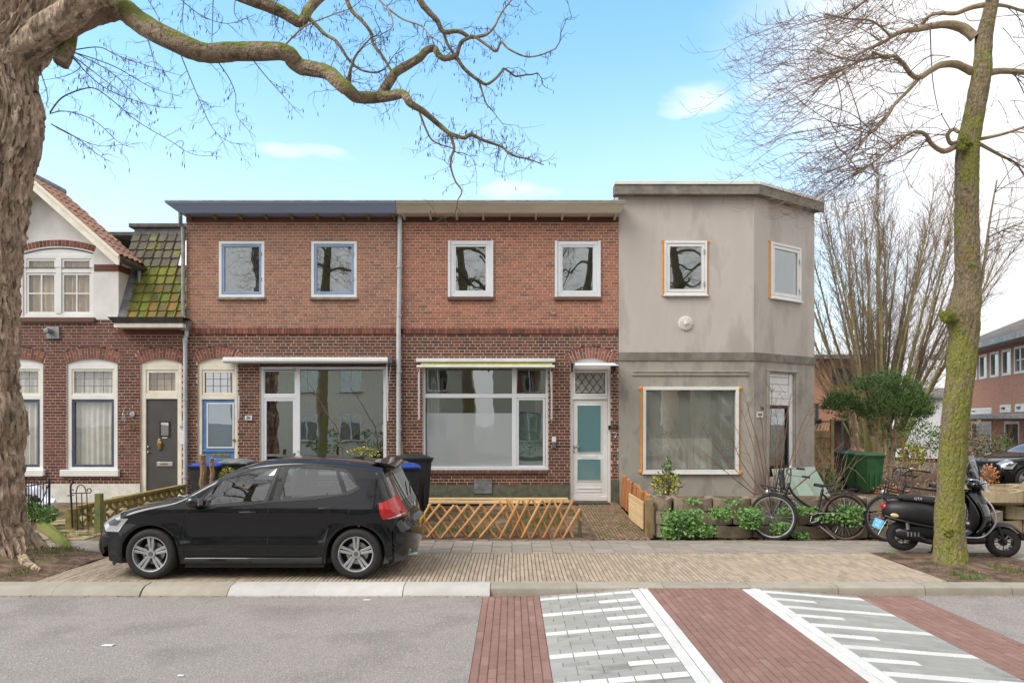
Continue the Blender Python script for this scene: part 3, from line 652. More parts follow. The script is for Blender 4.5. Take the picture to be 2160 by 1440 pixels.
# door of 20
def arch_panel(parent, x0, x1, zs, rise, zb, y0, y1, mt, name='arch_panel'):
    cx, hs, R, zc = arch_geo(x0, x1, zs, rise); th = math.asin(hs/R)
    poly = [(x0, zb), (x1, zb)]+[(cx+R*sin(a), zc+R*cos(a)-.004) for a in [th-2*th*i/14 for i in range(15)]]
    return MB().prism(poly, y0, y1).build(name, mt, parent, fixn=True)
def leaded(parent, x0, x1, z0, z1, nx, nz, y, gm, lead='lead', diamond=False):
    p = MB().box(x0, x1, y, y+.006, z0, z1).build('pane', gm, parent); mb = MB()
    if diamond:
        w = (x1-x0)/nx; h = (z1-z0)/nz
        for k in range(-2*nz, 2*nx+2*nz):
            for s in (1, -1):
                a = []; xa = x0+k*w
                # line x = xa + s*(z-z0)*w/h
                pts = []
                for zz in (z0, z1):
                    pts.append((xa+s*(zz-z0)*w/h, zz))
                (ax, az), (bx, bz) = pts
                def clip(ax, az, bx, bz):
                    t0, t1 = 0, 1
                    for lo, hi, a_, d_ in ((x0, x1, ax, bx-ax),):
                        if abs(d_) < 1e-9: continue
                        ta, tb = (lo-a_)/d_, (hi-a_)/d_
                        if ta > tb: ta, tb = tb, ta
                        t0, t1 = max(t0, ta), min(t1, tb)
                    return (t0, t1) if t1-t0 > .02 else None
                c = clip(ax, az, bx, bz)
                if c and k % 1 == 0:
                    q = lambda t: (ax+(bx-ax)*t, y-.004, az+(bz-az)*t)
                    mb.bar(q(c[0]), q(c[1]), .011, .008)
    else:
        for i in range(1, nx): mb.box(x0+(x1-x0)*i/nx-.006, x0+(x1-x0)*i/nx+.006, y-.006, y-.001, z0, z1)
        for i in range(1, nz): mb.box(x0, x1, y-.0075, y-.0015, z0+(z1-z0)*i/nz-.006, z0+(z1-z0)*i/nz+.006)
    mb.build('lead_came', lead, parent)
def door_case(house, a, b, zb, zs, rise, fmat, bar_top, bar_bot, leafmat, Y=YF, fw=.075, tl=None):
    """arched timber case: panel, transom light, rail, leaf. returns the leaf"""
    mb = MB(); mb.box(a, a+fw, Y+.03, Y+.12, zb, zs); mb.box(b-fw, b, Y+.03, Y+.12, zb, zs); mb.box(a+fw, b-fw, Y+.03, Y+.12, bar_bot, bar_top)
    mb.box(a+fw, b-fw, Y+.032, Y+.12, zs-.14, zs-.004)
    c = mb.build('door_frame', fmat, house, bevel=.006)
    arch_panel(c, a+.003, b-.003, zs, rise, zs-.002, Y+.04, Y+.1, fmat)
    MB().frame(a+fw+.004, b-fw-.004, bar_top+.004, zs-.145, .05, Y+.045, Y+.1).build('transom_frame', fmat, c, bevel=.004)
    leaf = MB().box(a+fw+.004, b-fw-.004, Y+.06, Y+.11, zb+.01, bar_bot-.006).build('door', leafmat, house, bevel=.004)
    return c, leaf
cB, lB = door_case(HB, dr[0], dr[1], .15, dr[3], dr[4], 'cream_paint', FZ(833), FZ(842), 'blue_door')
leaded(cB, FX(432), FX(493), FZ(828), FZ(784), 4, 3, YF+.065, 'glass_dark')
a, b = dr[0]+.08, dr[1]-.08
MB().frame(FX(434), FX(491.5), FZ(945), FZ(849), .028, YF+.042, YF+.06).build('glazing_bead', 'white_paint', lB)
MB().box(FX(437), FX(489), YF+.052, YF+.0585, FZ(942), FZ(852)).build('pane', 'glass', lB)
MB().box(a+.01, b-.01, YF+.035, YF+.0595, FZ(953), FZ(948)).build('weather_bar', 'blue_door', lB, bevel=.004)
MB().box(FX(447), FX(483), YF+.05, YF+.0595, FZ(963), FZ(957)).build('mail_slot', 'bronze', lB, bevel=.004)
for i in range(7): MB().box(FX(432)+i*.085, FX(432)+i*.085+.078, YF+.052, YF+.0595, .2, FZ(967)).build('panel_board', 'blue_door', lB, bevel=.004)
MB().lathe([(0,-.06),(.028,-.055),(.03,-.03),(.012,-.02),(.012,0)], (FX(493), YF+.06, FZ(928)), 'y', 12).build('knob', 'bronze', lB, True)
MB().box(dr[0]-.03, dr[1]+.03, YF-.05, YF+.12, .08, .15).build('doorstep', 'sill_stone', HB)
# cornice
def cornice(house, xa, xb, mt, xoff0=0, xoff1=0, nb=8):
    zt, zb = 1.9+(888-427)*14.52/F, 1.9+(888-449)*14.6/F; y0, y1 = 14.47, 14.60
    prof = lambda x, k: [(x-(xoff0 if k == 0 else 0)*0, y1, zb), (x, y1, zb)]
    mb = MB(); V = []
    for k, x in ((0, xa), (1, xb)):
        s = -1 if k == 0 else 1; off = (xoff0, xoff1)[k]
        V += [(x, y1, zb), (x+s*off, y0, zt-.03), (x+s*off, y0-.015, zt-.028), (x+s*off, y0-.015, zt), (x+s*off*0, YF+.1, zt), (x, YF+.1, zb)]
    mb.add(V, [(0,1,7,6),(1,2,8,7),(2,3,9,8),(3,4,10,9),(4,5,11,10),(5,0,6,11),(5,4,3,2,1,0),(6,7,8,9,10,11)])
    c = mb.build('cornice', mt, house, fixn=True)
    MB().box(xa-xoff0-.01, xb+xoff1+.01, y0-.03, YF+.3, zt, zt+.025).build('roof_trim', 'zinc', c)
    for i in range(nb):
        x = xa+.12+(xb-xa-.2)*i/(nb-1)
        MB().prism([(14.66, zb), (YF, zb), (YF, zb-.07), (YF-.06, zb-.07), (14.66, zb-.03)], x-.02, x+.02, 'x').build('bracket', mt if mt != 'cornice_blue' else 'wood_old', c)
    MB().box(x0, x1, YF-.012, YF, zb-.11, zb).build('soldier_band', 'brick_low', house)
    return c
cornice(HB, XP(378, 14.6), XP(835.5, 14.55), 'cornice_blue', .22, 0, 9)
shell(HB, x0, x1, 23, .05, FZ(446), 3.75)
# downpipes
xpa = FX(392); pipe(HB, spline([(XP(381,14.7), 14.68, FZ(452)), (XP(381,14.7), 14.69, FZ(462)), (FX(386), 14.8, FZ(476)), (FX(389), 14.84, FZ(490)), (FX(389), 14.84, FZ(600)), (FX(390), 14.84, FZ(664)), (FX(394), 14.84, FZ(672))], 4), .04, 'zinc')
hop = MB().add([(FX(384),14.74,FZ(678)),(FX(406),14.74,FZ(678)),(FX(406),14.89,FZ(678)),(FX(384),14.89,FZ(678)),(FX(387),14.77,FZ(698)),(FX(402),14.77,FZ(698)),(FX(402),14.88,FZ(698)),(FX(387),14.88,FZ(698))], [(0,1,5,4),(1,2,6,5),(2,3,7,6),(3,0,4,7),(4,5,6,7)]).build('hopper', 'zinc', HB, fixn=True)
pipe(HB, [(FX(397),14.83,FZ(698)),(FX(397),14.83,FZ(708)),(FX(394),14.83,FZ(716)),(FX(394),14.83,.14)], .042, 'pipe_grey', [(FX(394),14.83,FZ(v)) for v in (718, 842, 1005)])
pipe(HB, [(FX(844.5),14.83,FZ(452)),(FX(844),14.83,FZ(560)),(FX(842),14.83,FZ(700)),(FX(842),14.83,.14)], .048, 'pipe_grey', [(FX(843),14.83,FZ(v)) for v in (565, 667, 784, 842, 905)])
# awning of 20
aw = MB().box(FX(478), FX(822), YF-.22, YF-.03, FZ(767), FZ(755)).build('awning', 'awning_white', HB, bevel=.02)
MB().box(FX(478), FX(822), YF-.235, YF-.2, FZ(764), FZ(760)).build('front_rail', 'white_pvc', aw, bevel=.006)
MB().box(FX(822.2), FX(830), YF-.2, YF-.02, FZ(768), FZ(755)).build('end_cap', 'grey_plastic', aw, bevel=.01)
MB().tube([(FX(502),YF-.12,FZ(768)),(FX(504),YF-.10,FZ(885))], .012, 8).build('arm', 'white_pvc', aw, True)
MB().bar((FX(507),YF-.08,FZ(835)),(FX(506),YF-.08,FZ(883)), .03, .03).build('arm', 'awning_white', aw)
MB().tube([(FX(818),YF-.12,FZ(768)),(FX(820),YF-.10,FZ(888))], .012, 8).build('arm', 'white_pvc', aw, True)
MB().tube([(FX(826),YF-.10,FZ(770)),(FX(817),YF-.12,FZ(860)),(FX(808),YF-.10,FZ(908)),(FX(814),YF-.10,FZ(914))], .004, 6).build('pull_cord', 'white_pvc', aw)
nb_ = MB().box(FX(517), FX(532), YF-.02, YF-.004, FZ(886), FZ(876)).build('number_plate', 'white_paint', HB)
text_mb('20', .085, front_M(FX(524.5), YF-.022, FZ(881))).build('number', 'ink', nb_)
MB().tube([(FX(527),YF+3.5,2.4),(FX(527),YF+3.5,1.2)], .3, 4).build('cupboard', 'room_dark', HB)
# ================================================================ house with beige cornice (18)
HC = thing('brick_house', 'flat-roofed brick row house with beige cornice and white front door', 'house', (FX(1074), YF, .1))
x0, x1 = FX(843.2), FX(1305)
wC = (FX(945), FX(1041), FZ(630), FZ(508)); wD = (FX(1170), FX(1267), FZ(630), FZ(509))
big = (FX(892), FX(1156), FZ(992), FZ(768)); dr = (FX(1203), FX(1288), .18, FZ(766), .11)
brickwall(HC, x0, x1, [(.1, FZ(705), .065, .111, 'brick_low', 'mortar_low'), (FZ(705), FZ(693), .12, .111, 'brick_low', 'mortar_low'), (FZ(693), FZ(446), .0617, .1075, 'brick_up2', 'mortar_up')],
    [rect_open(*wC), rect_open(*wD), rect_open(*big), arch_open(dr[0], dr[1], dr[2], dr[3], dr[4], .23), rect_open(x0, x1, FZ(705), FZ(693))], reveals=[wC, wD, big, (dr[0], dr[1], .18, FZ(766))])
arch_bricks(HC, dr[0], dr[1], dr[3], dr[4], .23, 15)
frieze(HC, x0+.06, x1, 'brick_arch')
for w in (wC, wD):
    zs = FZ(626); pn = [(w[0]+.125, w[1]-.125, zs+.09, w[3]-.085, .04, 'white_pvc', 'glass')]
    o = window(HC, w[0]+.003, w[1]-.003, zs, w[3]-.003, .125, 'white_pvc', pn, y0=-.02, th=.11, wb=.085, wt=.08)
    for s, xx in ((1, w[0]+.003), (-1, w[1]-.003)): MB().box(min(xx, xx+s*.05), max(xx, xx+s*.05), YF-.045, YF-.021, zs-.01, w[3]+.006).build('cover_strip', 'white_pvc', o, bevel=.004)
    MB().box(w[0]-.01, w[1]+.01, YF-.05, YF+.08, FZ(633.5), zs-.004).build('sill', 'sill_brick', o, bevel=.008)
o = window(HC, big[0], big[1], big[2]+.006, big[3]-.003, .05, 'white_pvc', [(FX(899), FX(1080), FZ(829.5), FZ(775), .0, 'white_pvc', 'glass'), (FX(1090), FX(1150), FZ(829.5), FZ(775), 0, 'white_pvc', 'glass'), (FX(899), FX(1080), FZ(871), FZ(839), .0, 'white_pvc', 'glass'), (FX(899), FX(1080), FZ(984), FZ(871), .0, 'white_pvc', 'glass_film'), (FX(1090), FX(1150), FZ(986), FZ(839), .045, 'white_pvc', 'glass')],
    y0=.03, extra=[(FX(1080), FX(1090), big[2]+.06, big[3]-.053), (FX(897), FX(1080), FZ(839), FZ(830)), (FX(1090), FX(1151), FZ(839), FZ(830))], wb=.075)
MB().box(FX(1094.5), FX(1145.5), YF+.078, YF+.084, FZ(981), FZ(871)).build('film', 'glass_film', o)
x = big[0]
while x < big[1]-.05: MB().box(x+.004, min(x+.106, big[1]), YF-.045, YF+.03, FZ(999), big[2]+.002).build('sill_brick', 'sill_brick', o, bevel=.005); x += .11
curtain(FX(897), FX(925), FZ(985), FZ(774), YF+.3, 'curtain', 'cream curtain drawn to the drainpipe side of the frosted window', 4, .03)
curtain(FX(1130), FX(1152), FZ(985), FZ(774), YF+.3, 'curtain_tan', 'tan curtain drawn to the door side of the frosted window', 3, .03)
cC, lC = door_case(HC, dr[0], dr[1], .19, dr[3], dr[4], 'white_paint', FZ(835), FZ(842), 'white_paint', fw=.055)
leaded(cC, FX(1212), FX(1276), FZ(828), FZ(783), 4, 2, YF+.07, 'glass_lead', 'ink', True)
for (za, zb) in ((FZ(954), FZ(855)), (FZ(1013.5), FZ(969))):
    MB().box(FX(1218.5), FX(1268), YF+.054, YF+.0595, za, zb).build('pane', 'glass_frost', lC)
    MB().frame(FX(1217), FX(1269.5), za-.015, zb+.015, .016, YF+.048, YF+.0592).build('glazing_bead', 'white_paint', lC, bevel=.003)
for k in range(3): MB().box(FX(1218), FX(1269), YF+.05, YF+.0595, FZ(1031.5+k*7), FZ(1028+k*7)).build('panel_rib', 'white_paint', lC, bevel=.003)
MB().box(FX(1209), FX(1282), YF+.03, YF+.0592, FZ(1056), FZ(1047)).build('weather_bar', 'white_paint', lC, bevel=.006)
ms = MB().box(FX(1228), FX(1259), YF+.046, YF+.0595, FZ(967), FZ(960)).build('mail_slot', 'white_pvc', lC, bevel=.004)
hd = MB().lathe([(0,-.012),(.03,-.012),(.03,0)], (FX(1211.5), YF+.06, FZ(943)), 'y', 14); hd.lathe([(0,-.1),(.03,-.095),(.036,-.07),(.028,-.045),(.014,-.03),(.014,0)], (FX(1218), YF+.055, FZ(942)), 'y', 14); hd.build('handle', 'steel', lC, True)
MB().lathe([(0,-.016),(.022,-.014),(.022,0)], (FX(1210.5), YF+.058, FZ(952)), 'y', 14).build('lock', 'steel', lC, True)
cornice(HC, XP(836.2, 14.55), XP(1309, 14.55), 'cornice_beige', 0, .1, 9)
shell(HC, x0, x1, 23, .05, FZ(446), 3.75)
MB().box(x0, FX(1202.5), YF-.012, YF, .08, FZ(1022)).build('plinth', 'plinth_green', HC); MB().box(FX(1288.5), x1, YF-.012, YF, .08, FZ(1012)).build('plinth', 'plinth_green', HC)
MB().box(FX(1000), FX(1038), YF-.03, YF-.0125, FZ(1040), FZ(1012)).build('vent_plate', 'lead', HC, bevel=.004)
MB().box(dr[0]-.02, dr[1]+.02, YF-.05, YF+.12, .1, .19).build('doorstep', 'sill_stone', HC)
# awning of 18, lime cloth rolled in
aw = MB().box(FX(880), FX(1170), YF-.2, YF-.03, FZ(765), FZ(757)).build('awning', 'awning_white', HC, bevel=.01)
MB().tube([(FX(890),YF-.16,FZ(770.5)),(FX(1164),YF-.16,FZ(770.5))], .038, 10).build('cloth', 'awning_fabric', aw, True)
MB().tube([(XP(879,14.62),14.62,FZ(775.2)),(XP(1170,14.62),14.62,FZ(775.2))], .03, 10).build('front_rail', 'awning_white', aw, True)
for xx in (885, 1163):
    MB().bar((FX(xx),YF-.1,FZ(785)),(FX(xx),YF-.08,FZ(884)), .035, .03).build('arm', 'awning_white', aw); MB().tube([(FX(xx+(1.5 if xx < 1000 else -3)),YF-.14,FZ(778)),(FX(xx),YF-.13,FZ(882))], .009, 6).build('arm', 'steel', aw, True)
# door canopy
cp = thing_c = MB(); nU = 8
cp.grid(lambda u, v: (FX(1209)+(FX(1292)-FX(1209))*u, YF-.03-.62*v, FZ(763)-.03-.10*v*v), 6, nU); cp.grid(lambda u, v: (FX(1292)-(FX(1292)-FX(1209))*u, YF-.03-.62*v, FZ(763)-.038-.10*v*v), 6, nU)
cpo = cp.build('door_canopy', 'poly_white', HC, True)
for xx in (1206, 1295):
    mb = MB(); prof = [(YF-.65*t, FZ(763)-.015-.10*t*t) for t in [i/8 for i in range(9)]]+[(YF-.66, FZ(763)-.15)]+[(YF-.03, FZ(763)-.2), (YF-.0, FZ(763)-.24), (YF, FZ(763))]
    mb.tube([(FX(xx), y, z) for y, z in prof[:9]], .02, 6).build('edge_rail', 'grey_plastic', cpo, True)
    MB().prism([(YF-.005, FZ(763)), (YF-.3, FZ(763)-.06), (YF-.3, FZ(763)-.09), (YF-.005, FZ(763)-.22)], FX(xx)-.012, FX(xx)+.012, 'x').build('bracket', 'ink', cpo)
MB().tube([(FX(1206),YF-.655,FZ(763)-.125),(FX(1295),YF-.655,FZ(763)-.125)], .016, 8).build('drip_rail', 'white_pvc', cpo, True)
text_mb('18', .16, front_M(FX(1297), YF-.016, FZ(901))).build('number', 'iron', HC)
mb = MB(); mb.tube([(FX(1296)+.035*cos(a), YF-.02, FZ(917)+.055*sin(a)) for a in [-2.2+4.4*i/14 for i in range(15)]], .012, 6).build('horseshoe', 'spoke', HC, True)
MB().box(FX(1283), FX(1288), YF-.02, YF+.02, FZ(905), FZ(897)).build('doorbell', 'ink', HC)
MB().box(FX(1164), FX(1173), YF-.04, YF-.004, FZ(932), FZ(921)).build('bell_box', 'white_pvc', HC, bevel=.006); MB().box(FX(1164), FX(1172.5), YF-.045, YF-.004, FZ(944), FZ(933)).build('key_safe', 'grey_plastic', HC, bevel=.006)
MB().tube([(FX(1167),YF-.02,FZ(887)),(FX(1168),YF-.02,FZ(921))], .005, 6).build('cable', 'ink', HC)
mb = MB(); mb.tube([(FX(1166.5)+.035*cos(a), YF-.04, FZ(657)+.05*sin(a)) for a in [pi+pi*i/10 for i in range(11)]], .012, 6); mb.tube([(FX(1167),YF,FZ(655)),(FX(1167),YF-.06,FZ(648))], .01, 6); mb.build('wall_hook', 'concrete_tan', HC, True)
# ================================================================ grey rendered corner house (16)
HG = thing('corner_house', 'grey rendered corner house with angled front, orange foam round its windows', 'house', (FX(1450), YF, .1))
ang = atan2(1.18, 1.785); CM = Matrix.Translation((5.1, 14.9, 0)) @ Matrix.Rotation(ang, 4, 'Z'); CL = sqrt(1.785**2+1.18**2)
def CS(px): k = (px-CX)/F; return (14.9*k-5.1)/(cos(ang)-k*sin(ang))
def CZ(px, py): return ZP(py, 14.9+CS(px)*sin(ang))
x0, x1 = FX(1305.3), 5.1; zt = FZ(400); zb_, zm = FZ(760), FZ(743)
wU = (FX(1401), FX(1491), FZ(622), FZ(509)); wS = (FX(1356), FX(1558), FZ(997), FZ(816))
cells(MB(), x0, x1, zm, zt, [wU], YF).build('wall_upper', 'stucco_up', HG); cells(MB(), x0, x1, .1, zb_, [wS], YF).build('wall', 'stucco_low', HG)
sU = (CS(1625), CS(1688)); wV = (sU[0], sU[1], CZ(1656, 632), CZ(1656, 517)); sD = (CS(1622), CS(1676)); wE = (sD[0], sD[1], CZ(1648, 1030), CZ(1648, 787))
cells(MB(CM), 0, CL, zm, zt, [wV], 0).build('wall_upper', 'stucco_up', HG); cells(MB(CM), 0, CL, .1, zb_, [wE], 0, .2).build('wall', 'stucco_low', HG)
def ring(mb, z0, z1, out, top=False):                 # course that runs round the front and the angled front
    A = Vector((x0-(.12 if top else 0), YF-out)); tn = Vector((cos(ang), sin(ang))); nn = Vector((sin(ang), -cos(ang)))
    # mitre at the corner
    m = math.tan(ang/2)*out; B = Vector((5.1+m, YF-out)); C_ = Vector((5.1, YF))+tn*(CL+(.1 if top else 0))+nn*out
    q = [A, B, C_, Vector((5.1, YF))+tn*CL-nn*.05, Vector((5.1-.02, YF+.05)), Vector((A.x, YF+.05))]
    return mb.prism([(p.x, p.y) for p in q], z0, z1, 'z')
ring(MB(), zb_, zm, .022).build('string_course', 'stucco_band', HG, fixn=True)
ztp = 1.9+(888-389)*14.72/F; zbt = 1.9+(888-409)*14.72/F
ring(MB(), zbt, ztp, .18, True).build('cornice', 'stucco_band', HG, fixn=True); ring(MB(), ztp, ztp+.06, .205, True).build('coping', 'stucco_white', HG, fixn=True)
ring(MB(), zt-.01, zbt-.001, .002).build('frieze_band', 'stucco_up', HG, fixn=True)
# side and back
E = Vector((5.1, YF))+Vector((cos(ang), sin(ang)))*CL
mb = MB(); mb.add([(E.x,E.y,.1),(E.x,23,.1),(E.x,23,ztp),(E.x,E.y,ztp)], [(3,2,1,0)]); mb.add([(x0,23,.1),(E.x,23,.1),(E.x,23,ztp),(x0,23,ztp)], [(3,2,1,0)]); mb.add([(x0,YF+.05,FZ(446)),(x0,23,FZ(446)),(x0,23,ztp),(x0,YF+.05,ztp)], [(0,1,2,3)]); mb.build('side_walls', 'stucco_up', HG)
MB().prism([(x0, YF+.02), (5.1, YF+.02), (E.x, E.y), (E.x, 23), (x0, 23)], ztp-.05, ztp-.02, 'z').build('flat_roof', 'dark_gutter', HG, fixn=True)
mb = MB()
for za, zb2 in ((.2, 3.1), (3.4, 6.3)):
    q = [(x0+.15, YF+.15), (5.0, YF+.15), (E.x-.15, E.y+.1), (E.x-.15, 19), (x0+.15, 19)]
    mb.add([(a, b, za) for a, b in q]+[(a, b, zb2) for a, b in q], [(0,1,2,3,4), (9,8,7,6,5), (2,3,8,7), (3,4,9,8), (4,0,5,9)])
mb.build('room', 'room_wall', HG)
def foam_strip(parent, x, z0, z1, y, w, Mx=None):
    mb = MB(Mx); n = 14
    mb.grid(lambda u, v: (x+w*(v-.5)*(1+.3*sin(u*37+x)), y-.02*sin(pi*v)-.004, z0+(z1-z0)*u), n, 4); return mb.build('foam', 'foam', parent, True)
o = window(HG, wU[0], wU[1], wU[2], wU[3], .05, 'white_paint', [(wU[0]+.055, wU[1]-.055, wU[2]+.06, wU[3]-.055, .06, 'white_paint', 'glass')], y0=-.035, th=.12)
foam_strip(o, FX(1399), FZ(624), FZ(507), YF, .045); foam_strip(o, FX(1492.5), FZ(624), FZ(507), YF, .025)
for k in (.2, .8): MB().box(wU[1]-.075, wU[1]-.055, YF-.05, YF-.03, wU[2]+1.13*k-.05, wU[2]+1.13*k+.05).build('hinge', 'steel', o)
for px, py in ((1398,510),(1494,510),(1398,623),(1494,623)): MB().box(FX(px)-.025, FX(px)+.025, YF-.02, YF-.001, FZ(py)-.02, FZ(py)+.02).build('foam', 'foam', o, bevel=.01)
MB().box(wU[0]-.02, wU[1]+.02, YF-.07, YF+.02, FZ(625.5), wU[2]-.002).build('sill', 'white_paint', o, bevel=.006)
o = window(HG, wV[0], wV[1], wV[2], wV[3], .05, 'white_paint', [(wV[0]+.055, wV[1]-.055, wV[2]+.06, wV[3]-.055, .07, 'white_paint', 'glass')], Y=0, y0=-.035, th=.12, Mx=CM)
foam_strip(o, wV[0]-.03, wV[2]-.02, wV[3]+.03, 0, .05, CM); MB(CM).box(wV[0]-.02, wV[1]+.03, -.08, .02, wV[2]-.035, wV[2]-.002).build('sill', 'white_paint', o, bevel=.006)
for zq in (wV[2]-.01, wV[3]+.01): MB(CM).box(wV[0]-.065, wV[0]-.02, -.02, -.001, zq-.02, zq+.02).build('foam', 'foam', o, bevel=.01)
for k in (.2, .8): MB(CM).box(wV[1]-.075, wV[1]-.055, -.05, -.03, wV[2]+1.1*k-.05, wV[2]+1.1*k+.05).build('hinge', 'steel', o)
o = window(HG, wS[0], wS[1], wS[2], wS[3], .065, 'white_paint', [(wS[0]+.06, wS[1]-.06, wS[2]+.06, wS[3]-.06, 0, 'white_paint', 'glass_clear')], y0=-.03, th=.12)
foam_strip(o, FX(1353.5), FZ(996), FZ(817), YF, .05); foam_strip(o, FX(1559.5), FZ(996), FZ(817), YF, .022)
for px, py in ((1352,819),(1560,819),(1352,994),(1561,996)): MB().ico((FX(px), YF-.004, FZ(py)), .055, 2, .4, (1,.4,.9), px).build('foam', 'foam', o, True)
MB().box(wS[0]-.02, wS[1]+.01, YF-.06, YF+.02, wS[2]-.03, wS[2]-.002).build('sill', 'white_paint', o, bevel=.006)
mb = MB()                                             # crumpled plastic sheet hung inside the shop window
mb.grid(lambda u, v: (wS[0]+.05+(wS[1]-wS[0]-.1)*u, YF+.13+.03*mnoise.noise(Vector((u*9+v*5, v*3-u*2, 1)))+.02*sin((u*1.2+v)*22)*max(0, .7-abs(u-.65))*(1-v), wS[2]+.03+(wS[3]-wS[2]-.06)*v), 60, 40)
solo(mb, 'plastic_sheet', 'plastic_film', 'crumpled clear plastic sheet hung inside the wide grey-house window', 'sheet', smooth=True, loc=((wS[0]+wS[1])/2, YF+.13, wS[2]))
curtain(wS[0]+.1, wS[1]-.5, wS[2]+.02, FZ(925), YF+.24, 'curtain', 'low white cloth screen behind the plastic sheet', 7, .02)
mb = MB()
for i in range(9): xx = wS[0]+.2+i*.13+rnd.uniform(-.03,.03); mb.box(xx, xx+.02+.02*rnd.random(), YF+.205, YF+.21, wS[2]+.05, FZ(940)-.2*rnd.random())
solo(mb, 'streamers', 'red_lens', 'thin red hanging strips in front of the white cloth screen', 'streamer', kind='stuff', loc=(wS[0]+.7, YF+.21, wS[2]))
MB().box(FX(1333), FX(1579), YF-.025, YF-.0005, FZ(792), FZ(783)).build('moulding', 'stucco_low', HG, bevel=.008)
MB().box(FX(1333)+.01, FX(1579)-.01, YF-.04, YF-.0005, FZ(785), FZ(782)).build('moulding', 'stucco_low', HG, bevel=.006)
ro = MB().lathe([(0,-.075),(.035,-.07),(.05,-.045),(.13,-.03),(.15,-.02),(.152,0)], (FX(1446), YF, FZ(682)), 'y', 32).build('rosette', 'stucco_white', HG, True)
for i in range(16): a = 2*pi*i/16; MB().tube([(FX(1446)+.05*cos(a), YF-.048, FZ(682)+.05*sin(a)), (FX(1446)+.135*cos(a), YF-.034, FZ(682)+.135*sin(a))], [.008,.013], 5).build('petal', 'stucco_white', ro, True)
# angled bay: white boards, tall dark framed window, boards
for k in range(5):
    za = CZ(1648, 855)+k*.154; MB(CM).box(sD[0]+.02, sD[1]-.13, .06, .09, za+.004, za+.15).build('board', 'white_paint', HG, bevel=.004)
for k in range(4):
    za = .2+k*.125; MB(CM).box(sD[0]+.02, sD[1]-.13, .06, .09, za+.004, za+.121).build('board', 'white_paint', HG, bevel=.004)
MB(CM).box(sD[1]-.128, sD[1]-.01, .04, .12, .12, wE[3]).build('jamb', 'white_paint', HG, bevel=.004)
window(HG, sD[0]+.02, sD[1]-.135, CZ(1648, 986), CZ(1648, 856), .055, 'black_plastic', [(sD[0]+.07, sD[1]-.18, CZ(1648, 981), CZ(1648, 861), .0, 'ink', 'glass')], Y=0, y0=.05, th=.07, Mx=CM)
mb = MB(CM); mb.grid(lambda u, v: (sD[0]+.05+(sD[1]-sD[0]-.2)*u, .2+.02*sin(u*25)+.015*mnoise.noise(Vector((u*5, v*7, 2))), CZ(1648, 984)+(CZ(1648, 858)-CZ(1648, 984))*v), 40, 12)
solo(mb, 'curtain', 'green_sheet', 'pale grey drape behind the tall dark-framed corner window', 'curtain', smooth=True)
for s in (sD[0]-.1, sD[1]+.03):
    MB(CM).box(s, s+.1, -.03, -.0005, .12, wE[3]+.02).build('pilaster', 'stucco_low', HG, bevel=.02)
MB(CM).box(sD[0]-.1, sD[1]+.13, -.03, -.0006, wE[3]+.022, wE[3]+.07).build('lintel', 'stucco_low', HG, bevel=.015)
k = CS(1602); sg = MB(CM).box(k-.1, k+.1, -.015, -.002, CZ(1602, 880), CZ(1602, 868)).build('arrow_sign', 'white_paint', HG)
mb = MB(CM); zc = CZ(1602, 874); mb.prism([(k-.07, zc-.014), (k+.03, zc-.014), (k+.03, zc-.03), (k+.075, zc), (k+.03, zc+.03), (k+.03, zc+.014), (k-.07, zc+.014)], -.018, -.0155); mb.build('arrow', 'ink', sg, fixn=True)
text_mb('16', .12, CM @ Matrix.Translation((CS(1607), -.008, CZ(1607, 861))) @ Matrix.Rotation(pi/2, 4, 'X')).build('number', 'iron', HG)
# ================================================================ left house with white gable (22)
HL = thing('gabled_house', 'brick house with white gable, mossy tiled roof and dark grey front door', 'house', (FX(190), YF, .1))
x0, x1 = -13.2, FX(392.5); xg = FX(250)
lw = [(FX(140), FX(248), .32, FZ(766), .10), (FX(-18), FX(91), .32, FZ(766), .10), (FX(-180), FX(-72), .32, FZ(766), .1)]; dl = (FX(296), FX(383), .14, FZ(766), .10)
WS = FZ(1002)
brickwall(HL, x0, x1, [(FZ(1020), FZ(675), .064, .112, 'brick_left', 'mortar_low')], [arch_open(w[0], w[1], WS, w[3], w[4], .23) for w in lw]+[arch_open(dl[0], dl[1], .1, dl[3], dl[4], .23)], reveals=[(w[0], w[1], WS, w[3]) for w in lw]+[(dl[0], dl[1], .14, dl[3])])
for w in lw: arch_bricks(HL, w[0], w[1], w[3], w[4], .23, 19)
arch_bricks(HL, dl[0], dl[1], dl[3], dl[4], .23, 15)
MB().box(x0, dl[0]-.001, YF-.02, YF+.1, .05, FZ(1020)).build('plinth', 'plinth_white', HL); MB().box(dl[1]+.001, x1, YF-.02, YF+.1, .05, FZ(1020)).build('plinth', 'plinth_white', HL)
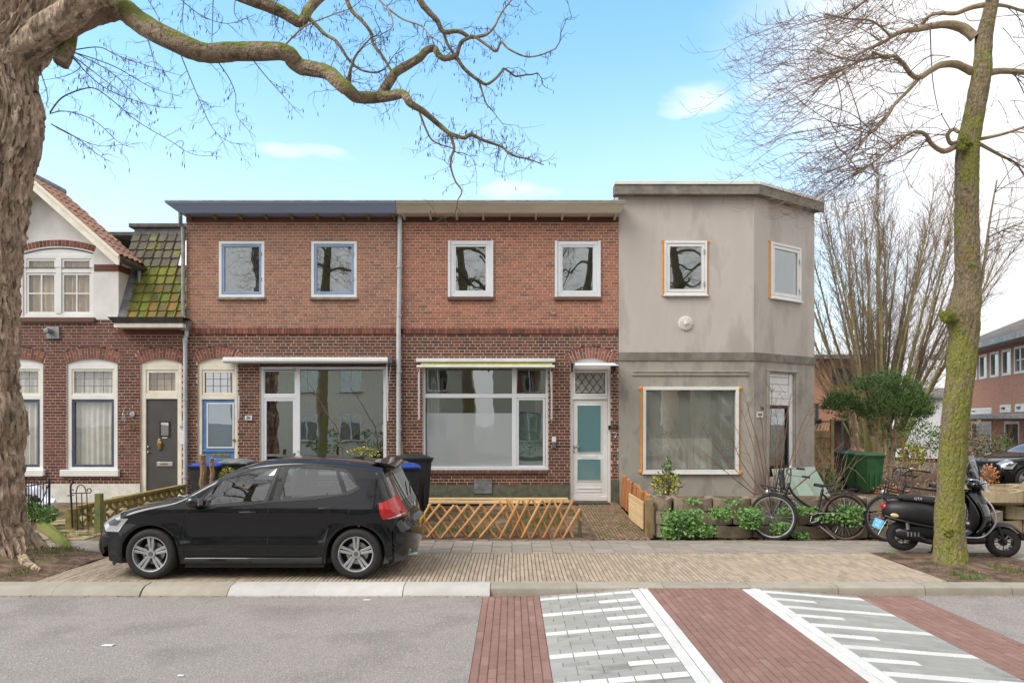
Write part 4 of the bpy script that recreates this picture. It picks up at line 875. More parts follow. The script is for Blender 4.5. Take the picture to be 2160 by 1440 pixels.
for n, w in enumerate(lw):
    a, b = w[0], w[1]; zl = FZ(990)
    c = MB().frame(a+.003, b-.003, zl, w[3]-.002, .09, YF+.03, YF+.12, .05, .12)
    c.box(a+.09, b-.09, YF+.032, YF+.12, FZ(842), FZ(833)); wo = c.build('window', 'white_paint', HL, bevel=.006)
    arch_panel(wo, a+.003, b-.003, w[3], w[4], w[3]-.002, YF+.035, YF+.1, 'white_paint')
    MB().frame(a+.092, b-.092, FZ(833)+.002, w[3]-.125, .04, YF+.045, YF+.1).build('sash', 'cream_paint', wo, bevel=.004)
    leaded(wo, a+.13, b-.13, FZ(833)+.04, w[3]-.165, 4, 3, YF+.07, 'glass_clear')
    MB().frame(a+.092, b-.092, zl+.052, FZ(842)-.002, .055, YF+.045, YF+.1).build('sash', 'navy_paint', wo, bevel=.004)
    MB().box(a+.14, b-.14, YF+.068, YF+.075, zl+.1, FZ(842)-.05).build('pane', 'glass_clear', wo)
    MB().box(a-.1, b+.05, YF-.07, YF+.1, WS-.02, zl-.002).build('sill', 'white_paint', wo, bevel=.01)
    if n < 2: curtain(a+.05, b-.05, zl+.05, w[3]-.1, YF+.16, 'curtain', ['white net curtain in the leaded window beside the grey door', 'white net curtain in the leaded window behind the gnarled trunk'][n], 8, .025)
cL, lL = door_case(HL, dl[0], dl[1], .14, dl[3], dl[4], 'cream_paint', FZ(829), FZ(841), 'door_grey', fw=.1)
leaded(cL, FX(313), FX(374), FZ(827), FZ(784), 4, 3, YF+.065, 'glass_clear')
curtain(FX(308), FX(378), FZ(830), FZ(780), YF+.16, 'curtain_tan', 'tan curtain behind the leaded light over the grey door', 5, .02)
MB().frame(FX(334), FX(356), FZ(921), FZ(888), .03, YF+.045, YF+.06).build('window_bead', 'black_plastic', lL); MB().box(FX(337), FX(353), YF+.05, YF+.0585, FZ(918), FZ(891)).build('pane', 'glass_dark', lL)
MB().box(FX(339), FX(350), YF+.054, YF+.0595, FZ(924), FZ(921.5)).build('name_strip', 'white_pvc', lL)
mb = MB(); mb.ico((FX(334), YF+.045, FZ(937)), .06, 3, .5, (.8,.4,1.9), 4); mb.ico((FX(337.5), YF+.02, FZ(935)), .025, 2, .2, (1.2,.7,1.4), 2); mb.build('mask_knocker', 'bronze', lL, True)
ms = MB().box(FX(328), FX(362), YF+.046, YF+.0595, FZ(983), FZ(974)).build('mail_slot', 'steel', lL, bevel=.004); MB().box(FX(336), FX(352), YF+.043, YF+.0455, FZ(980.5), FZ(977)).build('mail_flap', 'bronze', lL)
mb = MB()
for z in (942, 953): mb.lathe([(0,-.03),(.022,-.026),(.025,0)], (FX(310.5), YF+.058, FZ(z)), 'y', 12)
mb.build('handle', 'steel', lL, True)
MB().box(dl[0]-.03, dl[1]+.03, YF-.06, YF+.12, .07, .14).build('doorstep', 'sill_stone', HL)
text_mb('22', .16, front_M(FX(278), YF-.014, FZ(900))).build('number', 'bronze', HL)
np_ = MB().box(FX(379.5), FX(389), YF-.02, YF-.004, FZ(905), FZ(895)).build('number_plate', 'white_pvc', HL); text_mb('22', .075, front_M(FX(384.2), YF-.022, FZ(900))).build('number', 'ink', np_)
MB().box(FX(380.5), FX(388.5), YF-.03, YF-.004, FZ(937), FZ(907)).build('bell_box', 'white_pvc', HL, bevel=.008)
vb = MB().box(FX(101), FX(127.5), YF-.05, YF-.004, FZ(715), FZ(690)).build('flue_plate', 'zinc', HL, bevel=.006); MB().lathe([(0,-.16),(.05,-.155),(.055,-.05),(.055,0)], (FX(109.5), YF-.05, FZ(699)), 'y', 16).build('flue', 'zinc', vb, True)
# wall lamp
lm = MB().lathe([(0,-.03),(.055,-.025),(.06,0)], (FX(280), YF, FZ(873)), 'y', 16).build('wall_lamp', 'steel', HL, True)
MB().tube([(FX(280),YF-.02,FZ(873)),(FX(279),YF-.1,FZ(863)),(FX(274),YF-.14,FZ(857)),(FX(269),YF-.14,FZ(862)),(FX(268.5),YF-.14,FZ(870))], .008, 6).build('lamp_arm', 'steel', lm, True)
MB().lathe([(.02,.05),(.03,.03),(.055,-.1),(.06,-.12)], (FX(268.5),YF-.14,FZ(876)), 'z', 14).build('lamp_shade', 'screen', lm, True)
# white gable
za, zb2 = FZ(674), 5.4; gx0 = -2*9.92-xg; uw = (FX(48), FX(197), FZ(668), FZ(522))
cells(MB(), gx0, xg, za, 5.15, [(uw[0], uw[1], uw[2], 5.15)], YF, .12).build('gable_wall', 'stucco_white', HL)
cx_, hs_, R_, zc_ = arch_geo(uw[0], uw[1], 5.44, .12); thv = math.asin(hs_/R_)
poly = [(gx0, 5.15), (uw[0], 5.15), (uw[0], 5.42)]+[(cx_+R_*sin(a), zc_+R_*cos(a)) for a in [-thv+2*thv*i/12 for i in range(13)]]+[(uw[1], 5.42), (uw[1], 5.15), (xg, 5.15), (xg, 5.32), (-9.92, 6.75), (gx0, 5.32)]
MB().prism(poly, YF, YF+.12).build('gable_top', 'stucco_white', HL, fixn=True)
arch_bricks(HL, uw[0]-.02, uw[1]+.02, 5.47, .12, .13, 20, Y=YF-.006)
MB().box(uw[1]+.02, xg+.008, YF-.012, YF+.004, FZ(572), FZ(558)).build('brick_band', 'brick_left', HL)
zmid = FZ(572); c = MB().frame(uw[0], uw[1], uw[2], 5.42, .06, YF+.02, YF+.1, .07, .09); xm = (uw[0]+uw[1])/2
c.box(xm-.06, xm+.06, YF+.01, YF+.1, uw[2]+.07, 5.33); c.box(uw[0]+.06, xm-.06, YF+.02, YF+.1, zmid-.03, zmid+.03); c.box(xm+.06, uw[1]-.06, YF+.02, YF+.1, zmid-.03, zmid+.03)
wo = c.build('window', 'white_paint', HL, bevel=.006)
arch_panel(wo, uw[0], uw[1], 5.42, .12, 5.418, YF+.03, YF+.09, 'white_paint')
for (a, b) in ((uw[0]+.06, xm-.06), (xm+.06, uw[1]-.06)):
    for (z0_, z1_, mid) in ((uw[2]+.07, zmid-.03, True), (zmid+.03, 5.33, False)):
        mb = MB().frame(a+.003, b-.003, z0_+.003, z1_-.003, .04, YF+.035, YF+.08)
        if mid: mb.box((a+b)/2-.014, (a+b)/2+.014, YF+.037, YF+.078, z0_+.043, z1_-.043); mb.box(a+.043, (a+b)/2-.014, YF+.038, YF+.078, (z0_+z1_)/2-.014, (z0_+z1_)/2+.014); mb.box((a+b)/2+.014, b-.043, YF+.038, YF+.078, (z0_+z1_)/2-.014, (z0_+z1_)/2+.014)
        mb.build('sash', 'white_paint', wo); MB().box(a+.03, b-.03, YF+.056, YF+.062, z0_+.03, z1_-.03).build('pane', 'glass_clear', wo)
curtain(uw[0]+.05, uw[1]-.05, uw[2]+.05, 5.45, YF+.15, 'curtain_tan', 'tan and white curtains in the gable window', 10, .04)
MB().box(uw[0]-.05, uw[1]+.05, YF-.06, YF+.05, FZ(680), FZ(670)).build('sill', 'sill_brick', wo, bevel=.01)
# gable roof: verge boards, tiles, gutter
AX, AZ, EX, EZ = -9.92, 6.93, -8.12, 5.33; vy = 14.58
for s in (1, -1):
    mb = MB(); f = lambda x: AX+s*(x-AX)
    mb.prism([(f(AX), AZ-.02), (f(EX), EZ-.02), (f(EX), EZ-.2), (f(EX)-s*.05, EZ-.2), (f(AX), AZ-.24)], vy, vy+.05); mb.prism([(f(AX), AZ+.0), (f(EX+.02), EZ+.0), (f(EX), EZ-.06), (f(AX), AZ-.07)], vy-.03, vy-.001)
    mb.build('verge_board', 'cream_paint', HL, fixn=True)
    MB().add([(f(AX),vy,AZ-.03),(f(EX),vy,EZ-.03),(f(EX),15.6,EZ-.03),(f(AX),15.6,AZ-.03)], [(0,1,2,3)]).build('roof_boards', 'cream_paint', HL)
ru = Vector((EX-AX, 0, EZ-AZ)); ln = ru.length; ru.normalize(); nu_ = Vector((-ru.z, 0, ru.x))
if nu_.z < 0: nu_ = -nu_
cache = None
for i in range(10):
    for j in range(5):
        if cache is None:
            mb = MB()
            def tf(u, v):
                h = .025*sin(u*2*pi)*.8+.012; q = Vector((0, .2*u, 0))+ru*(.27*v)+nu_*(h+.03-.02*(1-v)); return q
            mb.grid(tf, 8, 2); mb.grid(lambda u, v: tf(u, 1)-nu_*.02*v, 8, 1); mb.grid(lambda u, v: tf(0, u)-nu_*.03*v, 2, 1); cache = mb.mesh('roof_tile', True); cache.materials.append(M['roof_orange'])
        o = bpy.data.objects.new('roof_tile', cache); COL.objects.link(o); o.parent = HL; org = ORG[HL.name]
        p = Vector((AX, vy+j*.2, AZ))+ru*(i*.24); o.location = (p.x-org[0], p.y-org[1]+rnd.uniform(-.006,.006), p.z-org[2]+rnd.uniform(0,.008)); o.rotation_euler = (0, rnd.uniform(-.02,.02), 0)
MB().tube([(AX, vy+.02, AZ+.02), (AX, 15.6, AZ+.02)], .09, 10).build('ridge', 'lead', HL, True)
MB().lathe([(.08,0),(.08,.95)], (EX+.05, 14.62, EZ-.09), 'y', 10, pi, 2*pi).build('gutter', 'dark_gutter', HL, True)
MB().tube([(EX+.02,15.35,EZ-.1),(EX+.02,15.35,EZ-.45)], .04, 10).build('downpipe', 'zinc', HL, True)
# cheek of the gable bay, lead soakers
my = lambda z: 14.96+(z-4.06)*.47
mb = MB(); mb.add([(xg, YF, za), (xg, my(za), za), (xg, my(5.3), 5.3), (xg, YF, 5.3)], [(0,1,2,3)]); mb.build('cheek', 'stucco_white', HL)
MB().add([(xg+.008, YF, FZ(572)), (xg+.008, my(FZ(572)), FZ(572)), (xg+.008, my(FZ(558)), FZ(558)), (xg+.008, YF, FZ(558))], [(0,1,2,3)]).build('brick_band', 'brick_left', HL)
MB().add([(xg+.004, my(4.05)-.12, 4.05), (xg+.16, my(4.05)-.03, 4.05), (xg+.1, my(5.35)-.03, 5.35), (xg+.004, my(5.35)-.12, 5.35)], [(0,1,2,3)]).build('flashing', 'lead', HL)
# mansard
zr = 6.12; xr0, xr1 = xg-.2, FX(388)
MB().add([(xr0, my(4.03), 4.03), (xr1, my(4.03), 4.03), (xr1, my(zr), zr), (xr0, my(zr), zr)], [(0,1,2,3)]).build('roof_boards', 'roof_dark', HL)
md = Vector((0, my(5)-my(4), 1)).normalized(); mn = Vector((0, -md.z, md.y)); ln = (zr-4.03)/md.z; rows = 10; cols = 7; tw = (xr1-xg)/cols*1.02; th_ = ln/rows; cm = {}
for i in range(rows):
    for j in range(-1, cols):
        mt = 'roof_moss' if i < 6 else 'roof_tile'
        if i in (6, 7, 8) and j >= cols-2: continue
        if mt not in cm:
            mb = MB()
            def tf(u, v):
                h = (.035*max(0, sin((u-.72)/.28*pi)) if u > .72 else .004*sin(u/.72*pi)); return Vector((tw*u, 0, 0))+md*(th_*1.18*v)+mn*(h+.03-.03*v)
            mb.grid(tf, 10, 2); mb.grid(lambda u, v: tf(u, 0)-mn*.03*v, 10, 1); cm[mt] = mb.mesh('roof_tile', True); cm[mt].materials.append(M[mt])
        p = Vector((xr1-(cols-j)*tw+(.0), my(4.03), 4.03))+md*(i*th_); o = bpy.data.objects.new('roof_tile', cm[mt]); COL.objects.link(o); o.parent = HL; org = ORG[HL.name]
        o.location = (p.x-org[0]+rnd.uniform(-.004,.004), p.y-org[1]-rnd.uniform(0,.008), p.z-org[2])
# roof light
p = Vector((xr1-.02-1.9*tw, my(4.03), 4.03))+md*(6*th_); q = p+md*(3*th_); e = mn*.06
rl = MB().add([p+e, p+e+Vector((1.85*tw,0,0)), q+e+Vector((1.85*tw,0,0)), q+e, p, p+Vector((1.85*tw,0,0)), q+Vector((1.85*tw,0,0)), q], [(0,1,5,4),(1,2,6,5),(2,3,7,6),(3,0,4,7)]).build('roof_light', 'lead', HL)
MB().add([p+e*.9, p+e*.9+Vector((1.85*tw,0,0)), q+e*.9+Vector((1.85*tw,0,0)), q+e*.9], [(0,1,2,3)]).build('pane', 'white_pvc', rl)  # opaque white instead of glass: the pane's bright sky reflection painted in
MB().box(xr0-.1, xr1, my(zr)-.1, my(zr)+.3, zr+.12, zr+.22).build('ridge_gutter', 'dark_gutter', HL, bevel=.02); MB().box(xr0, xr1, my(zr)-.03, my(zr)+.3, zr-.02, zr+.12).build('ridge_flashing', 'lead', HL)
MB().add([(XP(226,14.5),14.5,4.04),(XP(386,14.5),14.5,4.04),(XP(386,14.6),14.6,3.92),(XP(240,14.6),14.6,3.92),(XP(226,14.5)+.1,14.95,4.03),(XP(386,14.5),14.95,4.03)], [(3,2,1,0),(0,1,5,4)]).build('eaves_gutter', 'dark_gutter', HL)
MB().box(XP(240,14.6), XP(385,14.6), 14.6, YF-.001, 3.84, 3.925).build('eaves_board', 'cream_paint', HL)
MB().box(FX(250), FX(388), YF-.01, YF, FZ(706), FZ(694)).build('soldier_band', 'brick_left', HL)
# shell
mb = MB(); mb.add([(x0,YF+.02,.05),(x0,23,.05),(x0,23,5.3),(x0,YF+.02,5.3)], [(0,1,2,3)]); mb.add([(x0,23,.05),(x1,23,.05),(x1,23,6),(x0,23,6)], [(3,2,1,0)]); mb.build('side_walls', 'brick_far', HL)
MB().box(x0, x1, my(zr)+.2, 23, zr+.02, zr+.1).build('flat_roof', 'dark_gutter', HL)
mb = MB()
for za_, zb_2, xa, xb in ((.15, 3.6, x0+.2, x1-.2), (3.9, 5.6, gx0+.2, xg-.05)):
    a, b, c, d = xa, xb, YF+.13, YF+4; V = [(a,c,za_),(b,c,za_),(b,d,za_),(a,d,za_),(a,c,zb_2),(b,c,zb_2),(b,d,zb_2),(a,d,zb_2)]; mb.add(V, [(0,1,2,3),(7,6,5,4),(2,3,7,6),(3,0,4,7),(1,2,6,5)])
mb.build('room', 'room_wall', HL)
# ---------------------------------------------------------------- car: local x from nose (0) to tail (3.97), y half width to both sides, z up
def lerp_tab(t, x):
    if x <= t[0][0]: return t[0][1]
    for (a, b), (c, d) in zip(t, t[1:]):
        if x <= c: return b+(d-b)*(x-a)/(c-a)
    return t[-1][1]
def inside(poly, x, z):
    r = False; j = len(poly)-1
    for i in range(len(poly)):
        xi, zi = poly[i]; xj, zj = poly[j]
        if (zi > z) != (zj > z) and x < (xj-xi)*(z-zi)/(zj-zi)+xi: r = not r
        j = i
    return r
def make_car(label, loc, rz=0, wheelmat='alloy', plate=None, name='parked_car', detail=True, group=None):
    T = thing(name, label, 'car', loc, group, local=True, rz=rz)
    fw, rw = .80, 3.27
    # outer outline, clockwise from the front lip over the roof to the rear; (x, z, inset radius)
    top = [(.10,.20,.16),(.03,.27,.22),(.0,.36,.26),(.0,.46,.28),(.025,.56,.28),(.06,.635,.26),(.12,.70,.20),(.24,.765,.13),(.42,.83,.10),(.62,.885,.085),(.82,.925,.075),(1.00,.955,.07),(1.12,.985,.065),
        (1.25,1.055,.07),(1.40,1.145,.075),(1.56,1.235,.08),(1.72,1.315,.085),(1.88,1.375,.09),(2.08,1.42,.095),(2.32,1.445,.1),(2.60,1.452,.1),(2.88,1.44,.1),(3.12,1.42,.1),(3.34,1.395,.1),(3.50,1.37,.1),(3.58,1.345,.11),
        (3.62,1.29,.14),(3.665,1.20,.16),(3.71,1.11,.18),(3.76,1.01,.2),(3.80,.93,.22),(3.84,.86,.22),(3.87,.78,.22),(3.885,.70,.22),(3.93,.655,.24),(3.965,.60,.26),(3.97,.50,.26),(3.955,.40,.25),(3.92,.30,.22),(3.86,.22,.18)]
    pts = spline([(a, b, c) for a, b, c in top], 3); n = len(pts)
    def inset(i):
        p = pts[i]; t = pts[min(i+1, n-1)]-pts[max(i-1, 0)]; t = Vector((t.x, t.y)).normalized(); nn = Vector((t.y, -t.x)); return Vector((p.x, p.y))+nn*p.z
    ins = [inset(i) for i in range(n)]
    def sm(a, b, x): t = max(0, min(1, (x-a)/(b-a))); return t*t*(3-2*t)
    def half(x, z):                                   # half width of the body side
        w = .835
        w -= .17*max(0, (.55-x)/.55)**2+.10*max(0, (x-3.35)/.62)**2
        w -= .05*max(0, (.42-z)/.3)**2
        w -= .0+.36*max(0, z-.93)+.18*max(0, z-1.2)
        w += .020*sm(.34, .40, z)*(1-sm(.40, .50, z))*(1 if 1.1 < x < 2.9 else 0)     # sill crease
        w += .030*sm(.66, .80, z)*(1-sm(.80, .95, z))                                   # shoulder
        for c in (fw, rw):
            d = sqrt((x-c)**2+(z-.31)**2); w += .022*(1-sm(.36, .52, d))
        return w
    R_ = .352
    win = [[(1.40,.885),(1.435,1.0),(1.62,1.185),(1.85,1.285),(2.06,1.325),(2.285,1.338),(2.18,.935)], [(2.335,.945),(2.40,1.338),(2.72,1.335),(3.0,1.315),(3.115,1.02)], [(3.02,1.31),(3.12,1.285),(3.29,1.10),(3.15,1.03)]]
    # body side
    up, lo = [], []
    for i, p in enumerate(ins): (up if True else lo).append(p)
    upx = sorted([(p.x, p.y) for i, p in enumerate(ins) if pts[i].y > .62]); 
    def ztop(x): return lerp_tab(upx, x)
    def zbot(x):
        z = .185+.05*sm(3.3, 3.75, x)+.03*sm(.5, .2, x)
        for c in (fw, rw):
            q = R_**2-(x-c)**2
            if q > 0: z = max(z, .30+sqrt(q))
        return z
    xa, xb = .262, 3.70
    for s in (-1, 1):
        mb = MB(); NX, NZ = 150, 30
        def fn(u, v):
            x = xa+(xb-xa)*u; zb, zt = zbot(x), max(zbot(x)+.01, ztop(x)); z = zb+(zt-zb)*v; return (x, s*half(x, z), z)
        def keep(u, v):
            x = xa+(xb-xa)*u; z = zbot(x)+(ztop(x)-zbot(x))*v; return not any(inside(w, x, z) for w in win)
        mb.grid(fn, NX, NZ, keep); mb.build('side_panel', 'car_paint', T, 50)
        for w in win:                                 # rubber round each side window, and the glass
            m = len(w); cx = sum(p[0] for p in w)/m; cz = sum(p[1] for p in w)/m; rb = MB()
            loop = []
            for i in range(m):
                a, b = Vector(w[i]), Vector(w[(i+1) % m]); loop += [a.lerp(b, k/6) for k in range(6)]
            L_ = len(loop)
            def off(p, d): v = Vector((cx, cz))-p; return p+v.normalized()*d
            vs = []; fs = []
            for p in loop:
                o_, i_ = off(p, -.028), off(p, .016); vs += [(o_.x, s*(half(*o_)+.004), o_.y), (i_.x, s*(half(*i_)+.002), i_.y)]
            for i in range(L_): j = (i+1) % L_; fs.append((2*i, 2*j, 2*j+1, 2*i+1))
            rb.add(vs, fs); wo = rb.build('window_seal', 'black_plastic', T, True)
            gl = MB(); gl.add([(cx, s*(half(cx, cz)-.004), cz)]+[(p.x, s*(half(*p)-.004), p.y) for p in loop], [(0, 1+i, 1+(i+1) % L_) for i in range(L_)]); gl.build('side_window', 'glass_car', wo, True)
    # strips over the nose, bonnet, screen, roof and tail
    K = 18
    def strip(i, u):                                  # u in -1..1
        q = ins[i]; p = Vector((pts[i].x, pts[i].y)); w = half(max(.0, min(3.97, q.x)), q.y); e = max(0, 1-abs(u)**2.6)**(1/2.6)
        r = q+(p-q)*e; ypos = w*(abs(u)**.92)*(1 if u > 0 else -1); return (r.x, ypos, r.y)
    us = [sin(pi/2*(-1+2*k/K)) for k in range(K+1)]
    def patch(i0, i1, name, mt, u0=-1, u1=1, lift=0):
        ks = [u for u in us if u0 <= u <= u1]; mb = MB(); mb.grid(lambda a, b: strip(i0+round(a*(i1-i0)), ks[round(b*(len(ks)-1))]), i1-i0, len(ks)-1)
        if lift: mb.v = [(x+lift*(-.5 if x < 2 else .6), y, z+lift*.8) for x, y, z in mb.v]
        return mb.build(name, mt, T, 50)
    idx = lambda x, z: min(range(n), key=lambda i: (pts[i].x-x)**2+(pts[i].y-z)**2)
    i_b, i_h, i_s, i_r, i_t, i_g, i_e = idx(.10, .68), idx(1.12, .985), idx(1.14, .99), idx(1.86, 1.37), idx(3.58, 1.345), idx(3.65, 1.24), idx(3.80, .93)
    patch(0, i_b, 'front_bumper', 'car_paint'); bon = patch(i_b, i_h, 'bonnet', 'car_paint')
    patch(i_h, i_r, 'screen_frame', 'car_paint', -1, -.93); patch(i_h, i_r, 'screen_frame', 'car_paint', .93, 1)
    patch(i_h, i_r, 'windscreen', 'glass_car', -.95, .95)
    roof = patch(i_r, i_t, 'roof', 'car_paint'); hatch = patch(i_t, i_g, 'tailgate', 'car_paint'); patch(i_g, i_e, 'rear_window', 'glass_dark', -.9, .9)
    patch(i_g, i_e, 'tailgate_edge', 'black_gloss', -1, -.86); patch(i_g, i_e, 'tailgate_edge', 'black_gloss', .86, 1); patch(i_e, n-1, 'rear_bumper', 'car_paint')
    # spoiler
    MB().prism([(3.40,1.405),(3.60,1.372),(3.70,1.335),(3.69,1.315),(3.57,1.325)], -.55, .55).build('spoiler', 'car_paint', T, fixn=True, bevel=.008)
    # underbody, arches
    MB().box(.3, 3.7, -.70, .70, .17, .34).build('underbody', 'black_plastic', T)
    for c in (fw, rw):
        for s in (-1, 1): MB().lathe([(.345,0),(.345,.26)], (c, s*.84 if s < 0 else .84-.26, .305), 'y', 20, -.15, pi+.15).build('arch_liner', 'black_plastic', T, True)
    for s in (-1, 1):
        q = lambda y, z: (s*y, z)
        MB().prism([q(.79,.17),q(.845,.185),q(.856,.225),q(.845,.262),q(.79,.275)], 1.21, 2.87, 'x').build('side_skirt', 'car_paint', T, fixn=True, bevel=.01)
        MB().prism([q(.74,.12),q(.80,.14),q(.80,.172),q(.74,.172)], 1.2, 2.88, 'x').build('sill', 'black_plastic', T, fixn=True)
    MB().grid(lambda u, v: (.06+.26*abs(2*u-1)**2.4+.06*v, -.76+1.52*u, .15+.055*v), 24, 2).build('front_lip', 'black_plastic', T, True)
    # rear diffuser and exhaust
    mb = MB(); mb.grid(lambda u, v: (3.93-.30*abs(2*u-1)**2.6-.05*(1-v), -.76+1.52*u, .17+.20*v), 24, 4); mb.build('diffuser', 'grey_plastic', T, True)
    MB().tube([(3.80,-.42,.235),(3.955,-.42,.23)], .035, 10).build('exhaust', 'steel', T, True)
    # wheels
    def wheel(c, s):
        tw = .2; y0 = s*.845
        W_ = MB().lathe([(.205,0),(.215,-.008),(.25,-.014),(.285,-.008),(.303,.02),(.307,.05),(.307,tw-.05),(.303,tw-.02),(.285,tw),(.22,tw)], (0,0,0), 'y', 48)
        Mx = Matrix.Translation((c, y0, .305)) @ (Matrix.Identity(4) if s < 0 else Matrix.Rotation(pi, 4, 'Z'))
        W_.v = [tuple(Mx @ Vector(v)) for v in W_.v]; w = W_.build('wheel', 'rubber', T, 60)
        rim = MB(Mx); rim.lathe([(.20,.12),(.208,.03),(.216,-.002),(.212,-.010),(.200,-.006),(.194,.012),(.19,.06)], (0,0,0), 'y', 48); rim.lathe([(.0,.012),(.05,.008),(.056,.02),(.056,.06)], (0,0,0), 'y', 20); rim.build('rim', wheelmat, w, 40)
        for k in range(5):
            for d in (-.062, .062):
                a = 2*pi*k/5+.31
                for t0 in (0,):
                    p0 = Vector((.045*cos(a+d*5), .022, .045*sin(a+d*5))); p1 = Vector((.203*cos(a+d*2.1), .006, .203*sin(a+d*2.1)))
                    sp = MB(Mx); ra = (p1-p0).normalized(); pe = Vector((-ra.z, 0, ra.x)); h0, h1 = .0135, .018
                    sp.add([p0-pe*h0, p0+pe*h0, p1+pe*h1, p1-pe*h1, p0-pe*h0+Vector((0,.035,0)), p0+pe*h0+Vector((0,.035,0)), p1+pe*h1+Vector((0,.03,0)), p1-pe*h1+Vector((0,.03,0))], [(3,2,1,0),(0,1,5,4),(1,2,6,5),(2,3,7,6),(3,0,4,7)])
                    sp.build('spoke', wheelmat, w, bevel=.004)
            b = MB(Mx); a = 2*pi*k/5+.31+pi/5; b.lathe([(0,.012),(.008,.012),(.008,.03)], (.062*cos(a), 0, .062*sin(a)), 'y', 8); b.build('wheel_bolt', 'black_plastic', w)
        d = MB(Mx); d.lathe([(0,.085),(.135,.085),(.135,.10)], (0,0,0), 'y', 28); d.build('brake_disc', 'spoke', w)
        d = MB(Mx); d.lathe([(0,.125),(.205,.125)], (0,0,0), 'y', 28); d.build('wheel_back', 'ink', w)
        cpp = MB(Mx); cpp.lathe([(0,.004),(.026,.004),(.028,.01)], (0,0,0), 'y', 16); cpp.lathe([(.018,.0025),(.022,.0025)], (0,0,0), 'y', 16); cpp.build('hub_cap', 'grey_plastic', w, True)
    for c in (fw, rw):
        for s in (-1, 1): wheel(c, s)
    # seams
    def seam(line, s, w=.006, mt='ink', lift=.0025, name='panel_seam'):
        P_ = [Vector(p) for p in spline(line, 6)]; vs = []; fs = []
        for i, p in enumerate(P_):
            t = P_[min(i+1, len(P_)-1)]-P_[max(i-1, 0)]; t.normalize(); nn = Vector((-t.y, t.x))*w/2
            for q in (p-nn, p+nn): vs.append((q.x, s*(half(q.x, q.y)+lift), q.y))
        for i in range(len(P_)-1): fs.append((2*i, 2*i+1, 2*i+3, 2*i+2))
        return MB().add(vs, fs).build(name, mt, T)
    for s in (-1, 1):
        seam([(1.36,.89),(1.25,.82),(1.205,.72),(1.195,.5),(1.20,.28)], s); seam([(2.26,.95),(2.225,.82),(2.21,.6),(2.21,.28)], s); seam([(3.19,1.02),(3.20,.86),(3.14,.72),(3.0,.55),(2.87,.40),(2.83,.28)], s); seam([(1.2,.275),(2.0,.275),(2.83,.275)], s)
        seam([(1.17,.92),(1.30,.885),(1.41,.875),(1.8,.905),(2.2,.932),(2.6,.96),(3.1,1.01)], s, .012, 'black_plastic', .003, 'belt_trim')
        seam([(.27,.745),(.5,.81),(.8,.87),(1.06,.915)], s)
        seam([(.45,.62),(.40,.55),(.43,.45)], s); seam([(3.62,.60),(3.70,.45),(3.66,.30)], s)
        seam([(2.30,.935),(2.37,1.34)], s, .075, 'black_plastic', .0015, 'pillar_trim')
        for hx in (1.98, 2.93):
            hz_ = .80 if hx < 2.5 else .845
            mb = MB(); m = 16; mb.add([(hx, s*(half(hx, hz_)+.003), hz_)]+[(hx+.055*cos(2*pi*k/m), s*(half(hx+.055*cos(2*pi*k/m), hz_+.042*sin(2*pi*k/m))+.003), hz_+.042*sin(2*pi*k/m)) for k in range(m)], [(0, 1+k, 1+(k+1) % m) for k in range(m)])
            hb = mb.build('handle_recess', 'black_gloss', T); MB().tube([(hx-.1, s*(half(hx, hz_)+.006), hz_+.004), (hx-.08, s*(half(hx, hz_)+.03), hz_+.006), (hx+.07, s*(half(hx, hz_)+.03), hz_+.010), (hx+.095, s*(half(hx, hz_)+.006), hz_+.010)], .014, 8).build('door_handle', 'car_paint', hb, True)
        # mirror
        mi = MB(); mi.ico((1.36, s*.93, .945), .1, 3, 0, (.85, .95, .72)); mi.v = [(x, y, z) for x, y, z in mi.v]; mo = mi.build('mirror', 'black_gloss', T, True)
        MB().bar((1.38, s*.80, .90), (1.37, s*.90, .915), .05, .03).build('mirror_arm', 'black_plastic', mo); MB().box(1.435, 1.445, s*.93-.06, s*.93+.06, .90, .99).build('mirror_glass', 'steel', mo)
        # small quarter glass ahead of the door
        MB().add([(q[0], s*(half(*q)+.003), q[1]) for q in ((1.175,.925),(1.395,1.05),(1.375,.89),(1.26,.885))], [(0,1,2,3)]).build('quarter_window', 'black_gloss', T)
        # lights
        def lamp(poly, mt, nm, lift=.006):
            cx = sum(p[0] for p in poly)/len(poly); cz = sum(p[1] for p in poly)/len(poly); loop = [Vector((p[0], p[1])) for p in poly]; loop = spline([(*p,) for p in loop]+[(*loop[0],)], 5)[:-1]; m = len(loop)
            def H2(x, z):                             # side surface that turns round the corner towards nose or tail
                q = half(x, z); 
                return q
            rings = []; vs = [(cx, s*(H2(cx, cz)+lift+.004), cz)]
            for f in (.35, .7, 1): 
                for p in loop: x, z = cx+(p.x-cx)*f, cz+(p.y-cz)*f; vs.append((x, s*(H2(x, z)+lift-(.0 if f < 1 else .004)), z))
            fs = [(0, 1+i, 1+(i+1) % m) for i in range(m)]
            for r in range(2): fs += [(1+r*m+i, 1+r*m+(i+1) % m, 1+(r+1)*m+(i+1) % m, 1+(r+1)*m+i) for i in range(m)]
            return MB().add(vs, fs).build(nm, mt, T, True)
        # tail lamp wraps from the side on to the tailgate
        rows = [i for i in range(i_t, n) if .70 <= ins[i].y <= .955][::-1]; m_ = len(rows)-1; tl = MB()
        def tf(u, v):
            i = rows[round(v*m_)]; q = ins[i]; xs_ = 3.59-.05*v
            if u <= .5: x = xs_+(q.x-xs_)*u/.5; return (x+.004, s*(half(x, q.y)+.009), q.y)
            p = strip(i, 1-.34*(u-.5)/.5); return (p[0]+.009, s*(abs(p[1])+.008), p[2])
        tl.grid(tf, 16, m_); to = tl.build('tail_lamp', 'red_lens', T, True)
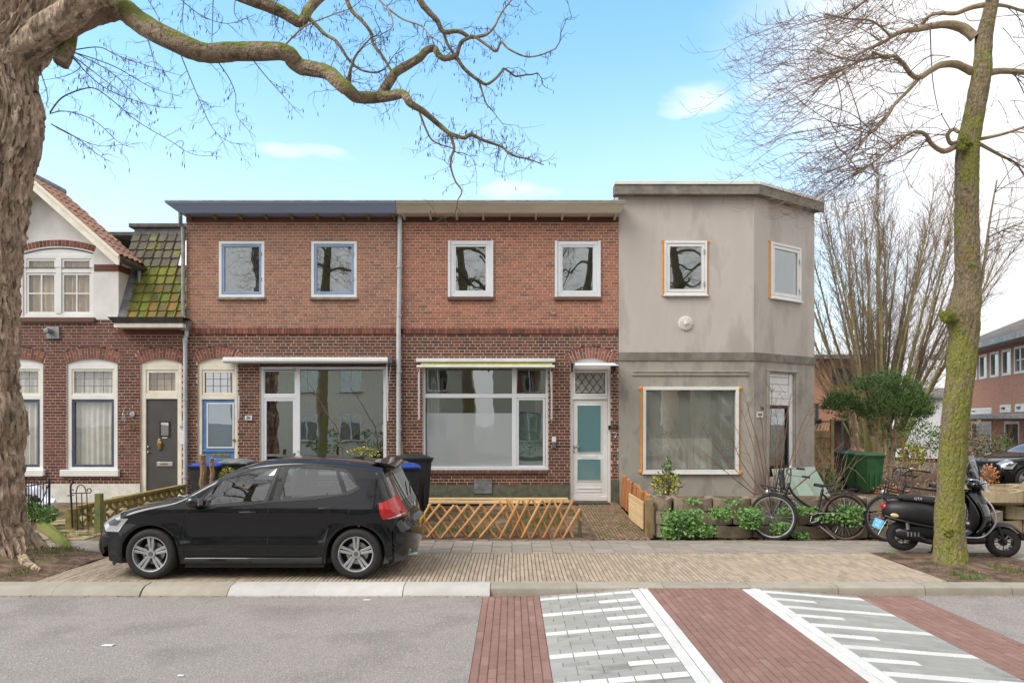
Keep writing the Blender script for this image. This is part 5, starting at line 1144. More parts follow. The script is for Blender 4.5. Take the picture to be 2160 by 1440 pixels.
        t2 = MB(); t2.grid(lambda u, v: tuple(Vector(tf(.45+.42*u, .14 if v < .5 else .14+1/max(1, m_)))+Vector((.004, s*.004, 0))), 8, 1); t2.build('reverse_lens', 'clear_lens', to, True)
        # head lamp wraps the front corner
        rows = [i for i in range(0, i_h) if .555 <= ins[i].y <= .735]; m_ = len(rows)-1; hl = MB()
        def hf(u, v):
            i = rows[round(v*m_)]; q = ins[i]; xs_ = .42+.13*v
            if u <= .5: x = xs_+(q.x-xs_)*u/.5 if xs_ > q.x else q.x; return (x-.003, s*(half(x, q.y)+.008), q.y)
            p = strip(i, 1-.30*(u-.5)/.5); return (p[0]-.008, s*(abs(p[1])+.006), p[2]+.002)
        hl.grid(hf, 14, m_); ho = hl.build('head_lamp', 'clear_lens', T, True)
        h2 = MB(); h2.grid(lambda u, v: tuple(Vector(hf(.22+.3*u, .3+.45*v))+Vector((-.003, s*.004, 0))), 8, 3); h2.build('lamp_insert', 'grey_plastic', ho, True)
    # rear plate, badge, wiper, aerial, grille
    if plate:
        po = MB().box(3.955, 3.968, -.26, .26, .535, .645).build('number_plate', 'plate_yellow', T); MB().box(3.966, 3.9695, -.259, -.22, .537, .643).build('plate_band', 'bin_blue', po)
        text_mb(plate, .10, Matrix.Translation((3.9695, .02, .59)) @ Matrix.Rotation(pi/2, 4, 'Z') @ Matrix.Rotation(pi/2, 4, 'X'), .001).build('plate_text', 'ink', po)
    b = MB(); b.lathe([(.038,0),(.048,.006),(.05,0)], (0,0,0), 'x', 24); b.lathe([(.0,.001),(.036,.001)], (0,0,0), 'x', 20)
    for sg in (-1, 1): b.tube([(.004, sg*.03, .022), (.004, sg*.012, -.028), (.004, 0, .0)], .005, 5)
    b.v = [(x+3.862, y, z+.80) for x, y, z in b.v]; b.build('badge', 'steel', T, True)
    MB().tube([(3.815,-.05,.955),(3.745,.30,1.10)], .009, 6).build('rear_wiper', 'black_plastic', T)
    ao = MB().prism([(3.02,1.425),(3.16,1.44),(3.20,1.44),(3.19,1.415)], -.02, .02).build('aerial_base', 'black_plastic', T, fixn=True); MB().tube([(3.15,0,1.44),(3.37,0,1.62)], .005, 6).build('aerial', 'black_plastic', ao)
    MB().grid(lambda u, v: (.022+.10*abs(2*u-1)**2.5-.01, -.62+1.24*u, .27+.16*v), 16, 3).build('grille', 'black_plastic', T, True)
    # cabin
    for y in (-.36, .36):
        for x in (1.9, 2.75):
            so = MB().box(x-.28, x+.22, y-.24, y+.24, .34, .56).build('seat', 'seat_cloth', T, bevel=.06); MB().prism([(x+.14,.5),(x+.28,.5),(x+.40,1.08),(x+.30,1.08)], y-.23, y+.23).build('seat_back', 'seat_cloth', so, fixn=True, bevel=.05); MB().box(x+.31, x+.40, y-.12, y+.12, 1.10, 1.25).build('head_rest', 'seat_cloth', so, bevel=.04)
    MB().prism([(1.15,.6),(1.15,.95),(1.5,.93),(1.6,.82),(1.55,.55)], -.70, .70).build('dashboard', 'black_plastic', T, fixn=True, bevel=.03)
    MB().tube([(1.68+.07*cos(a)*-1, -.36+.18*sin(a), .90+.17*cos(a)) for a in [2*pi*k/24 for k in range(25)]], .014, 8).build('steering_wheel', 'black_plastic', T, True)
    MB().box(.4, 3.6, -.66, .66, .30, .345).build('cabin_floor', 'black_plastic', T)
    return T
car = make_car('black five-door hatchback with silver alloy wheels parked in the clinker bay', (-5.147, 9.33, .0), 0, plate='K-HSH-2')
# ---------------------------------------------------------------- bicycles
def make_wheel(parent, c, yaw, tyremat, R=.345, spokes=32):
    Mx = Matrix.Translation(c) @ Matrix.Rotation(yaw, 4, 'Z')
    mb = MB(Mx); n = 44
    mb.tube([(R*cos(2*pi*k/n), 0, R*sin(2*pi*k/n)) for k in range(n+1)], .025, 10, False); w = mb.build('wheel', tyremat, parent, True)
    mb = MB(Mx); mb.lathe([(R-.022,-.013),(R-.04,-.011),(R-.04,.011),(R-.022,.013)], (0,0,0), 'y', n); mb.build('rim', 'spoke' if tyremat == 'rubber' else 'frame_black', w, True)
    mb = MB(Mx); mb.tube([(0,-.05,0),(0,.05,0)], .022, 10); mb.build('hub', 'spoke', w, True)
    mb = MB(Mx)
    for k in range(spokes):
        a = 2*pi*k/spokes; s = .035 if k % 2 else -.035; b = a+(.35 if (k//2) % 2 else -.35); mb.tube([(.02*cos(b), s, .02*sin(b)), ((R-.035)*cos(a), 0, (R-.035)*sin(a))], .0028, 4, False)
    mb.build('spokes', 'spoke', w); return w
def make_bike(label, loc, rz, step, tyre_f, tyre_r, steer, text=None, lean=0, crate=False):
    T = thing('bicycle', label, 'bicycle', loc, 'bicycles leaning on the planter wall', True, rz); T.rotation_euler.x = lean
    fr = 'frame_black'; R = .345
    make_wheel(T, (0,0,R+.02), 0, tyre_r); FH = Vector((-1.14, 0, R+.02))
    piv = Vector((-.93, 0, .74)); ax = (Vector((-.845,0,.93))-Vector((-.955,0,.66))).normalized(); SM = Matrix.Translation(piv) @ Matrix.Rotation(steer, 4, ax) @ Matrix.Translation(-piv)
    make_wheel(T, SM @ FH, steer, tyre_f)
    bb, st = (-.463,0,.31), (-.33,0,.80); f = MB()
    f.tube([(-.955,0,.66),(-.86,0,.90)], .026, 10); f.tube([(-.94,0,.70), bb], .024, 10); f.tube([bb, st], .021, 10)
    if step: f.tube(spline([(-.872,0,.86),(-.80,0,.72),(-.67,0,.60),(-.54,0,.52),(-.42,0,.475)], 5), .020, 10)
    else: f.tube([(-.868,0,.86),(-.34,0,.78)], .017, 10)
    for s in (-1, 1): f.tube([(-.463,s*.03,.31),(0,s*.065,.365)], .010, 8); f.tube([(-.35,s*.02,.74),(0,s*.065,.365)], .009, 8)
    fo = f.build('frame', fr, T, True)
    if text: text_mb(text, .062, Matrix.Translation((-.70, -.022, .505)) @ Matrix.Rotation(radians(39.5), 4, 'Y') @ Matrix.Rotation(pi/2, 4, 'X'), .001).build('frame_lettering', 'white_pvc', fo)
    k = MB(SM)
    for s in (-1, 1): k.tube([(-.965,s*.05,.70),(-1.02,s*.06,.56),(-1.14,s*.06,.365)], .011, 8)
    k.tube([(-.965,-.055,.70),(-.965,.055,.70)], .014, 8); k.build('fork', fr, T, True)
    h = MB(SM); h.tube([(-.86,0,.90),(-.83,0,1.03)], .013, 8)
    for s in (-1, 1): h.tube(spline([(-.83,0,1.03),(-.87,s*.10,1.05),(-.83,s*.22,1.075),(-.70,s*.28,1.06),(-.60,s*.29,1.04)], 5), .011, 8)
    ho = h.build('handlebar', 'spoke' if step else fr, T, True)
    for s in (-1, 1): MB(SM).tube([(-.70,s*.28,1.06),(-.58,s*.29,1.035)], .017, 8).build('grip', 'rubber', ho, True)
    MB(SM).ico((-.80, -.17, 1.11), .032, 2, 0, (1,1,.7)).build('bell', 'steel', ho, True)
    so = MB(); so.grid(lambda u, v: (-.46+.30*u, (.035+.085*u*u*(3-2*u))*sin((v-.5)*pi)*1.0, .895+.012*cos(u*6)-.05*abs(sin((v-.5)*pi))**2.5-.01*(1-u)), 12, 10); so.grid(lambda u, v: (-.46+.30*u, (.033+.083*u*u*(3-2*u))*sin((.5-v)*pi), .845+.02*u), 12, 10); sa = so.build('saddle', 'rubber', T, True)
    MB().tube([(-.33,0,.80),(-.315,0,.865)], .013, 8).build('seat_post', 'spoke', sa, True)
    m = MB()
    for s in (-1, 1): m.tube(spline([(-.26,s*.05,.73),(-.20,s*.055,.755),(.16,s*.055,.80),(.19,s*.03,.80)], 4), .008, 6); m.tube([(.10,s*.055,.79),(.055,s*.065,.37)], .006, 6); m.tube([(0,s*.055,.77),(-.01,s*.06,.38)], .005, 6)
    for x in (-.15, -.02, .1, .19): m.tube([(x,-.055,.775+.1*x),(x,.055,.775+.1*x)], .006, 6)
    m.build('rear_rack', fr, T, True)
    g = MB(); g.grid(lambda u, v: ((R+.045)*cos(-.35+u*3.0), .028*(2*v-1), .365+(R+.045-.012*(2*v-1)**2)*sin(-.35+u*3.0)), 26, 4); g.build('rear_mudguard', fr, T, True)
    g = MB(SM); g.grid(lambda u, v: (-1.14+(R+.045)*cos(-.5+u*2.4), .026*(2*v-1), .365+(R+.045-.012*(2*v-1)**2)*sin(-.5+u*2.4)), 20, 4); g.build('front_mudguard', fr, T, True)
    cg = MB(); cg.prism([(-.58,.29),(-.55,.38),(-.46,.42),(-.1,.41),(.04,.40),(.04,.34),(-.1,.30),(-.42,.23),(-.54,.235)], -.06, -.045); co = cg.build('chain_guard', fr, T, fixn=True); MB().tube([(-.58,-.062,.29),(-.55,-.062,.385),(-.46,-.062,.425),(-.1,-.062,.415),(.04,-.062,.40)], .006, 6).build('guard_trim', 'steel', co, True)
    c = MB(); c.tube([(-.463,-.09,.31),(-.60,-.09,.265)], .010, 6); c.tube([(-.463,.09,.31),(-.33,.09,.35)], .010, 6); c.tube([(-.463,-.09,.31),(-.463,.09,.31)], .014, 8); c.build('crank', 'spoke', T, True)
    for x, y, z in ((-.60,-.13,.265), (-.33,.13,.35)): MB().box(x-.045, x+.045, y-.04, y+.04, z-.012, z+.012).build('pedal', 'rubber', T)
    MB().tube([(-.44,-.03,.24),(-.22,-.12,.03)], .009, 6).build('kick_stand', 'spoke', T, True)
    r = MB(SM)                                          # front carrier with upright frame
    for s in (-1, 1): r.tube([(-.86,s*.14,.745),(-1.27,s*.14,.86)], .011, 6); r.tube([(-1.16,s*.14,.825),(-1.14,s*.07,.365)], .007, 6)
    for x in (-.87, -.97, -1.07, -1.17, -1.27): r.tube([(x,-.14,.745-(x+.86)*.28),(x,.14,.745-(x+.86)*.28)], .008, 6)
    ro = r.build('front_carrier', fr, T, True)
    u = MB(SM); y0 = .17
    u.tube(spline([(-1.03,-y0,.80),(-.98,-y0,1.05),(-.95,-y0+.03,1.14),(-.93,0,1.15),(-.95,y0-.03,1.14),(-.98,y0,1.05),(-1.03,y0,.80)], 4), .011, 6)
    for z in (.88, .97, 1.06): u.tube([(-1.03+(z-.8)*.2,-y0,z),(-1.03+(z-.8)*.2,y0,z)], .007, 6)
    u.tube(spline([(-.84,-y0,.78),(-.80,-y0,1.0),(-.82,-y0,1.10),(-.93,-y0+.03,1.14)], 4), .009, 6)
    u.build('crate_frame', fr, T, True)
    if step: MB(SM).box(-1.0, -.93, -.06, .08, .80, 1.12).build('pannier_pad', 'black_plastic', ro, bevel=.02)
    MB(SM).ico((-1.19,-.02,.77), .045, 2, 0, (1,1,1)).build('front_lamp', 'clear_lens', ro, True)
    return T
make_bike('black step-through town bicycle with brown rear tyre and white frame lettering', (5.28, 11.17, .022), 0, True, 'rubber', 'rubber_brown', radians(-32), 'VOGUE ELITE', radians(-6))
make_bike('black crossbar bicycle half hidden behind the scooter and tree trunk', (7.06, 11.08, .022), radians(2), False, 'rubber', 'rubber', radians(-14), None, radians(-6))
# ---------------------------------------------------------------- scooter: local x from rear axle towards the front axle
def loft(secs, n=20, caps=True):
    mb = MB(); vs = []; fs = []
    for x, z, hw, hh, p in secs:
        for k in range(n):
            a = 2*pi*k/n; c, s = cos(a), sin(a); vs.append((x, hw*abs(c)**(2/p)*(1 if c > 0 else -1), z+hh*abs(s)**(2/p)*(1 if s > 0 else -1)))
    for i in range(len(secs)-1):
        for k in range(n): fs.append((i*n+k, i*n+(k+1) % n, (i+1)*n+(k+1) % n, (i+1)*n+k))
    if caps: fs += [tuple(range(n-1, -1, -1)), tuple((len(secs)-1)*n+k for k in range(n))]
    return mb.add(vs, fs)
def make_scooter():
    T = thing('motor_scooter', 'matt black retro scooter with clear windscreen standing behind the tree trunk', 'scooter', (5.64, 10.2, .0), None, True, radians(-16.5)); R = .215; B = 'scooter_matt'
    for x, z in ((0, R+.035), (1.25, R+.003)):
        w = MB().lathe([(.12,-.05),(.15,-.058),(.19,-.055),(.212,-.03),(.216,0),(.212,.03),(.19,.055),(.15,.058),(.12,.05)], (x,0,z), 'y', 36).build('wheel', 'rubber', T, 60)
        mb = MB().lathe([(.0,-.03),(.05,-.03),(.05,.03),(0,.03)], (x,0,z), 'y', 16); mb.lathe([(.115,-.045),(.13,-.045),(.13,.045),(.115,.045),(.115,-.045)], (x,0,z), 'y', 30); mb.build('rim', 'frame_black', w, True)
        for k in range(12):
            a = 2*pi*k/12; MB().bar((x+.05*cos(a),-.02,z+.05*sin(a)), (x+.118*cos(a),-.035,z+.118*sin(a)), .012, .016, (0,1,0)).build('spoke', 'alloy' if k % 3 else 'frame_black', w)
    loft([(-.27,.60,.03,.05,2),(-.25,.61,.09,.10,2.2),(-.16,.61,.16,.14,2.4),(0,.60,.195,.165,2.5),(.15,.585,.20,.175,2.6),(.3,.56,.19,.18,2.6),(.45,.53,.165,.17,2.6),(.55,.50,.13,.15,2.6)], 24).build('rear_cowl', B, T, True)
    for s in (-1, 1): MB().tube(spline([(-.25,s*.10,.54),(-.1,s*.175,.50),(.1,s*.195,.455),(.3,s*.195,.42),(.5,s*.15,.40)], 4), .014, 6).build('cowl_trim', B, T, True)
    loft([(-.06,.80,.05,.02,2.4),(.0,.80,.115,.045,2.6),(.14,.795,.13,.055,2.8),(.3,.775,.125,.055,2.8),(.42,.765,.115,.055,2.8),(.55,.77,.10,.05,2.6),(.62,.765,.05,.025,2.4)], 20).build('seat', 'rubber', T, True)
    text_mb('GTX', .05, Matrix.Translation((.17, -.132, .80)) @ Matrix.Rotation(pi/2, 4, 'X'), .001).build('seat_lettering', 'white_pvc', T)
    loft([(.42,.26,.11,.05,4),(.6,.235,.16,.055,4),(.85,.235,.165,.055,4),(1.0,.25,.15,.06,3)], 20).build('floorboard', 'frame_black', T, True)
    for s in (-1, 1): MB().tube(spline([(.5,s*.15,.285),(.75,s*.172,.285),(.95,s*.165,.30),(1.06,s*.20,.42),(1.10,s*.215,.55),(1.06,s*.20,.72),(.98,s*.15,.84)], 5), .012, 8).build('shield_trim', 'alloy', T, True)
    sh = MB(); path = spline([(.93,.93,.10),(1.0,.82,.15),(1.07,.70,.20),(1.105,.56,.215),(1.07,.42,.20),(.99,.31,.165),(.9,.26,.13)], 4); m = len(path)
    for off in (.0, -.05): sh.grid(lambda u, v: (path[round(u*(m-1))].x+off-.16*abs(2*v-1)**2.2*(1 if True else 0), path[round(u*(m-1))].z*(2*v-1), path[round(u*(m-1))].y), m-1, 16)
    sh.build('leg_shield', 'black_gloss', T, True)
    loft([(.86,.62,.06,.27,2.6),(.93,.62,.13,.29,2.6),(.97,.62,.14,.28,2.6),(1.02,.60,.10,.24,2.6)], 20).build('inner_shield', 'frame_black', T, True)
    MB().tube([(1.23,0,.28),(1.12,0,.5),(.95,0,.93)], .028, 10).build('steering_column', 'frame_black', T, True)
    for s in (-1, 1): MB().tube([(1.17,s*.07,.45),(1.25,s*.075,.22)], .02, 8).build('fork', 'frame_black', T, True)
    g = MB(); g.grid(lambda u, v: (1.25+.255*cos(.15+u*2.5), .085*(2*v-1), .23+(.265-.05*(2*v-1)**2)*sin(.15+u*2.5)), 20, 8); g.build('front_mudguard', B, T, True)
    hd = MB(); hd.ico((.93, 0, 1.0), .11, 3, 0, (1.1,1.15,.75)); ho = hd.build('headset', 'black_gloss', T, True)
    MB().lathe([(0,.012),(.06,.01),(.065,0)], (.885, 0, 1.075), 'z', 20).build('speedometer', 'alloy', ho, True); MB().lathe([(0,.02),(.06,.01),(.075,-.02)], (1.035, 0, 1.0), 'x', 20).build('head_lamp', 'clear_lens', ho, True)
    for s in (-1, 1):
        MB().tube(spline([(.93,s*.08,1.01),(.90,s*.2,1.03),(.86,s*.30,1.03)], 4), .016, 8).build('handlebar', 'rubber', ho, True); MB().tube(spline([(.95,s*.12,1.02),(.98,s*.22,1.05),(.95,s*.30,1.05)], 4), .006, 6).build('brake_lever', 'frame_black', ho, True)
        MB().tube([(.97,s*.10,1.05),(.91,s*.13,1.30)], .007, 6).build('screen_stay', 'frame_black', ho, True)
        MB().tube(spline([(.92,s*.17,1.06),(.88,s*.25,1.22),(.86,s*.28,1.26)], 4), .006, 6).build('mirror_stem', 'frame_black', ho, True)
    MB().grid(lambda u, v: (1.10-.06*abs(2*u-1)**2*2-.20*v-.03*sin(v*3), .23*(2*u-1)*(1-.25*v), .92+.50*v), 14, 10).build('windscreen', 'screen', T, True)
    r = MB()
    for y in (-.09, -.03, .03, .09): r.tube([(-.32,y,.80),(-.04,y,.80),(.1,y,.76)], .009, 6)
    for x in (-.32, -.2, -.06): r.tube([(x,-.09,.80),(x,.09,.80)], .009, 6)
    for s in (-1, 1): r.tube([(-.26,s*.07,.80),(-.12,s*.08,.66)], .008, 6)
    r.build('luggage_rack', 'frame_black', T, True)
    u = MB(); u.tube([(-.24,-.1,.82),(-.2,-.1,1.0),(-.19,.1,1.0),(-.23,.1,.82)], .01, 6); u.build('rack_hoop', 'frame_black', T, True)
    MB().ico((-.235, 0, .665), .075, 3, 0, (.7,1.1,.75)).build('tail_lamp', 'red_lens', T, True)
    for s in (-1, 1): MB().ico((-.115, s*.155, .56), .06, 3, 0, (1.25,.28,.55)).build('indicator', 'amber_lens', T, True)
    MB().ico((-.295, -.02, .505), .03, 2, 0, (1,1,.7)).build('reflector', 'red_lens', T, True)
    q = Vector((-.33, -.05, .42)); po = MB(Matrix.Translation(q) @ Matrix.Rotation(radians(20), 4, 'Y') @ Matrix.Rotation(radians(42), 4, 'Z')).box(-.004, .004, -.075, .075, -.07, .07).build('number_plate', 'plate_blue', T); 
    text_mb('F-27\n4-K', .05, Matrix.Translation(q) @ Matrix.Rotation(radians(20), 4, 'Y') @ Matrix.Rotation(radians(42), 4, 'Z') @ Matrix.Translation((-.0055,0,0)) @ Matrix.Rotation(-pi/2, 4, 'Z') @ Matrix.Rotation(pi/2, 4, 'X'), .001).build('plate_text', 'white_pvc', po)
    MB().bar((-.2,0,.5), (-.30,0,.43), .08, .02).build('plate_holder', 'black_plastic', T)
    loft([(-.12,.305,.03,.05,2.2),(-.07,.305,.055,.08,2.4),(.12,.27,.06,.07,2.6),(.28,.20,.045,.035,2.4),(.42,.17,.03,.025,2)], 16).build('exhaust', 'frame_black', T, True).location.y = -.12
    for k in range(4): MB().box(.02+k*.045, .035+k*.045, -.185, -.178, .27, .33).build('heat_shield_slot', 'alloy', T)
    loft([(.05,.33,.08,.09,2.6),(.25,.33,.10,.12,2.6),(.42,.34,.09,.11,2.6)], 16).build('engine', 'black_plastic', T, True)
    MB().tube([(.05,-.11,.30),(.03,-.12,.52)], .025, 8).build('shock_absorber', 'alloy', T, True)
    c = MB()
    for s in (-1, 1): c.tube([(.42,s*.08,.2),(.40,s*.12,.012),(.36,s*.14,.012)], .012, 6)
    c.build('centre_stand', 'frame_black', T, True)
    for k in range(3): MB().box(-.02+k*.025, -.01+k*.025, -.199, -.19, .53, .58).build('vent_slot', 'ink', T)
    MB().lathe([(.015,0),(.024,.004),(.026,0)], (.0,0,0), 'y', 16).build('hook', 'alloy', T).location = (.885, -.075, .80)
make_scooter()
# ---------------------------------------------------------------- wheelie bins
def make_bin(label, loc, rz, body, lid, h=1.02, w=.56, d=.62, group='wheelie bins'):
    T = thing('wheelie_bin', label, 'bin', loc, group, True, rz); a, b = w/2, d/2; t = .8
    mb = MB().add([(-a*t,-b*t,.06),(a*t,-b*t,.06),(a*t,b*t,.06),(-a*t,b*t,.06),(-a,-b,h-.06),(a,-b,h-.06),(a,b,h-.06),(-a,b,h-.06)], [(3,2,1,0),(0,1,5,4),(1,2,6,5),(2,3,7,6),(3,0,4,7),(4,5,6,7)]); mb.box(-a-.02, a+.02, -b-.02, b+.02, h-.10, h-.05); mb.build('body', body, T, bevel=.02)
    l = MB(); l.grid(lambda u, v: (-a-.03+(w+.06)*u, -b-.04+(d+.08)*v, h-.045+.06*(1-abs(2*u-1)**4)*(1-abs(2*v-1)**4)+.02*v), 12, 12); l.box(-a-.03, a+.03, -b-.04, b+.04, h-.052, h-.03); lo = l.build('lid', lid, T, True)
    MB().tube([(-a,b+.06,h-.02),(a,b+.06,h-.02)], .016, 8).build('handle', body, T, True)
    for s in (-1, 1): MB().lathe([(0,-.03),(.09,-.03),(.1,-.02),(.1,.02),(.09,.03),(0,.03)], (s*(a-.02), b-.04, .10), 'x', 20).build('wheel', 'rubber', T, True)
    for x in (-.14, 0, .14): MB().box(x-.02, x+.02, -b*t-.05, -b*t-.005, .12, h*.5).build('rib', body, T)
    return T
make_bin('black bin with blue lid behind the car tailgate', (XP(852,12.9), 12.75, gz(12.9)), radians(12), 'bin_black', 'bin_blue')
make_bin('all black bin beside the drainpipe behind the blue-lidded one', (XP(872,13.6), 13.7, gz(13.9)), radians(20), 'bin_black', 'bin_black', h=1.08)
make_bin('black bin with blue lid below the blue front door', (XP(446,13.7), 13.7, gz(13.7)), radians(-8), 'bin_black', 'bin_blue', h=.95)
make_bin('black bin with grey lid in the blue-door front garden', (XP(497,13.9), 13.9, gz(13.9)), radians(6), 'bin_black', 'lead', h=.98)
for px, d, m_, lb in ((1834, 17.4, 'bin_green', 'green bin nearest the dry shrub, side by side with another green bin'), (1806, 18.1, 'bin_green', 'green bin between the black bin and the other green bin'), (1782, 18.7, 'bin_black', 'black bin under the yew beside two green bins')):
    make_bin(lb, (XP(px,d), d, .13), radians(8), m_, m_, h=.98, w=.46, d=.5)
# ---------------------------------------------------------------- lattice fence of round rods
LF = thing('lattice_fence', 'low crisscross lattice fence of round wooden rods around the small garden', 'fence', (0, 11.36, .02))
def rod(p, q, k): mb = MB(); a, b = Vector(p), Vector(q); e = (b-a).normalized()*.012; mb.tube([a, a+e, b-e, b], [.017,.021,.021,.017], 9); mb.build('rod', 'wood_rod', LF, True)
def lattice(pxs, run, yb, yt, d):
    for px in pxs:
        rod(P(px, yb+rnd.uniform(-2,2), d-.02), P(px+run, yt+rnd.uniform(-2,2), d-.02), 0)
        rod(P(px+rnd.uniform(-2,2), yt+rnd.uniform(-1,4), d+.025), P(px+run+rnd.uniform(-2,2), yb+rnd.uniform(-2,2), d+.025), 1)
lattice([842+i*29.5 for i in range(1, 6)]+[1012], 57, 1133, 1063, 11.36); lattice([1054, 1076, 1100, 1122, 1146, 1168], 42, 1134, 1053, 11.34)
rod(P(884,1103,11.34), P(908,1062,11.34), 0); rod(P(884,1092,11.38), P(916,1133,11.38), 0); rod(P(1188,1134,11.33), P(1224,1072,11.33), 0); rod(P(1207,1070,11.38), P(1226,1098,11.38), 0); rod(P(1012,1062,11.38), P(1026,1078,11.38), 0); rod(P(1068,1051,11.38), P(1108,1134,11.38), 0)
for px in (983, 1223): MB().tube([P(px,1136,11.45), P(px,1076,11.45)], .03, 10).build('post', 'post_green', LF, True)
# planks stacked at the wall
for k, (px0, px1, y, z, dd) in enumerate(((892,1040,14.62,.26,0),(962,1202,14.64,.26,0),(892,1198,14.66,.305,0),(900,1150,14.52,.245,0))):
    solo(MB().box(XP(px0,14.6), XP(px1,14.6), y-.07, y+.07, z-.035, z+.005), 'timber_plank', 'wood_new', ['short pale plank at the bin end of the pile below the frosted window', 'pale plank at the door end of the pile below the frosted window', 'long pale plank on top of the pile below the frosted window', 'pale plank lying in front of the pile below the frosted window'][k], 'plank', 'planks along the foot of the wall', loc=(XP((px0+px1)/2,14.6), y, z-.035), bevel=.004)
solo(MB().bar((FX(849),14.72,gz(14.7)),(FX(846),14.86,1.45), .09, .03), 'timber_board', 'wood_old', 'narrow pale board standing against the wall beside the drainpipe', 'board')
# paling fence along the path, slatted panel and post
PF = thing('paling_fence', 'low fence of rough upright split palings along the brick path', 'fence', (2.27, 13.4, .1)); y = 14.82; k = 0
while y > 11.85:
    h = .60+rnd.uniform(-.03,.03)-(.08 if y > 14.5 else 0)*0; w = .07+rnd.uniform(-.01,.015); z = gz(y)-.02; x = 2.27+rnd.uniform(-.012,.012); t = .05
    MB().add([(x-.015,y-w/2,z),(x+.015,y-w/2,z),(x+.015,y+w/2,z),(x-.015,y+w/2,z),(x-.015+t,y-w/2+.01,z+h),(x+.01+t,y-w/2+.01,z+h),(x+.01+t,y+w/2-.015,z+h+.02),(x-.015+t,y+w/2-.015,z+h+.02)], [(3,2,1,0),(4,5,6,7),(0,1,5,4),(1,2,6,5),(2,3,7,6),(3,0,4,7)]).build('paling', 'wood_paling', PF); y -= w+.012+.05*(y < 14.5)
for zz in (.18, .48): MB().tube([(2.33,11.9,gz(11.9)+zz),(2.33,14.8,gz(14.8)+zz)], .006, 5).build('wire', 'iron', PF)
SP = thing('slatted_panel', 'small panel of six horizontal pale boards beside the path entrance', 'fence panel', (2.2, 12.4, .05))
for k in range(6): MB().box(2.17, 2.195, 11.76, 13.15, .10+k*.078, .10+k*.078+.072).build('board', 'wood_new', SP, bevel=.004)
MB().box(2.196, 2.24, 11.78, 11.84, .04, .58).build('batten', 'wood_paling', SP)
solo(MB().box(2.17, 2.29, 11.44, 11.56, .0, .64), 'fence_post', 'wood_old', 'square mossy wooden post where planter wall and path meet', 'post', loc=(2.23, 11.5, 0), bevel=.008)
solo(MB().box(XP(1207,14.8), XP(1284,14.8), 14.55, 14.80, .178, .2), 'door_mat', 'rubber', 'dark ribbed mat in front of the white door', 'mat', loc=(XP(1245,14.7), 14.68, .178))
# ---------------------------------------------------------------- planter wall of bulging concrete troughs
PW = thing('planter_wall', 'stepped wall of bulging concrete planter blocks beside the bicycles', 'planter', (5, 11.6, 0))
def trough(x, y, z, w, h, mt, dep=.36):
    n = 10; pr = [(x-w/2+.006+(w-.012)*i/n, y-.075*sin(pi*i/n)**.5) for i in range(n+1)]
    mb = MB(); t = .05; inn = [(x-w/2+t+(w-2*t)*i/n, y+t*.8-.075*sin(pi*i/n)**.5) for i in range(n+1)]
    o_ = pr+[(x+w/2-.006, y+dep), (x-w/2+.006, y+dep)]; i_ = inn+[(x+w/2-t, y+dep-t), (x-w/2+t, y+dep-t)]; m = len(o_)
    dip = lambda i: -.03*sin(pi*i/n)**2 if i <= n else 0
    vs = [(a,b,z) for a, b in o_]+[(a,b,z+h+dip(i)) for i, (a, b) in enumerate(o_)]+[(a,b,z+h+dip(i)) for i, (a, b) in enumerate(i_)]+[(a,b,z+h-.07) for a, b in i_]
    fs = []
    for i in range(m):
        j = (i+1) % m
        for r in range(3): fs.append((r*m+i, r*m+j, (r+1)*m+j, (r+1)*m+i))
    mb.add(vs, fs); bo = mb.build('trough', mt, PW, 40, fixn=True); MB().add([(a,b,z+h-.065) for a, b in i_], [tuple(range(m))]).build('trough_soil', 'soil', bo)
    return bo
for r in range(3):
    x = 2.34+(.31 if r % 2 == 0 else 0)+.30; k = 0
    if r % 2 == 0: trough(2.48, 11.50+.03*r, .02+r*.212, .28, .208, 'concrete_old')
    while x < 7.9: trough(x, 11.44+.035*r+rnd.uniform(-.012,.012), .02+r*.212, .62, .208, 'concrete_old'); x += .628
for r in range(3):
    x = 8.3+(.3 if r % 2 else 0)
    while x < 10.6: trough(x, 11.9-.02*r-.0, .02+r*.24, .60, .235, 'concrete_tan'); x += .605
for x in (8.6, 9.25, 9.9, 10.5): trough(x, 13.2+.4*(x-8.6)*.3, .45, .6, .24, 'concrete_tan')
MB().box(2.36, 7.9, 11.8, 11.95, -.02, .60).build('back_fill', 'soil', PW); MB().box(8.0, 11, 12.2, 12.5, -.02, .70).build('back_fill', 'soil', PW)
# ---------------------------------------------------------------- left front garden: iron gate, screen wall, post
def scroll(mb, c, r, a0, turns, rr=.008):
    mb.tube([(c[0]+r*(1-.6*i/16)*cos(a0+turns*2*pi*i/16), c[1], c[2]+r*(1-.6*i/16)*sin(a0+turns*2*pi*i/16)) for i in range(17)], rr, 6)
D = 11.9
IG = thing('iron_gate', 'open black wrought iron garden gate with hooped bars beside the big tree', 'gate', (XP(75,D), D, .06)); pA, pB = P(54,1085,11.95), P(104,1088,12.3)
def gp(t, z): return Vector((pA.x+(pB.x-pA.x)*t, pA.y+(pB.y-pA.y)*t, z))
zb_, ztg = .12, .80
MB().tube([gp(0,.04), gp(0,.96)], .018, 8).build('stile', 'iron', IG, True); MB().tube([gp(1,.04), gp(1,.90)], .018, 8).build('stile', 'iron', IG, True)
mb = MB(); mb.bar(gp(0,ztg), gp(1,ztg+.03), .012, .02); mb.bar(gp(0,.2), gp(1,.2), .012, .02); mb.bar(gp(.35,.2), gp(.97,.8), .014, .014); mb.build('rail', 'iron', IG)
for k in range(1, 8): MB().tube([gp(k/8,.12), gp(k/8,.80 if k % 2 else .86)], .007, 6).build('bar', 'iron', IG, True)
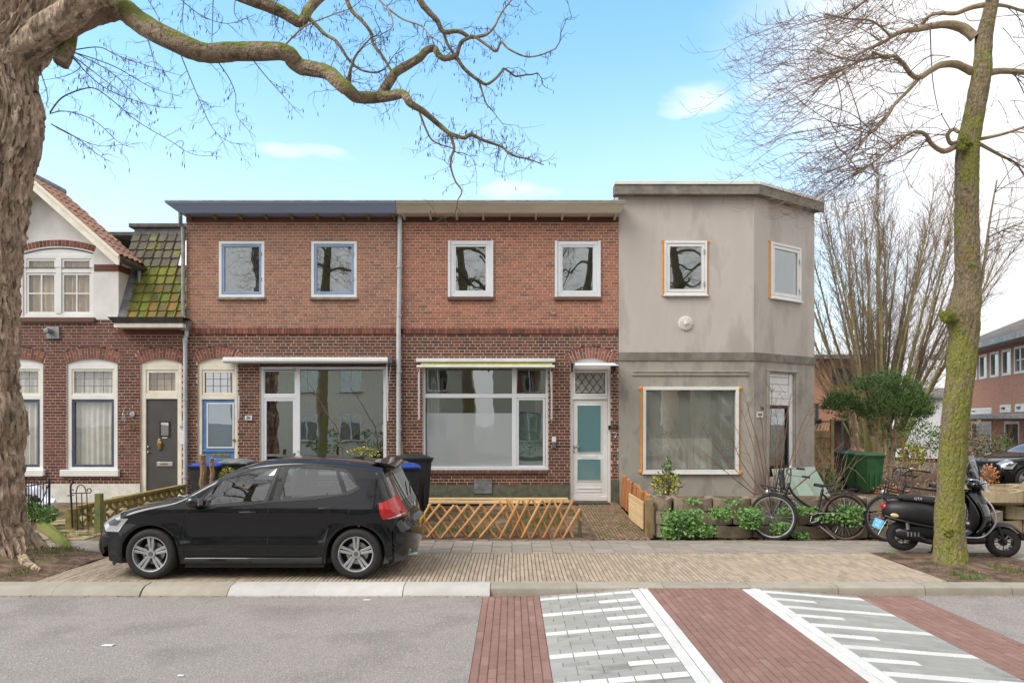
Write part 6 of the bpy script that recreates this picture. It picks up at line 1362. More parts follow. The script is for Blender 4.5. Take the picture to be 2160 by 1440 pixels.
for c in (.25, .75): MB().tube([gp(c+.125*cos(a), .82+.14*sin(a)) for a in [pi*i/12 for i in range(13)]], .007, 6).build('hoop', 'iron', IG, True)
gpst = MB(); gpst.tube(spline([P(44,1110,D), P(44,1040,D), P(45,1022,D), P(50,1012,D), P(49,1003,D), P(44,1004,D)], 4), .016, 8); gpst.build('hanging_post', 'iron', IG, True)
IF = thing('iron_railing', 'short hooped wrought iron railing at the end of the screen wall', 'railing', (XP(165,D), D, .06))
MB().tube(spline([P(153,1113,D), P(151,1070,D), P(149,1030,D), P(150,1022,D), P(154,1017,D), P(153,1011,D), P(148,1011,D), P(146,1015,D)], 4), .016, 8).build('post', 'iron', IF, True)
for px in (161, 172, 183): MB().tube([P(px+3,1118,D-.02), P(px,1040,D-.02)], .008, 6).build('bar', 'iron', IF, True)
MB().tube([P(171+10.5*cos(a), 1040-18*sin(a), D-.02) for a in [pi*i/14 for i in range(15)]], .008, 6).build('hoop', 'iron', IF, True)
mb = MB(); mb.bar(P(150,1040,D-.02), P(190,1039,D-.02), .01, .016); mb.bar(P(142,1045,D-.02), P(156,1044,D-.02), .02, .014); mb.build('rail', 'iron', IF)
sc = MB(); c = P(187,1034,D-.02); scroll(sc, c, .05, -1.2, .8); c = P(153,1035,D-.02); scroll(sc, c, .04, -1.2, -.8); sc.build('scroll', 'iron', IF, True)
gpx = P(209,1118,11.75); solo(MB().box(gpx.x-.05, gpx.x+.05, 11.7, 11.8, .0, .70), 'timber_post', 'post_green', 'weathered green square post in front of the screen wall', 'post', loc=(gpx.x, 11.75, 0), bevel=.006)
BW = thing('screen_wall', 'low mossy garden wall of pierced concrete screen blocks', 'wall', (-7.2, 13.2, .05)); A_, B_ = Vector((-7.46, 12.05)), Vector((-6.86, 14.78)); nb = 9
for k in range(nb):
    t0, t1 = k/nb, (k+1)/nb; a = A_.lerp(B_, t0); b = A_.lerp(B_, t1); L_ = (b-a).length; dr_ = (b-a).normalized(); z0 = gz(a.y); Mx = Matrix.Translation((a.x, a.y, z0)) @ Matrix.Rotation(atan2(dr_.y, dr_.x), 4, 'Z')
    mb = MB(Mx); h = .34; mb.frame(0, L_, 0, h, .03, -.04, .04)
    for cx, cz, a0 in ((.03,.03,0), (L_-.03,.03,pi/2), (L_-.03,h-.03,pi), (.03,h-.03,3*pi/2)): mb.tube([(cx+.115*cos(a0+pi/2*i/6), 0, cz+.115*sin(a0+pi/2*i/6)) for i in range(7)], .024, 6)
    mb.build('screen_block', 'decor_block', BW)
mb = MB(); mb.bar((A_.x,A_.y,gz(A_.y)+.365), (B_.x,B_.y,gz(B_.y)+.365), .13, .05); mb.build('capping', 'decor_block', BW)
MB().box(A_.x-.09, A_.x+.09, A_.y-.12, A_.y-.005, 0, .42).build('pier', 'decor_block', BW, bevel=.006)
ts = P(267,1050,14.3)
for k in range(4): solo(MB().box(ts.x-.22+.01*k, ts.x+.22, 14.1, 14.5, .18+k*.052, .18+k*.052+.047), 'paving_slab', 'concrete_old', 'grey slab in the little stack against the white plinth', 'slab', 'slabs stacked by the grey door', loc=(ts.x, 14.3, .18+k*.052), bevel=.004)
for k, (px, py, d, r, m_, lb) in enumerate(((70,1040,13.2,.32,'bag_white','full white rubbish bag behind the iron gate'), (60,1075,12.9,.24,'bag_black','black rubbish bag behind the iron gate'), (92,1068,13.0,.2,'bag_white','small pale rubbish bag tucked behind the gate bars'))):
    p = P(px,py,d); mb = MB().ico((0,0,r*.85), r, 3, .5, (1,.9,1.15), k+3); solo(mb, 'rubbish_bag', m_, lb, 'bag', 'bags behind the gate', True).location = (p.x, d, gz(d)-.02)
# stakes in the blue-door garden
for px0, d, top, r, lb in ((428,13.1,959,.058,'rough shaggy timber stake by the blue-lidded bin'), (447,12.9,966,.04,'thinner timber stake beside the shaggy one'), (621,13.3,955,.03,'short stake showing above the car roof by the wide window'), (820,13.2,957,.035,'short stake at the drainpipe end of the wide window')):
    b = P(px0,1040,d); mb = MB(); n = 9; pts = [(b.x+.012*sin(i*2.1), d+.01*cos(i*1.7), gz(d)-.03+(ZP(top,d)-gz(d)+.03)*i/n) for i in range(n+1)]; mb.tube(pts, [r*(1+.14*sin(i*2.7+px0)) for i in range(n+1)], 8)
    for i in range(10 if r > .05 else 3): a = rnd.uniform(0, 6.28); z = gz(d)+rnd.uniform(.2, .95)*(ZP(top,d)-gz(d)); mb.tube([(b.x+r*.7*cos(a), d+r*.7*sin(a), z), (b.x+r*1.6*cos(a), d+r*1.6*sin(a), z-.05)], [.016,.004], 5)
    solo(mb, 'timber_stake', 'wood_stake', lb, 'stake', 'stakes in the front garden', True, loc=(b.x, d, gz(d)-.03))
# sheets of pale glass leaning by the corner house
for k, (px0, px1, y0, y1, d, lb) in enumerate(((1642,1752,1050,992,14.4,'large pale green sheet leaning at the corner house'), (1688,1722,1052,1008,14.0,'smaller pale green sheet leaning in front of the large one'))):
    mb = MB(); a, b = XP(px0,d), XP(px1,d); zb2, zt2 = ZP(y0,d), ZP(y1,d)
    mb.add([(a,d,zb2),(b,d-.05,zb2),(b-.12,d+.5,zt2+.05),(a+.05,d+.5,zt2),(a,d+.02,zb2),(b,d-.03,zb2),(b-.12,d+.52,zt2+.05),(a+.05,d+.52,zt2)], [(0,1,2,3),(7,6,5,4),(0,4,5,1),(1,5,6,2),(2,6,7,3),(3,7,4,0)]); solo(mb, 'leaning_sheet', 'green_sheet', lb, 'sheet', loc=((a+b)/2, d, zb2))
# ---------------------------------------------------------------- trees
def rv(r=1): return Vector((rnd.gauss(0, r), rnd.gauss(0, r), rnd.gauss(0, r)))
def px_path(pts, d0, d1, wander=.0, n=5, seed=0):
    m = len(pts); out = []
    for i, (x, y) in enumerate(pts): d = d0+(d1-d0)*i/(m-1)+wander*mnoise.noise(Vector((i*.37+seed*3.1, seed, 0))); out.append(P(x, y, d))
    return spline(out, n)
def taper(n, r0, r1, p=1.0): return [r0+(r1-r0)*(i/(n-1))**p for i in range(n)]
def rough_tube(mb, path, radii, n, amp, fine, seed=0, vs=1.0):
    path = [Vector(p) for p in path]; m = len(path); V = []; Fs = []; a = None
    for i, p in enumerate(path):
        t = (path[min(i+1, m-1)]-path[max(i-1, 0)]).normalized()
        if a is None: a = t.cross(Vector((0,1,.2)))
        a = (a-t*a.dot(t)).normalized(); b = t.cross(a)
        for k in range(n):
            an = 2*pi*k/n; dr = a*cos(an)+b*sin(an); q = dr*radii[i]; w = Vector((dr.x*2.2, dr.y*2.2, p.z*vs+dr.z+p.x*.6)); s = seed*5.7
            g = mnoise.noise(w*1.1+Vector((s,0,0))); wp_ = .35*mnoise.noise(w*2.0+Vector((0,s,0))); r1 = 1-1.6*abs(mnoise.noise(Vector((dr.x*6.5+wp_*2, dr.y*6.5+wp_*2, p.z*1.9*vs+p.x+s)))); r2 = 1-1.6*abs(mnoise.noise(Vector((dr.x*15+wp_*3, dr.y*15, p.z*5*vs+p.x*2-s))))
            V.append(p+q*(1+amp*g+fine*.55*(r1-.7)+fine*.45*(r2-.7)))
    for i in range(m-1):
        for k in range(n): Fs.append((i*n+k, i*n+(k+1) % n, (i+1)*n+(k+1) % n, (i+1)*n+k))
    Fs.append(tuple((m-1)*n+k for k in range(n))); return mb.add(V, Fs)
def zigzag(mb, p, d, L, r, depth, sides=3, kink=.35, droop=0., pods=None, segs=5):
    pts = [p.copy()]; dirs = []; d = d.normalized()
    for i in range(segs): d = (d+rv(kink)+Vector((0,0,droop))).normalized(); p = p+d*(L/segs); pts.append(p.copy()); dirs.append(d.copy())
    mb.tube(pts, taper(segs+1, r, r*.35), sides, False)
    if depth:
        for i in range(1, segs+1):
            if rnd.random() < .75: zigzag(mb, pts[i], dirs[i-1]+rv(.55), L*rnd.uniform(.3, .6), r*.6, depth-1, 3, kink, droop, pods, max(3, segs-1))
    if pods is not None and rnd.random() < .16:
        q = pts[-1]; e = Vector((rnd.uniform(-.015,.015), rnd.uniform(-.015,.015), -rnd.uniform(.04,.07))); pods.tube([q, q+e*.5, q+e], [.003,.006,.002], 4)
# --- the gnarled tree on the left
TL = thing('gnarled_tree', 'old gnarled mossy tree with long branch arching over the parked car', 'tree', (-7.1, 9.6, .05)); DT = 9.6
edge = [(1215,118),(1180,104),(1150,84),(1120,70),(1080,62),(1000,56),(950,50),(900,60),(880,58),(840,46),(780,44),(700,50),(640,52),(600,54),(550,60),(500,66),(450,70),(400,78),(350,82),(300,100),(260,104),(230,102),(200,90),(150,84),(110,96),(60,130),(0,150),(-80,150),(-200,140)]
zr_ = sorted([(ZP(y, DT), XP(x, DT)) for y, x in edge]); path = []; rad = []; z = .0
while z < 8.6:
    xr = lerp_tab(zr_, z); r = .43+.13*max(0, 1-z/.5)**2+.0; path.append((xr-.585+(-.1*max(0, 1-z/.5)**2), DT+.05*sin(z), z)); rad.append(r); z += .026
rough_tube(MB(), path, rad, 150, .10, .34, 1, 1.0).build('trunk', 'bark_old', TL, True)
tw_l, pods = MB(), MB()
def limb(T, pts, r0, r1, d0, d1, mt, seed, n=10, rough=True, wander=.6, name='branch', p=.8):
    pth = px_path(pts, d0, d1, wander, 6, seed); rr = taper(len(pth), r0, r1, p); mb = MB()
    if rough: rough_tube(mb, pth, rr, n, .10, .16, seed, 1.5)
    else: mb.tube(pth, rr, 6, False)
    mb.build(name, mt, T, True); return pth, rr
def twigs_on(mb, pth, rr, per_m, L, depth, droop, pods=None, up=0., t0=.1, r=.0045, kink=.35):
    tot = sum((pth[i+1]-pth[i]).length for i in range(len(pth)-1))
    for k in range(int(tot*per_m)):
        i = int((t0+(1-t0)*rnd.random())*(len(pth)-2)); t = (pth[i+1]-pth[i]).normalized(); s = rv().normalized(); s = (s-t*s.dot(t)*.7+Vector((0,0,up))).normalized()
        zigzag(mb, pth[i]+s*rr[i]*.8, s+t*.4, L*rnd.uniform(.4, 1.2), r*rnd.uniform(.7, 1.2), depth, 4, kink, droop, pods)
px2m = lambda w, d=9.5: w*d/F/2
main = [(40,120),(90,85),(150,48),(215,24),(262,22),(300,52),(370,88),(430,112),(495,110),(560,109),(604,112),(629,138),(663,147),(691,153),(716,175),(735,191),(754,205),(797,206),(822,203),(851,199),(866,219),(891,234),(929,266),(951,283),(979,291),(994,284),(1022,297),(1057,309),(1072,322),(1091,331),(1116,336),(1147,348)]
pm = px_path(main, 9.6, 9.3, .7, 6, 2); N_ = len(pm); rr = [px2m(lerp_tab([(0,56),(.12,46),(.3,36),(.42,30),(.5,27),(.56,21),(.62,17),(.7,11),(.76,8),(.88,5),(1,2)], i/(N_-1))) for i in range(N_)]
rough_tube(MB(), pm, rr, 22, .12, .2, 4, 1.5).build('branch', 'bark_branch', TL, True); twigs_on(tw_l, pm, rr, 5.0, .42, 1, -.05, pods, .0, .18)
twigs_on(tw_l, pm[int(N_*.7):], rr[int(N_*.7):], 16, .34, 2, 0, pods)
def dm(frac): return pm[min(N_-1, int(frac*(N_-1)))].y
dA = min(pm, key=lambda p: (p-P(797,206,p.y)).length).y; dB = min(pm, key=lambda p: (p-P(951,283,p.y)).length).y
subs = [([(800,207),(826,166),(835,153),(860,138),(885,122),(898,108),(916,102),(923,113),(935,123),(951,122),(962,119)], 24, 10, dA, dA-.15),
    ([(962,119),(976,141),(991,156),(1010,170),(1026,178),(1044,167),(1057,153),(1063,145),(1076,153),(1088,161),(1110,158)], 9, 3.5, dA-.15, dA+.2), ([(1010,170),(1019,200),(1026,219),(1038,233),(1051,250)], 5, 1.5, dA, dA+.2),
    ([(963,119),(972,91),(988,81),(1001,78),(1029,97),(1047,108),(1057,88),(1072,103),(1107,119),(1138,117),(1172,103)], 9, 2.5, dA-.15, dA-.5), ([(988,80),(1022,75),(1041,59),(1054,34),(1066,16),(1088,-10)], 7, 3, dA-.2, dA-.2),
    ([(860,-60),(885,0),(904,25),(922,44),(935,67),(966,66),(988,78)], 15, 8, dA-.5, dA-.2), ([(935,67),(945,95),(962,119)], 7, 6, dA-.25, dA-.15), ([(949,283),(958,312),(952,331),(951,353),(960,381),(974,403),(966,421)], 7, 2.5, dB, dB+.2), ([(885,237),(897,269),(910,294),(929,305),(953,312)], 5, 2.5, dB, dB+.1),
    ([(300,-90),(400,-60),(512,-8),(560,10),(600,28),(629,46),(641,40),(654,16),(690,-20),(720,-60)], 34, 20, 9.9, 10.4), ([(640,42),(654,41),(685,72),(710,88),(735,125),(760,147),(791,153),(810,147)], 11, 3, 10.2, 10.0), ([(725,-50),(732,0),(744,25),(766,47),(782,69),(788,94),(807,119),(822,144),(829,158)], 11, 5, 10.0, dA),
    ([(790,-30),(800,0),(819,19),(829,52),(818,66)], 5, 2, 9.4, 9.3), ([(819,19),(850,41),(888,55),(910,78),(930,90)], 4, 2, 9.4, 9.2), ([(735,190),(737,165),(740,145),(752,115),(782,80)], 12, 3, dA, dA-.3), ([(597,100),(640,58),(690,36),(735,20)], 4, 2, 9.6, 9.4)]
for k, (pt, w0, w1, d0, d1) in enumerate(subs):
    pth, r_ = limb(TL, pt, px2m(w0), px2m(w1), d0, d1, 'bark_branch' if w0 > 8 else 'bark_limb', k+3, 10, w0 > 8, .0 if k < 9 else .2)
    twigs_on(tw_l, pth, r_, 8, .36, 2 if w0 < 12 else 1, -.02, pods)
    if w1 < 4: zigzag(tw_l, pth[-1], pth[-1]-pth[-4], .5, px2m(w1), 2, 4, .35, 0, pods)
pth, r_ = limb(TL, [(-10,150),(40,105),(90,70),(140,36),(190,-10),(250,-70)], px2m(70), px2m(54), 9.55, 9.3, 'bark_old', 91, 40, True, 0)
hang = [[(106,237),(131,206),(175,188),(203,188),(237,212),(290,256),(359,297),(406,325),(468,330)], [(160,112),(240,140),(320,185),(385,205)], [(155,110),(230,150),(290,205),(310,245)], [(160,105),(210,100),(250,118),(330,145),(385,160)], [(150,118),(200,170),(250,200),(330,225),(385,227)], [(150,115),(215,165),(260,200),(300,240)],
    [(368,82),(395,150),(420,210),(445,265),(475,295),(520,308)], [(445,112),(480,160),(497,200),(500,245),(540,290)], [(530,122),(560,160),(600,205),(640,250)], [(105,240),(140,235),(200,255),(250,300),(285,312)], [(108,262),(150,285),(210,308),(270,303)], [(108,262),(160,290),(205,325),(240,345)], [(305,58),(320,110),(330,155)], [(150,118),(170,140),(140,160),(85,170)], [(85,150),(100,200),(95,235)], [(300,-20),(330,30),(345,75)], [(390,-20),(385,40),(390,80)], [(450,-20),(448,60),(446,108)], [(360,-20),(420,30),(480,50),(540,30)], [(500,-20),(495,30),(520,55)], [(610,-20),(580,10),(575,60)]]
for k, pt in enumerate(hang):
    pth = px_path(pt, 9.6, 9.3+.5*sin(k*2), .4, 5, k+20); tw_l.tube(pth, taper(len(pth), .011 if k == 0 else .008, .0022), 5, False)
    rrk = [.005]*len(pth); twigs_on(tw_l, pth, rrk, 9, .26, 1, -.12, pods, 0, .15, .0032, .28)
tag(tw_l.build('twigs', 'twig_dark', TL), kind='stuff'); tag(pods.build('seed_pods', 'ink', TL), kind='stuff')
mb = MB(); rough_tube(mb, px_path([(148,70),(142,105),(128,135)], 9.7, 9.6, 0, 6), [.10+.0*i for i in range(13)], 14, .2, .2, 9); mb.build('branch_stub', 'bark_branch', TL, True)
# spreading roots
for k, (pt, r0) in enumerate((([(70,1110),(95,1125),(120,1140),(140,1160),(165,1175)], .14), ([(20,1160),(40,1185),(60,1200),(85,1208)], .11), ([(-20,1150),(0,1175),(20,1190),(45,1195)], .10), ([(60,1140),(75,1165),(95,1178)], .09))):
    pth = spline([Vector((XP(x, 1.9*F/(y-HY+ -0)), 1.9*F/(y-HY), .10*(1-i/len(pt)))) for i, (x, y) in enumerate(pt)], 5); mb = MB(); rough_tube(mb, pth, taper(len(pth), r0, r0*.25), 24, .25, .4, k+40, 2); mb.build('root', 'bark_branch' if k in (0, 3) else 'bark_old', TL, True)
# --- the ash on the right
TR = thing('street_tree', 'mossy street tree with sweeping bare twigs behind the scooter', 'tree', (5.82, 9.37, 0)); DR = 9.37
ctr = [(1206,2004,96),(1190,2005,82),(1160,2005,70),(1120,2005,64),(1100,2006,62),(1040,2009,58),(1000,2010,58),(900,2014,57),(850,2016,60),(800,2022,58),(770,2024,62),(720,2030,58),(690,2031,66),(665,2026,74),(640,2034,66),(600,2041,56),(560,2043,54),(500,2043,52),(400,2043,50),(330,2042,50),(300,2042,48),(270,2048,46),(220,2056,42),(150,2068,42),(120,2070,36),(80,2073,36),(40,2084,30),(0,2094,28),(-60,2106,24),(-160,2120,18),(-260,2120,8)]
tz = sorted([(ZP(y, DR), XP(x, DR), w*DR/F/2) for y, x, w in ctr]); path = []; rad = []; z = -.02
while z < tz[-1][0]: path.append((lerp_tab([(a, b) for a, b, c in tz], z), DR+.04*sin(z*1.7), z)); rad.append(.88*lerp_tab([(a, c) for a, b, c in tz], z)); z += .04
rough_tube(MB(), path, rad, 80, .08, .13, 7, 2).build('trunk', 'bark_ash', TR, True)
for px, py, r in ((1998,668,.11),(2052,640,.07),(2050,560,.05),(2002,1122,.07),(2046,800,.06),(2036,300,.08),(2030,312,.06)): MB().ico(tuple(P(px, py, DR-.12)), r, 3, .7, (.9,.6,.8), px).build('moss_cushion', 'moss', TR, True)
limbs = [([(2055,80),(2030,59),(1999,52),(1967,55),(1936,62),(1905,66),(1880,78),(1861,91),(1839,100)], 22, 5, .2), ([(2050,152),(2017,136),(1986,137),(1961,150),(1939,164),(1921,156),(1905,134),(1886,119),(1867,120),(1839,109)], 17, 5, -.5), ([(2086,9),(2049,16),(2017,28),(1986,28),(1961,34),(1946,53)], 12, 6, .6),
    ([(2020,306),(1992,319),(1967,306),(1952,284),(1930,278),(1905,290),(1880,312)], 13, 4, -.7), ([(1939,165),(1917,190),(1886,222),(1861,259),(1830,287),(1808,316)], 8, 4, -.6), ([(2080,156),(2111,150),(2170,153),(2240,150)], 16, 9, .5), ([(2060,295),(2111,284),(2160,268),(2200,250)], 8, 4, -.3), ([(2060,300),(2111,328),(2142,344),(2160,370)], 8, 3, .3), ([(2068,602),(2076,560),(2083,500),(2092,440),(2103,380)], 8, 3, .1), ([(2085,500),(2105,490),(2150,470)], 4, 2, .3),
    ([(2092,0),(2060,-40),(2000,-60),(1930,-50),(1870,-30)], 14, 5, -.9), ([(2092,0),(2050,-50),(1960,-70),(1860,-20),(1800,20)], 12, 5, .9), ([(2021,300),(2005,302),(1999,285),(2010,273),(2022,279)], 10, 7, -.2), ([(2090,10),(2130,15),(2200,40)], 9, 4, .4), ([(1880,78),(1840,45),(1790,40),(1740,30)], 5, 3, -.4), ([(1867,120),(1820,128),(1770,150),(1720,165)], 5, 3, .2), ([(1880,312),(1840,345),(1800,372)], 4, 2, -.6)]
tr_tw = MB(); LP_ = []
def sweep(mb, p, d, L, r, side):                         # twig that sags, then turns its tip up
    segs = 8; pts = [p.copy()]; d = d.normalized(); ds = []
    for i in range(segs):
        f = i/segs; d = (d+rv(.10)+Vector((0, 0, -.16*(1-f)+.34*f**2))).normalized(); p = p+d*(L/segs); pts.append(p.copy()); ds.append(d.copy())
    mb.tube(pts, taper(segs+1, r, r*.3), 3, False)
    for i in range(2, segs+1):
        for _ in range(side):
            if rnd.random() < .62:
                q = pts[i]; e = (ds[i-1]+rv(.5)).normalized(); l2 = L*rnd.uniform(.10, .30); a = [q]
                for k in range(4): e = (e+Vector((0,0,.25))+rv(.10)).normalized(); q = q+e*(l2/4); a.append(q.copy())
                mb.tube(a, [r*.5, r*.45, r*.4, r*.4, r*.55], 3, False)
for k, (pt, w0, w1, dd) in enumerate(limbs):
    pth, r_ = limb(TR, pt, px2m(w0, 9.4), px2m(w1, 9.4), DR, DR+dd, 'bark_limb', k+60, 10, w0 > 11, .0)
    LP_ += pth[len(pth)//4:]
    right = pt[-1][0] > 2080; tot = sum((pth[i+1]-pth[i]).length for i in range(len(pth)-1))
    for j in range(int(tot*(10 if not right else 6))+4):
        i = int((.25+.75*rnd.random()**.7)*(len(pth)-2)); t = (pth[i+1]-pth[i]).normalized()
        side = Vector((-.75 if not right else .6, rnd.uniform(-.9,.9), rnd.uniform(-.45,.45))); sweep(tr_tw, pth[i], t*.6+side+rv(.25), rnd.uniform(.5, 1.55), rnd.uniform(.004, .0075), 2)
for px, py, w in ((1760,60,1),(1720,130,1),(1760,200,1),(1800,120,1),(1830,40,1),(1830,200,1),(1700,60,.8),(1850,330,.8),(1780,280,.9),(1900,20,1),(1960,220,.7),(1980,110,.6),(2120,60,.6),(2130,210,.6),(1710,230,1),(1700,310,.9),(1745,365,1),(1660,120,.8),(1660,40,.8),(1680,180,.8),(1800,350,.9),(1850,390,.7),(1780,330,.8),(1750,120,.8),(1900,340,.6)):
    for j in range(int(8*w)):                             # outer crown, hung on finer boughs that rise from the limbs
        p = P(px+rnd.uniform(-35,35), py+rnd.uniform(-35,35), DR+rnd.uniform(-1.1,1.1)); q = min(rnd.sample(LP_, 26), key=lambda v: (v-p).length)
        if j % 4 == 0:
            m_ = (p+q)/2+rv(.08); m_.z -= .06*(p-q).length; tr_tw.tube(spline([q, m_, p], 4), taper(9, .008, .0045), 4, False)
        sweep(tr_tw, p, Vector((-.8 if px < 2000 else .7, rnd.uniform(-.8,.8), rnd.uniform(-.3,.1))), rnd.uniform(.6, 1.2), .0048, 2)
tag(tr_tw.build('twigs', 'twig_brown', TR), kind='stuff')
# --- fan of olive stems behind
TB = thing('fan_tree', 'broad multi-stemmed bare tree fanning upward behind the yew', 'tree', (XP(1860,24), 24, .1)); DB = 24; fb = MB()
for k in range(50):
    a = rnd.uniform(-.62, .60); a = a*abs(a)**.15; b = rnd.uniform(-.35, .35); L = rnd.uniform(7.6, 9.8)*(1-.25*abs(a)); p = Vector((XP(1855,24)+a*1.1+rnd.uniform(-.3,.3), DB+b*1.5, 1.0)); d = Vector((a*1.0, b, 1)).normalized(); pts = [p.copy()]; segs = 12
    for i in range(segs): d = (d+rv(.035)+Vector((a*.018, 0, .015))).normalized(); p = p+d*(L/segs); pts.append(p.copy())
    r0 = rnd.uniform(.04, .10); rr_ = taper(segs+1, r0, .008, .8); mb = MB(); mb.tube(pts, rr_, 6, False); mb.build('stem', 'bark_green', TB, True)
    for i in range(2, segs+1):
        for _ in range(8 if i > 3 else 1):
            f = rnd.random(); q = pts[i-1].lerp(pts[i], f); e = (pts[i]-pts[i-1]).normalized()+rv(.38); zigzag(fb, q, e, rnd.uniform(.4, 1.3), .0075, 1, 3, .10, .06, None, 4)
MB().tube([(XP(1855,24), DB, 0), (XP(1855,24), DB, 1.4)], [.5,.45], 14).build('trunk', 'bark_green', TB, True); tag(fb.build('twigs', 'twig_brown', TB), kind='stuff')
# ---------------------------------------------------------------- foliage helpers
def leaf(mb, p, d, u, s, wd=.6):                        # folded four-point leaf
    d = d.normalized(); a = d.cross(u)
    if a.length < .01: a = d.orthogonal()
    a.normalize(); nn = a.cross(d); mb.add([p, p+d*s*.5+a*s*wd*.5+nn*s*.08, p+d*s, p+d*s*.5-a*s*wd*.5+nn*s*.08], [(0,1,2),(0,2,3)])
def clump(mb, c, rad, n, s, shell=.55, wd=.6, up=.3, hang=0):
    for _ in range(n):
        v = rv().normalized(); f = shell+(1-shell)*rnd.random()**.6; p = Vector((c[0]+v.x*rad[0]*f, c[1]+v.y*rad[1]*f, c[2]+v.z*rad[2]*f)); leaf(mb, p, v+rv(.5)+Vector((0,0,up-hang)), rv(), s*rnd.uniform(.6,1.3), wd)
def plant(name, label, cat, loc, leafmat, stems=None, stemmat='twig_brown', group=None):
    return thing(name, label, cat, loc, group)
# yew: two feathery domes on several stems
TY = thing('yew_tree', 'dark green feathery yew clipped into two domes beside the bins', 'tree', (XP(1870,20), 20, .12)); ym = MB()
def yew_dome(c, rad, nb):
    for _ in range(nb):
        v = rv().normalized(); v.z = abs(v.z)*1.0 if rnd.random() < .8 else v.z*.6; f = .55+.45*rnd.random()+.12*mnoise.noise(v*2.2); p = Vector((c.x+v.x*rad[0]*f, c.y+v.y*rad[1]*f, c.z+v.z*rad[2]*f)); g = (v*.8+Vector((0,0,.55))+rv(.2)).normalized(); l = rnd.uniform(.18,.34)
        for j in range(10): q = p+g*l*j/10; s_ = g.cross(rv()).normalized(); leaf(ym, q, s_+g*.8, rv(), .10*(1-j/16), .35)
yew_dome(P(1886,880,20), (.92,.9,.80), 950); yew_dome(P(1868,822,20.3), (.85,.8,.5), 380); yew_dome(P(1776,866,20.4), (.50,.5,.52), 400); yew_dome(P(1935,868,19.8), (.42,.42,.5), 200)
tag(ym.build('crown', 'leaf_yew', TY), kind='stuff')
for x0_, x1_ in ((1800,1790),(1815,1800),(1868,1860),(1878,1890),(1885,1875),(1858,1840)): MB().tube([P(x0_,1012,20), P((x0_+x1_)/2+3,940,20.1), P(x1_,868,20)], [.06,.05,.03], 7).build('trunk', 'bark_old', TY, True)
# ivy on the planter troughs
iv = [(1440,1095,46,26,'ivy spilling over the planter end by the wooden post'), (1475,1118,38,14,'ivy trailing along the foot of the planter'), (1520,1082,26,14,'ivy tuft in the middle planter row'), (1580,1090,30,24,'ivy beside the front bicycle wheel'), (1412,1122,22,14,'low ivy by the wooden post foot'), (1650,1112,30,16,'ivy seen through the front bicycle wheel'), (1680,1075,46,10,'ivy above the troughs under the bicycle frame'), (1790,1085,30,24,'ivy seen through the brown bicycle tyre'), (1690,1128,20,8,'small ivy tuft on the flags under the pedals'), (1548,1058,18,5,'green tuft on the planter rim'), (1462,1055,20,5,'little green tuft on the planter rim by the euonymus'), (1740,1090,30,10,'ivy under the bicycle chain guard')]
for k, (px, py, rx, rz_, lb) in enumerate(iv):
    d = 11.22 if py > 1065 else 11.4; c = P(px, py, d); mb = MB(); s = d/F
    for _ in range(int(rx*rz_*.75)):
        q = (c.x+rnd.uniform(-1,1)*rx*s*rnd.random()**.3, d+rnd.uniform(-.10,.12), max(.03, c.z+rnd.uniform(-1,1)*rz_*s*rnd.random()**.3)); leaf(mb, Vector(q), Vector((rnd.gauss(0,.7), -.6, rnd.gauss(-.25,.6))), Vector((rnd.gauss(0,.4),-1,.4)), rnd.uniform(.028,.058), .95)
    solo(mb, 'ivy', 'leaf_green', lb, 'ivy', 'ivy on the planter wall', loc=(c.x, d, max(.02, c.z-rz_*s)))
def shrub(name, label, cat, c, rad, n, s, mt, stems=6, stemmat='twig_brown', wd=.6, shell=.4, zb=None, group=None):
    zb = c.z-rad[2]*1.6 if zb is None else zb; T = thing(name, label, cat, (c.x, c.y, zb), group); mb = MB()
    for _ in range(stems): v = rv(.4); mb.tube(spline([Vector((c.x+v.x*.1, c.y+v.y*.1, zb)), Vector((c.x+v.x*rad[0]*.5, c.y+v.y*rad[1]*.5, c.z-rad[2]*.3)), Vector((c.x+v.x*rad[0]*1.3, c.y+v.y*rad[1]*1.3, c.z+abs(v.z)*rad[2]+rad[2]*.3))], 4), taper(9, .012, .003), 4, False)
    mb.build('stems', stemmat, T); lf = MB(); clump(lf, c, rad, n, s, shell, wd); tag(lf.build('foliage', mt, T), kind='stuff'); return T
shrub('euonymus', 'yellow and green variegated shrub below the wide grey-house window', 'shrub', P(1405,1022,12.6), (.30,.25,.24), 420, .06, 'leaf_yellow', 10, 'twig_brown', .6, .2, .5)
shrub('euonymus', 'dark green upright sprig rising from the variegated shrub', 'shrub', P(1408,1000,12.7), (.10,.1,.30), 160, .06, 'leaf_yew', 5, 'twig_brown', .6, .1, .5)
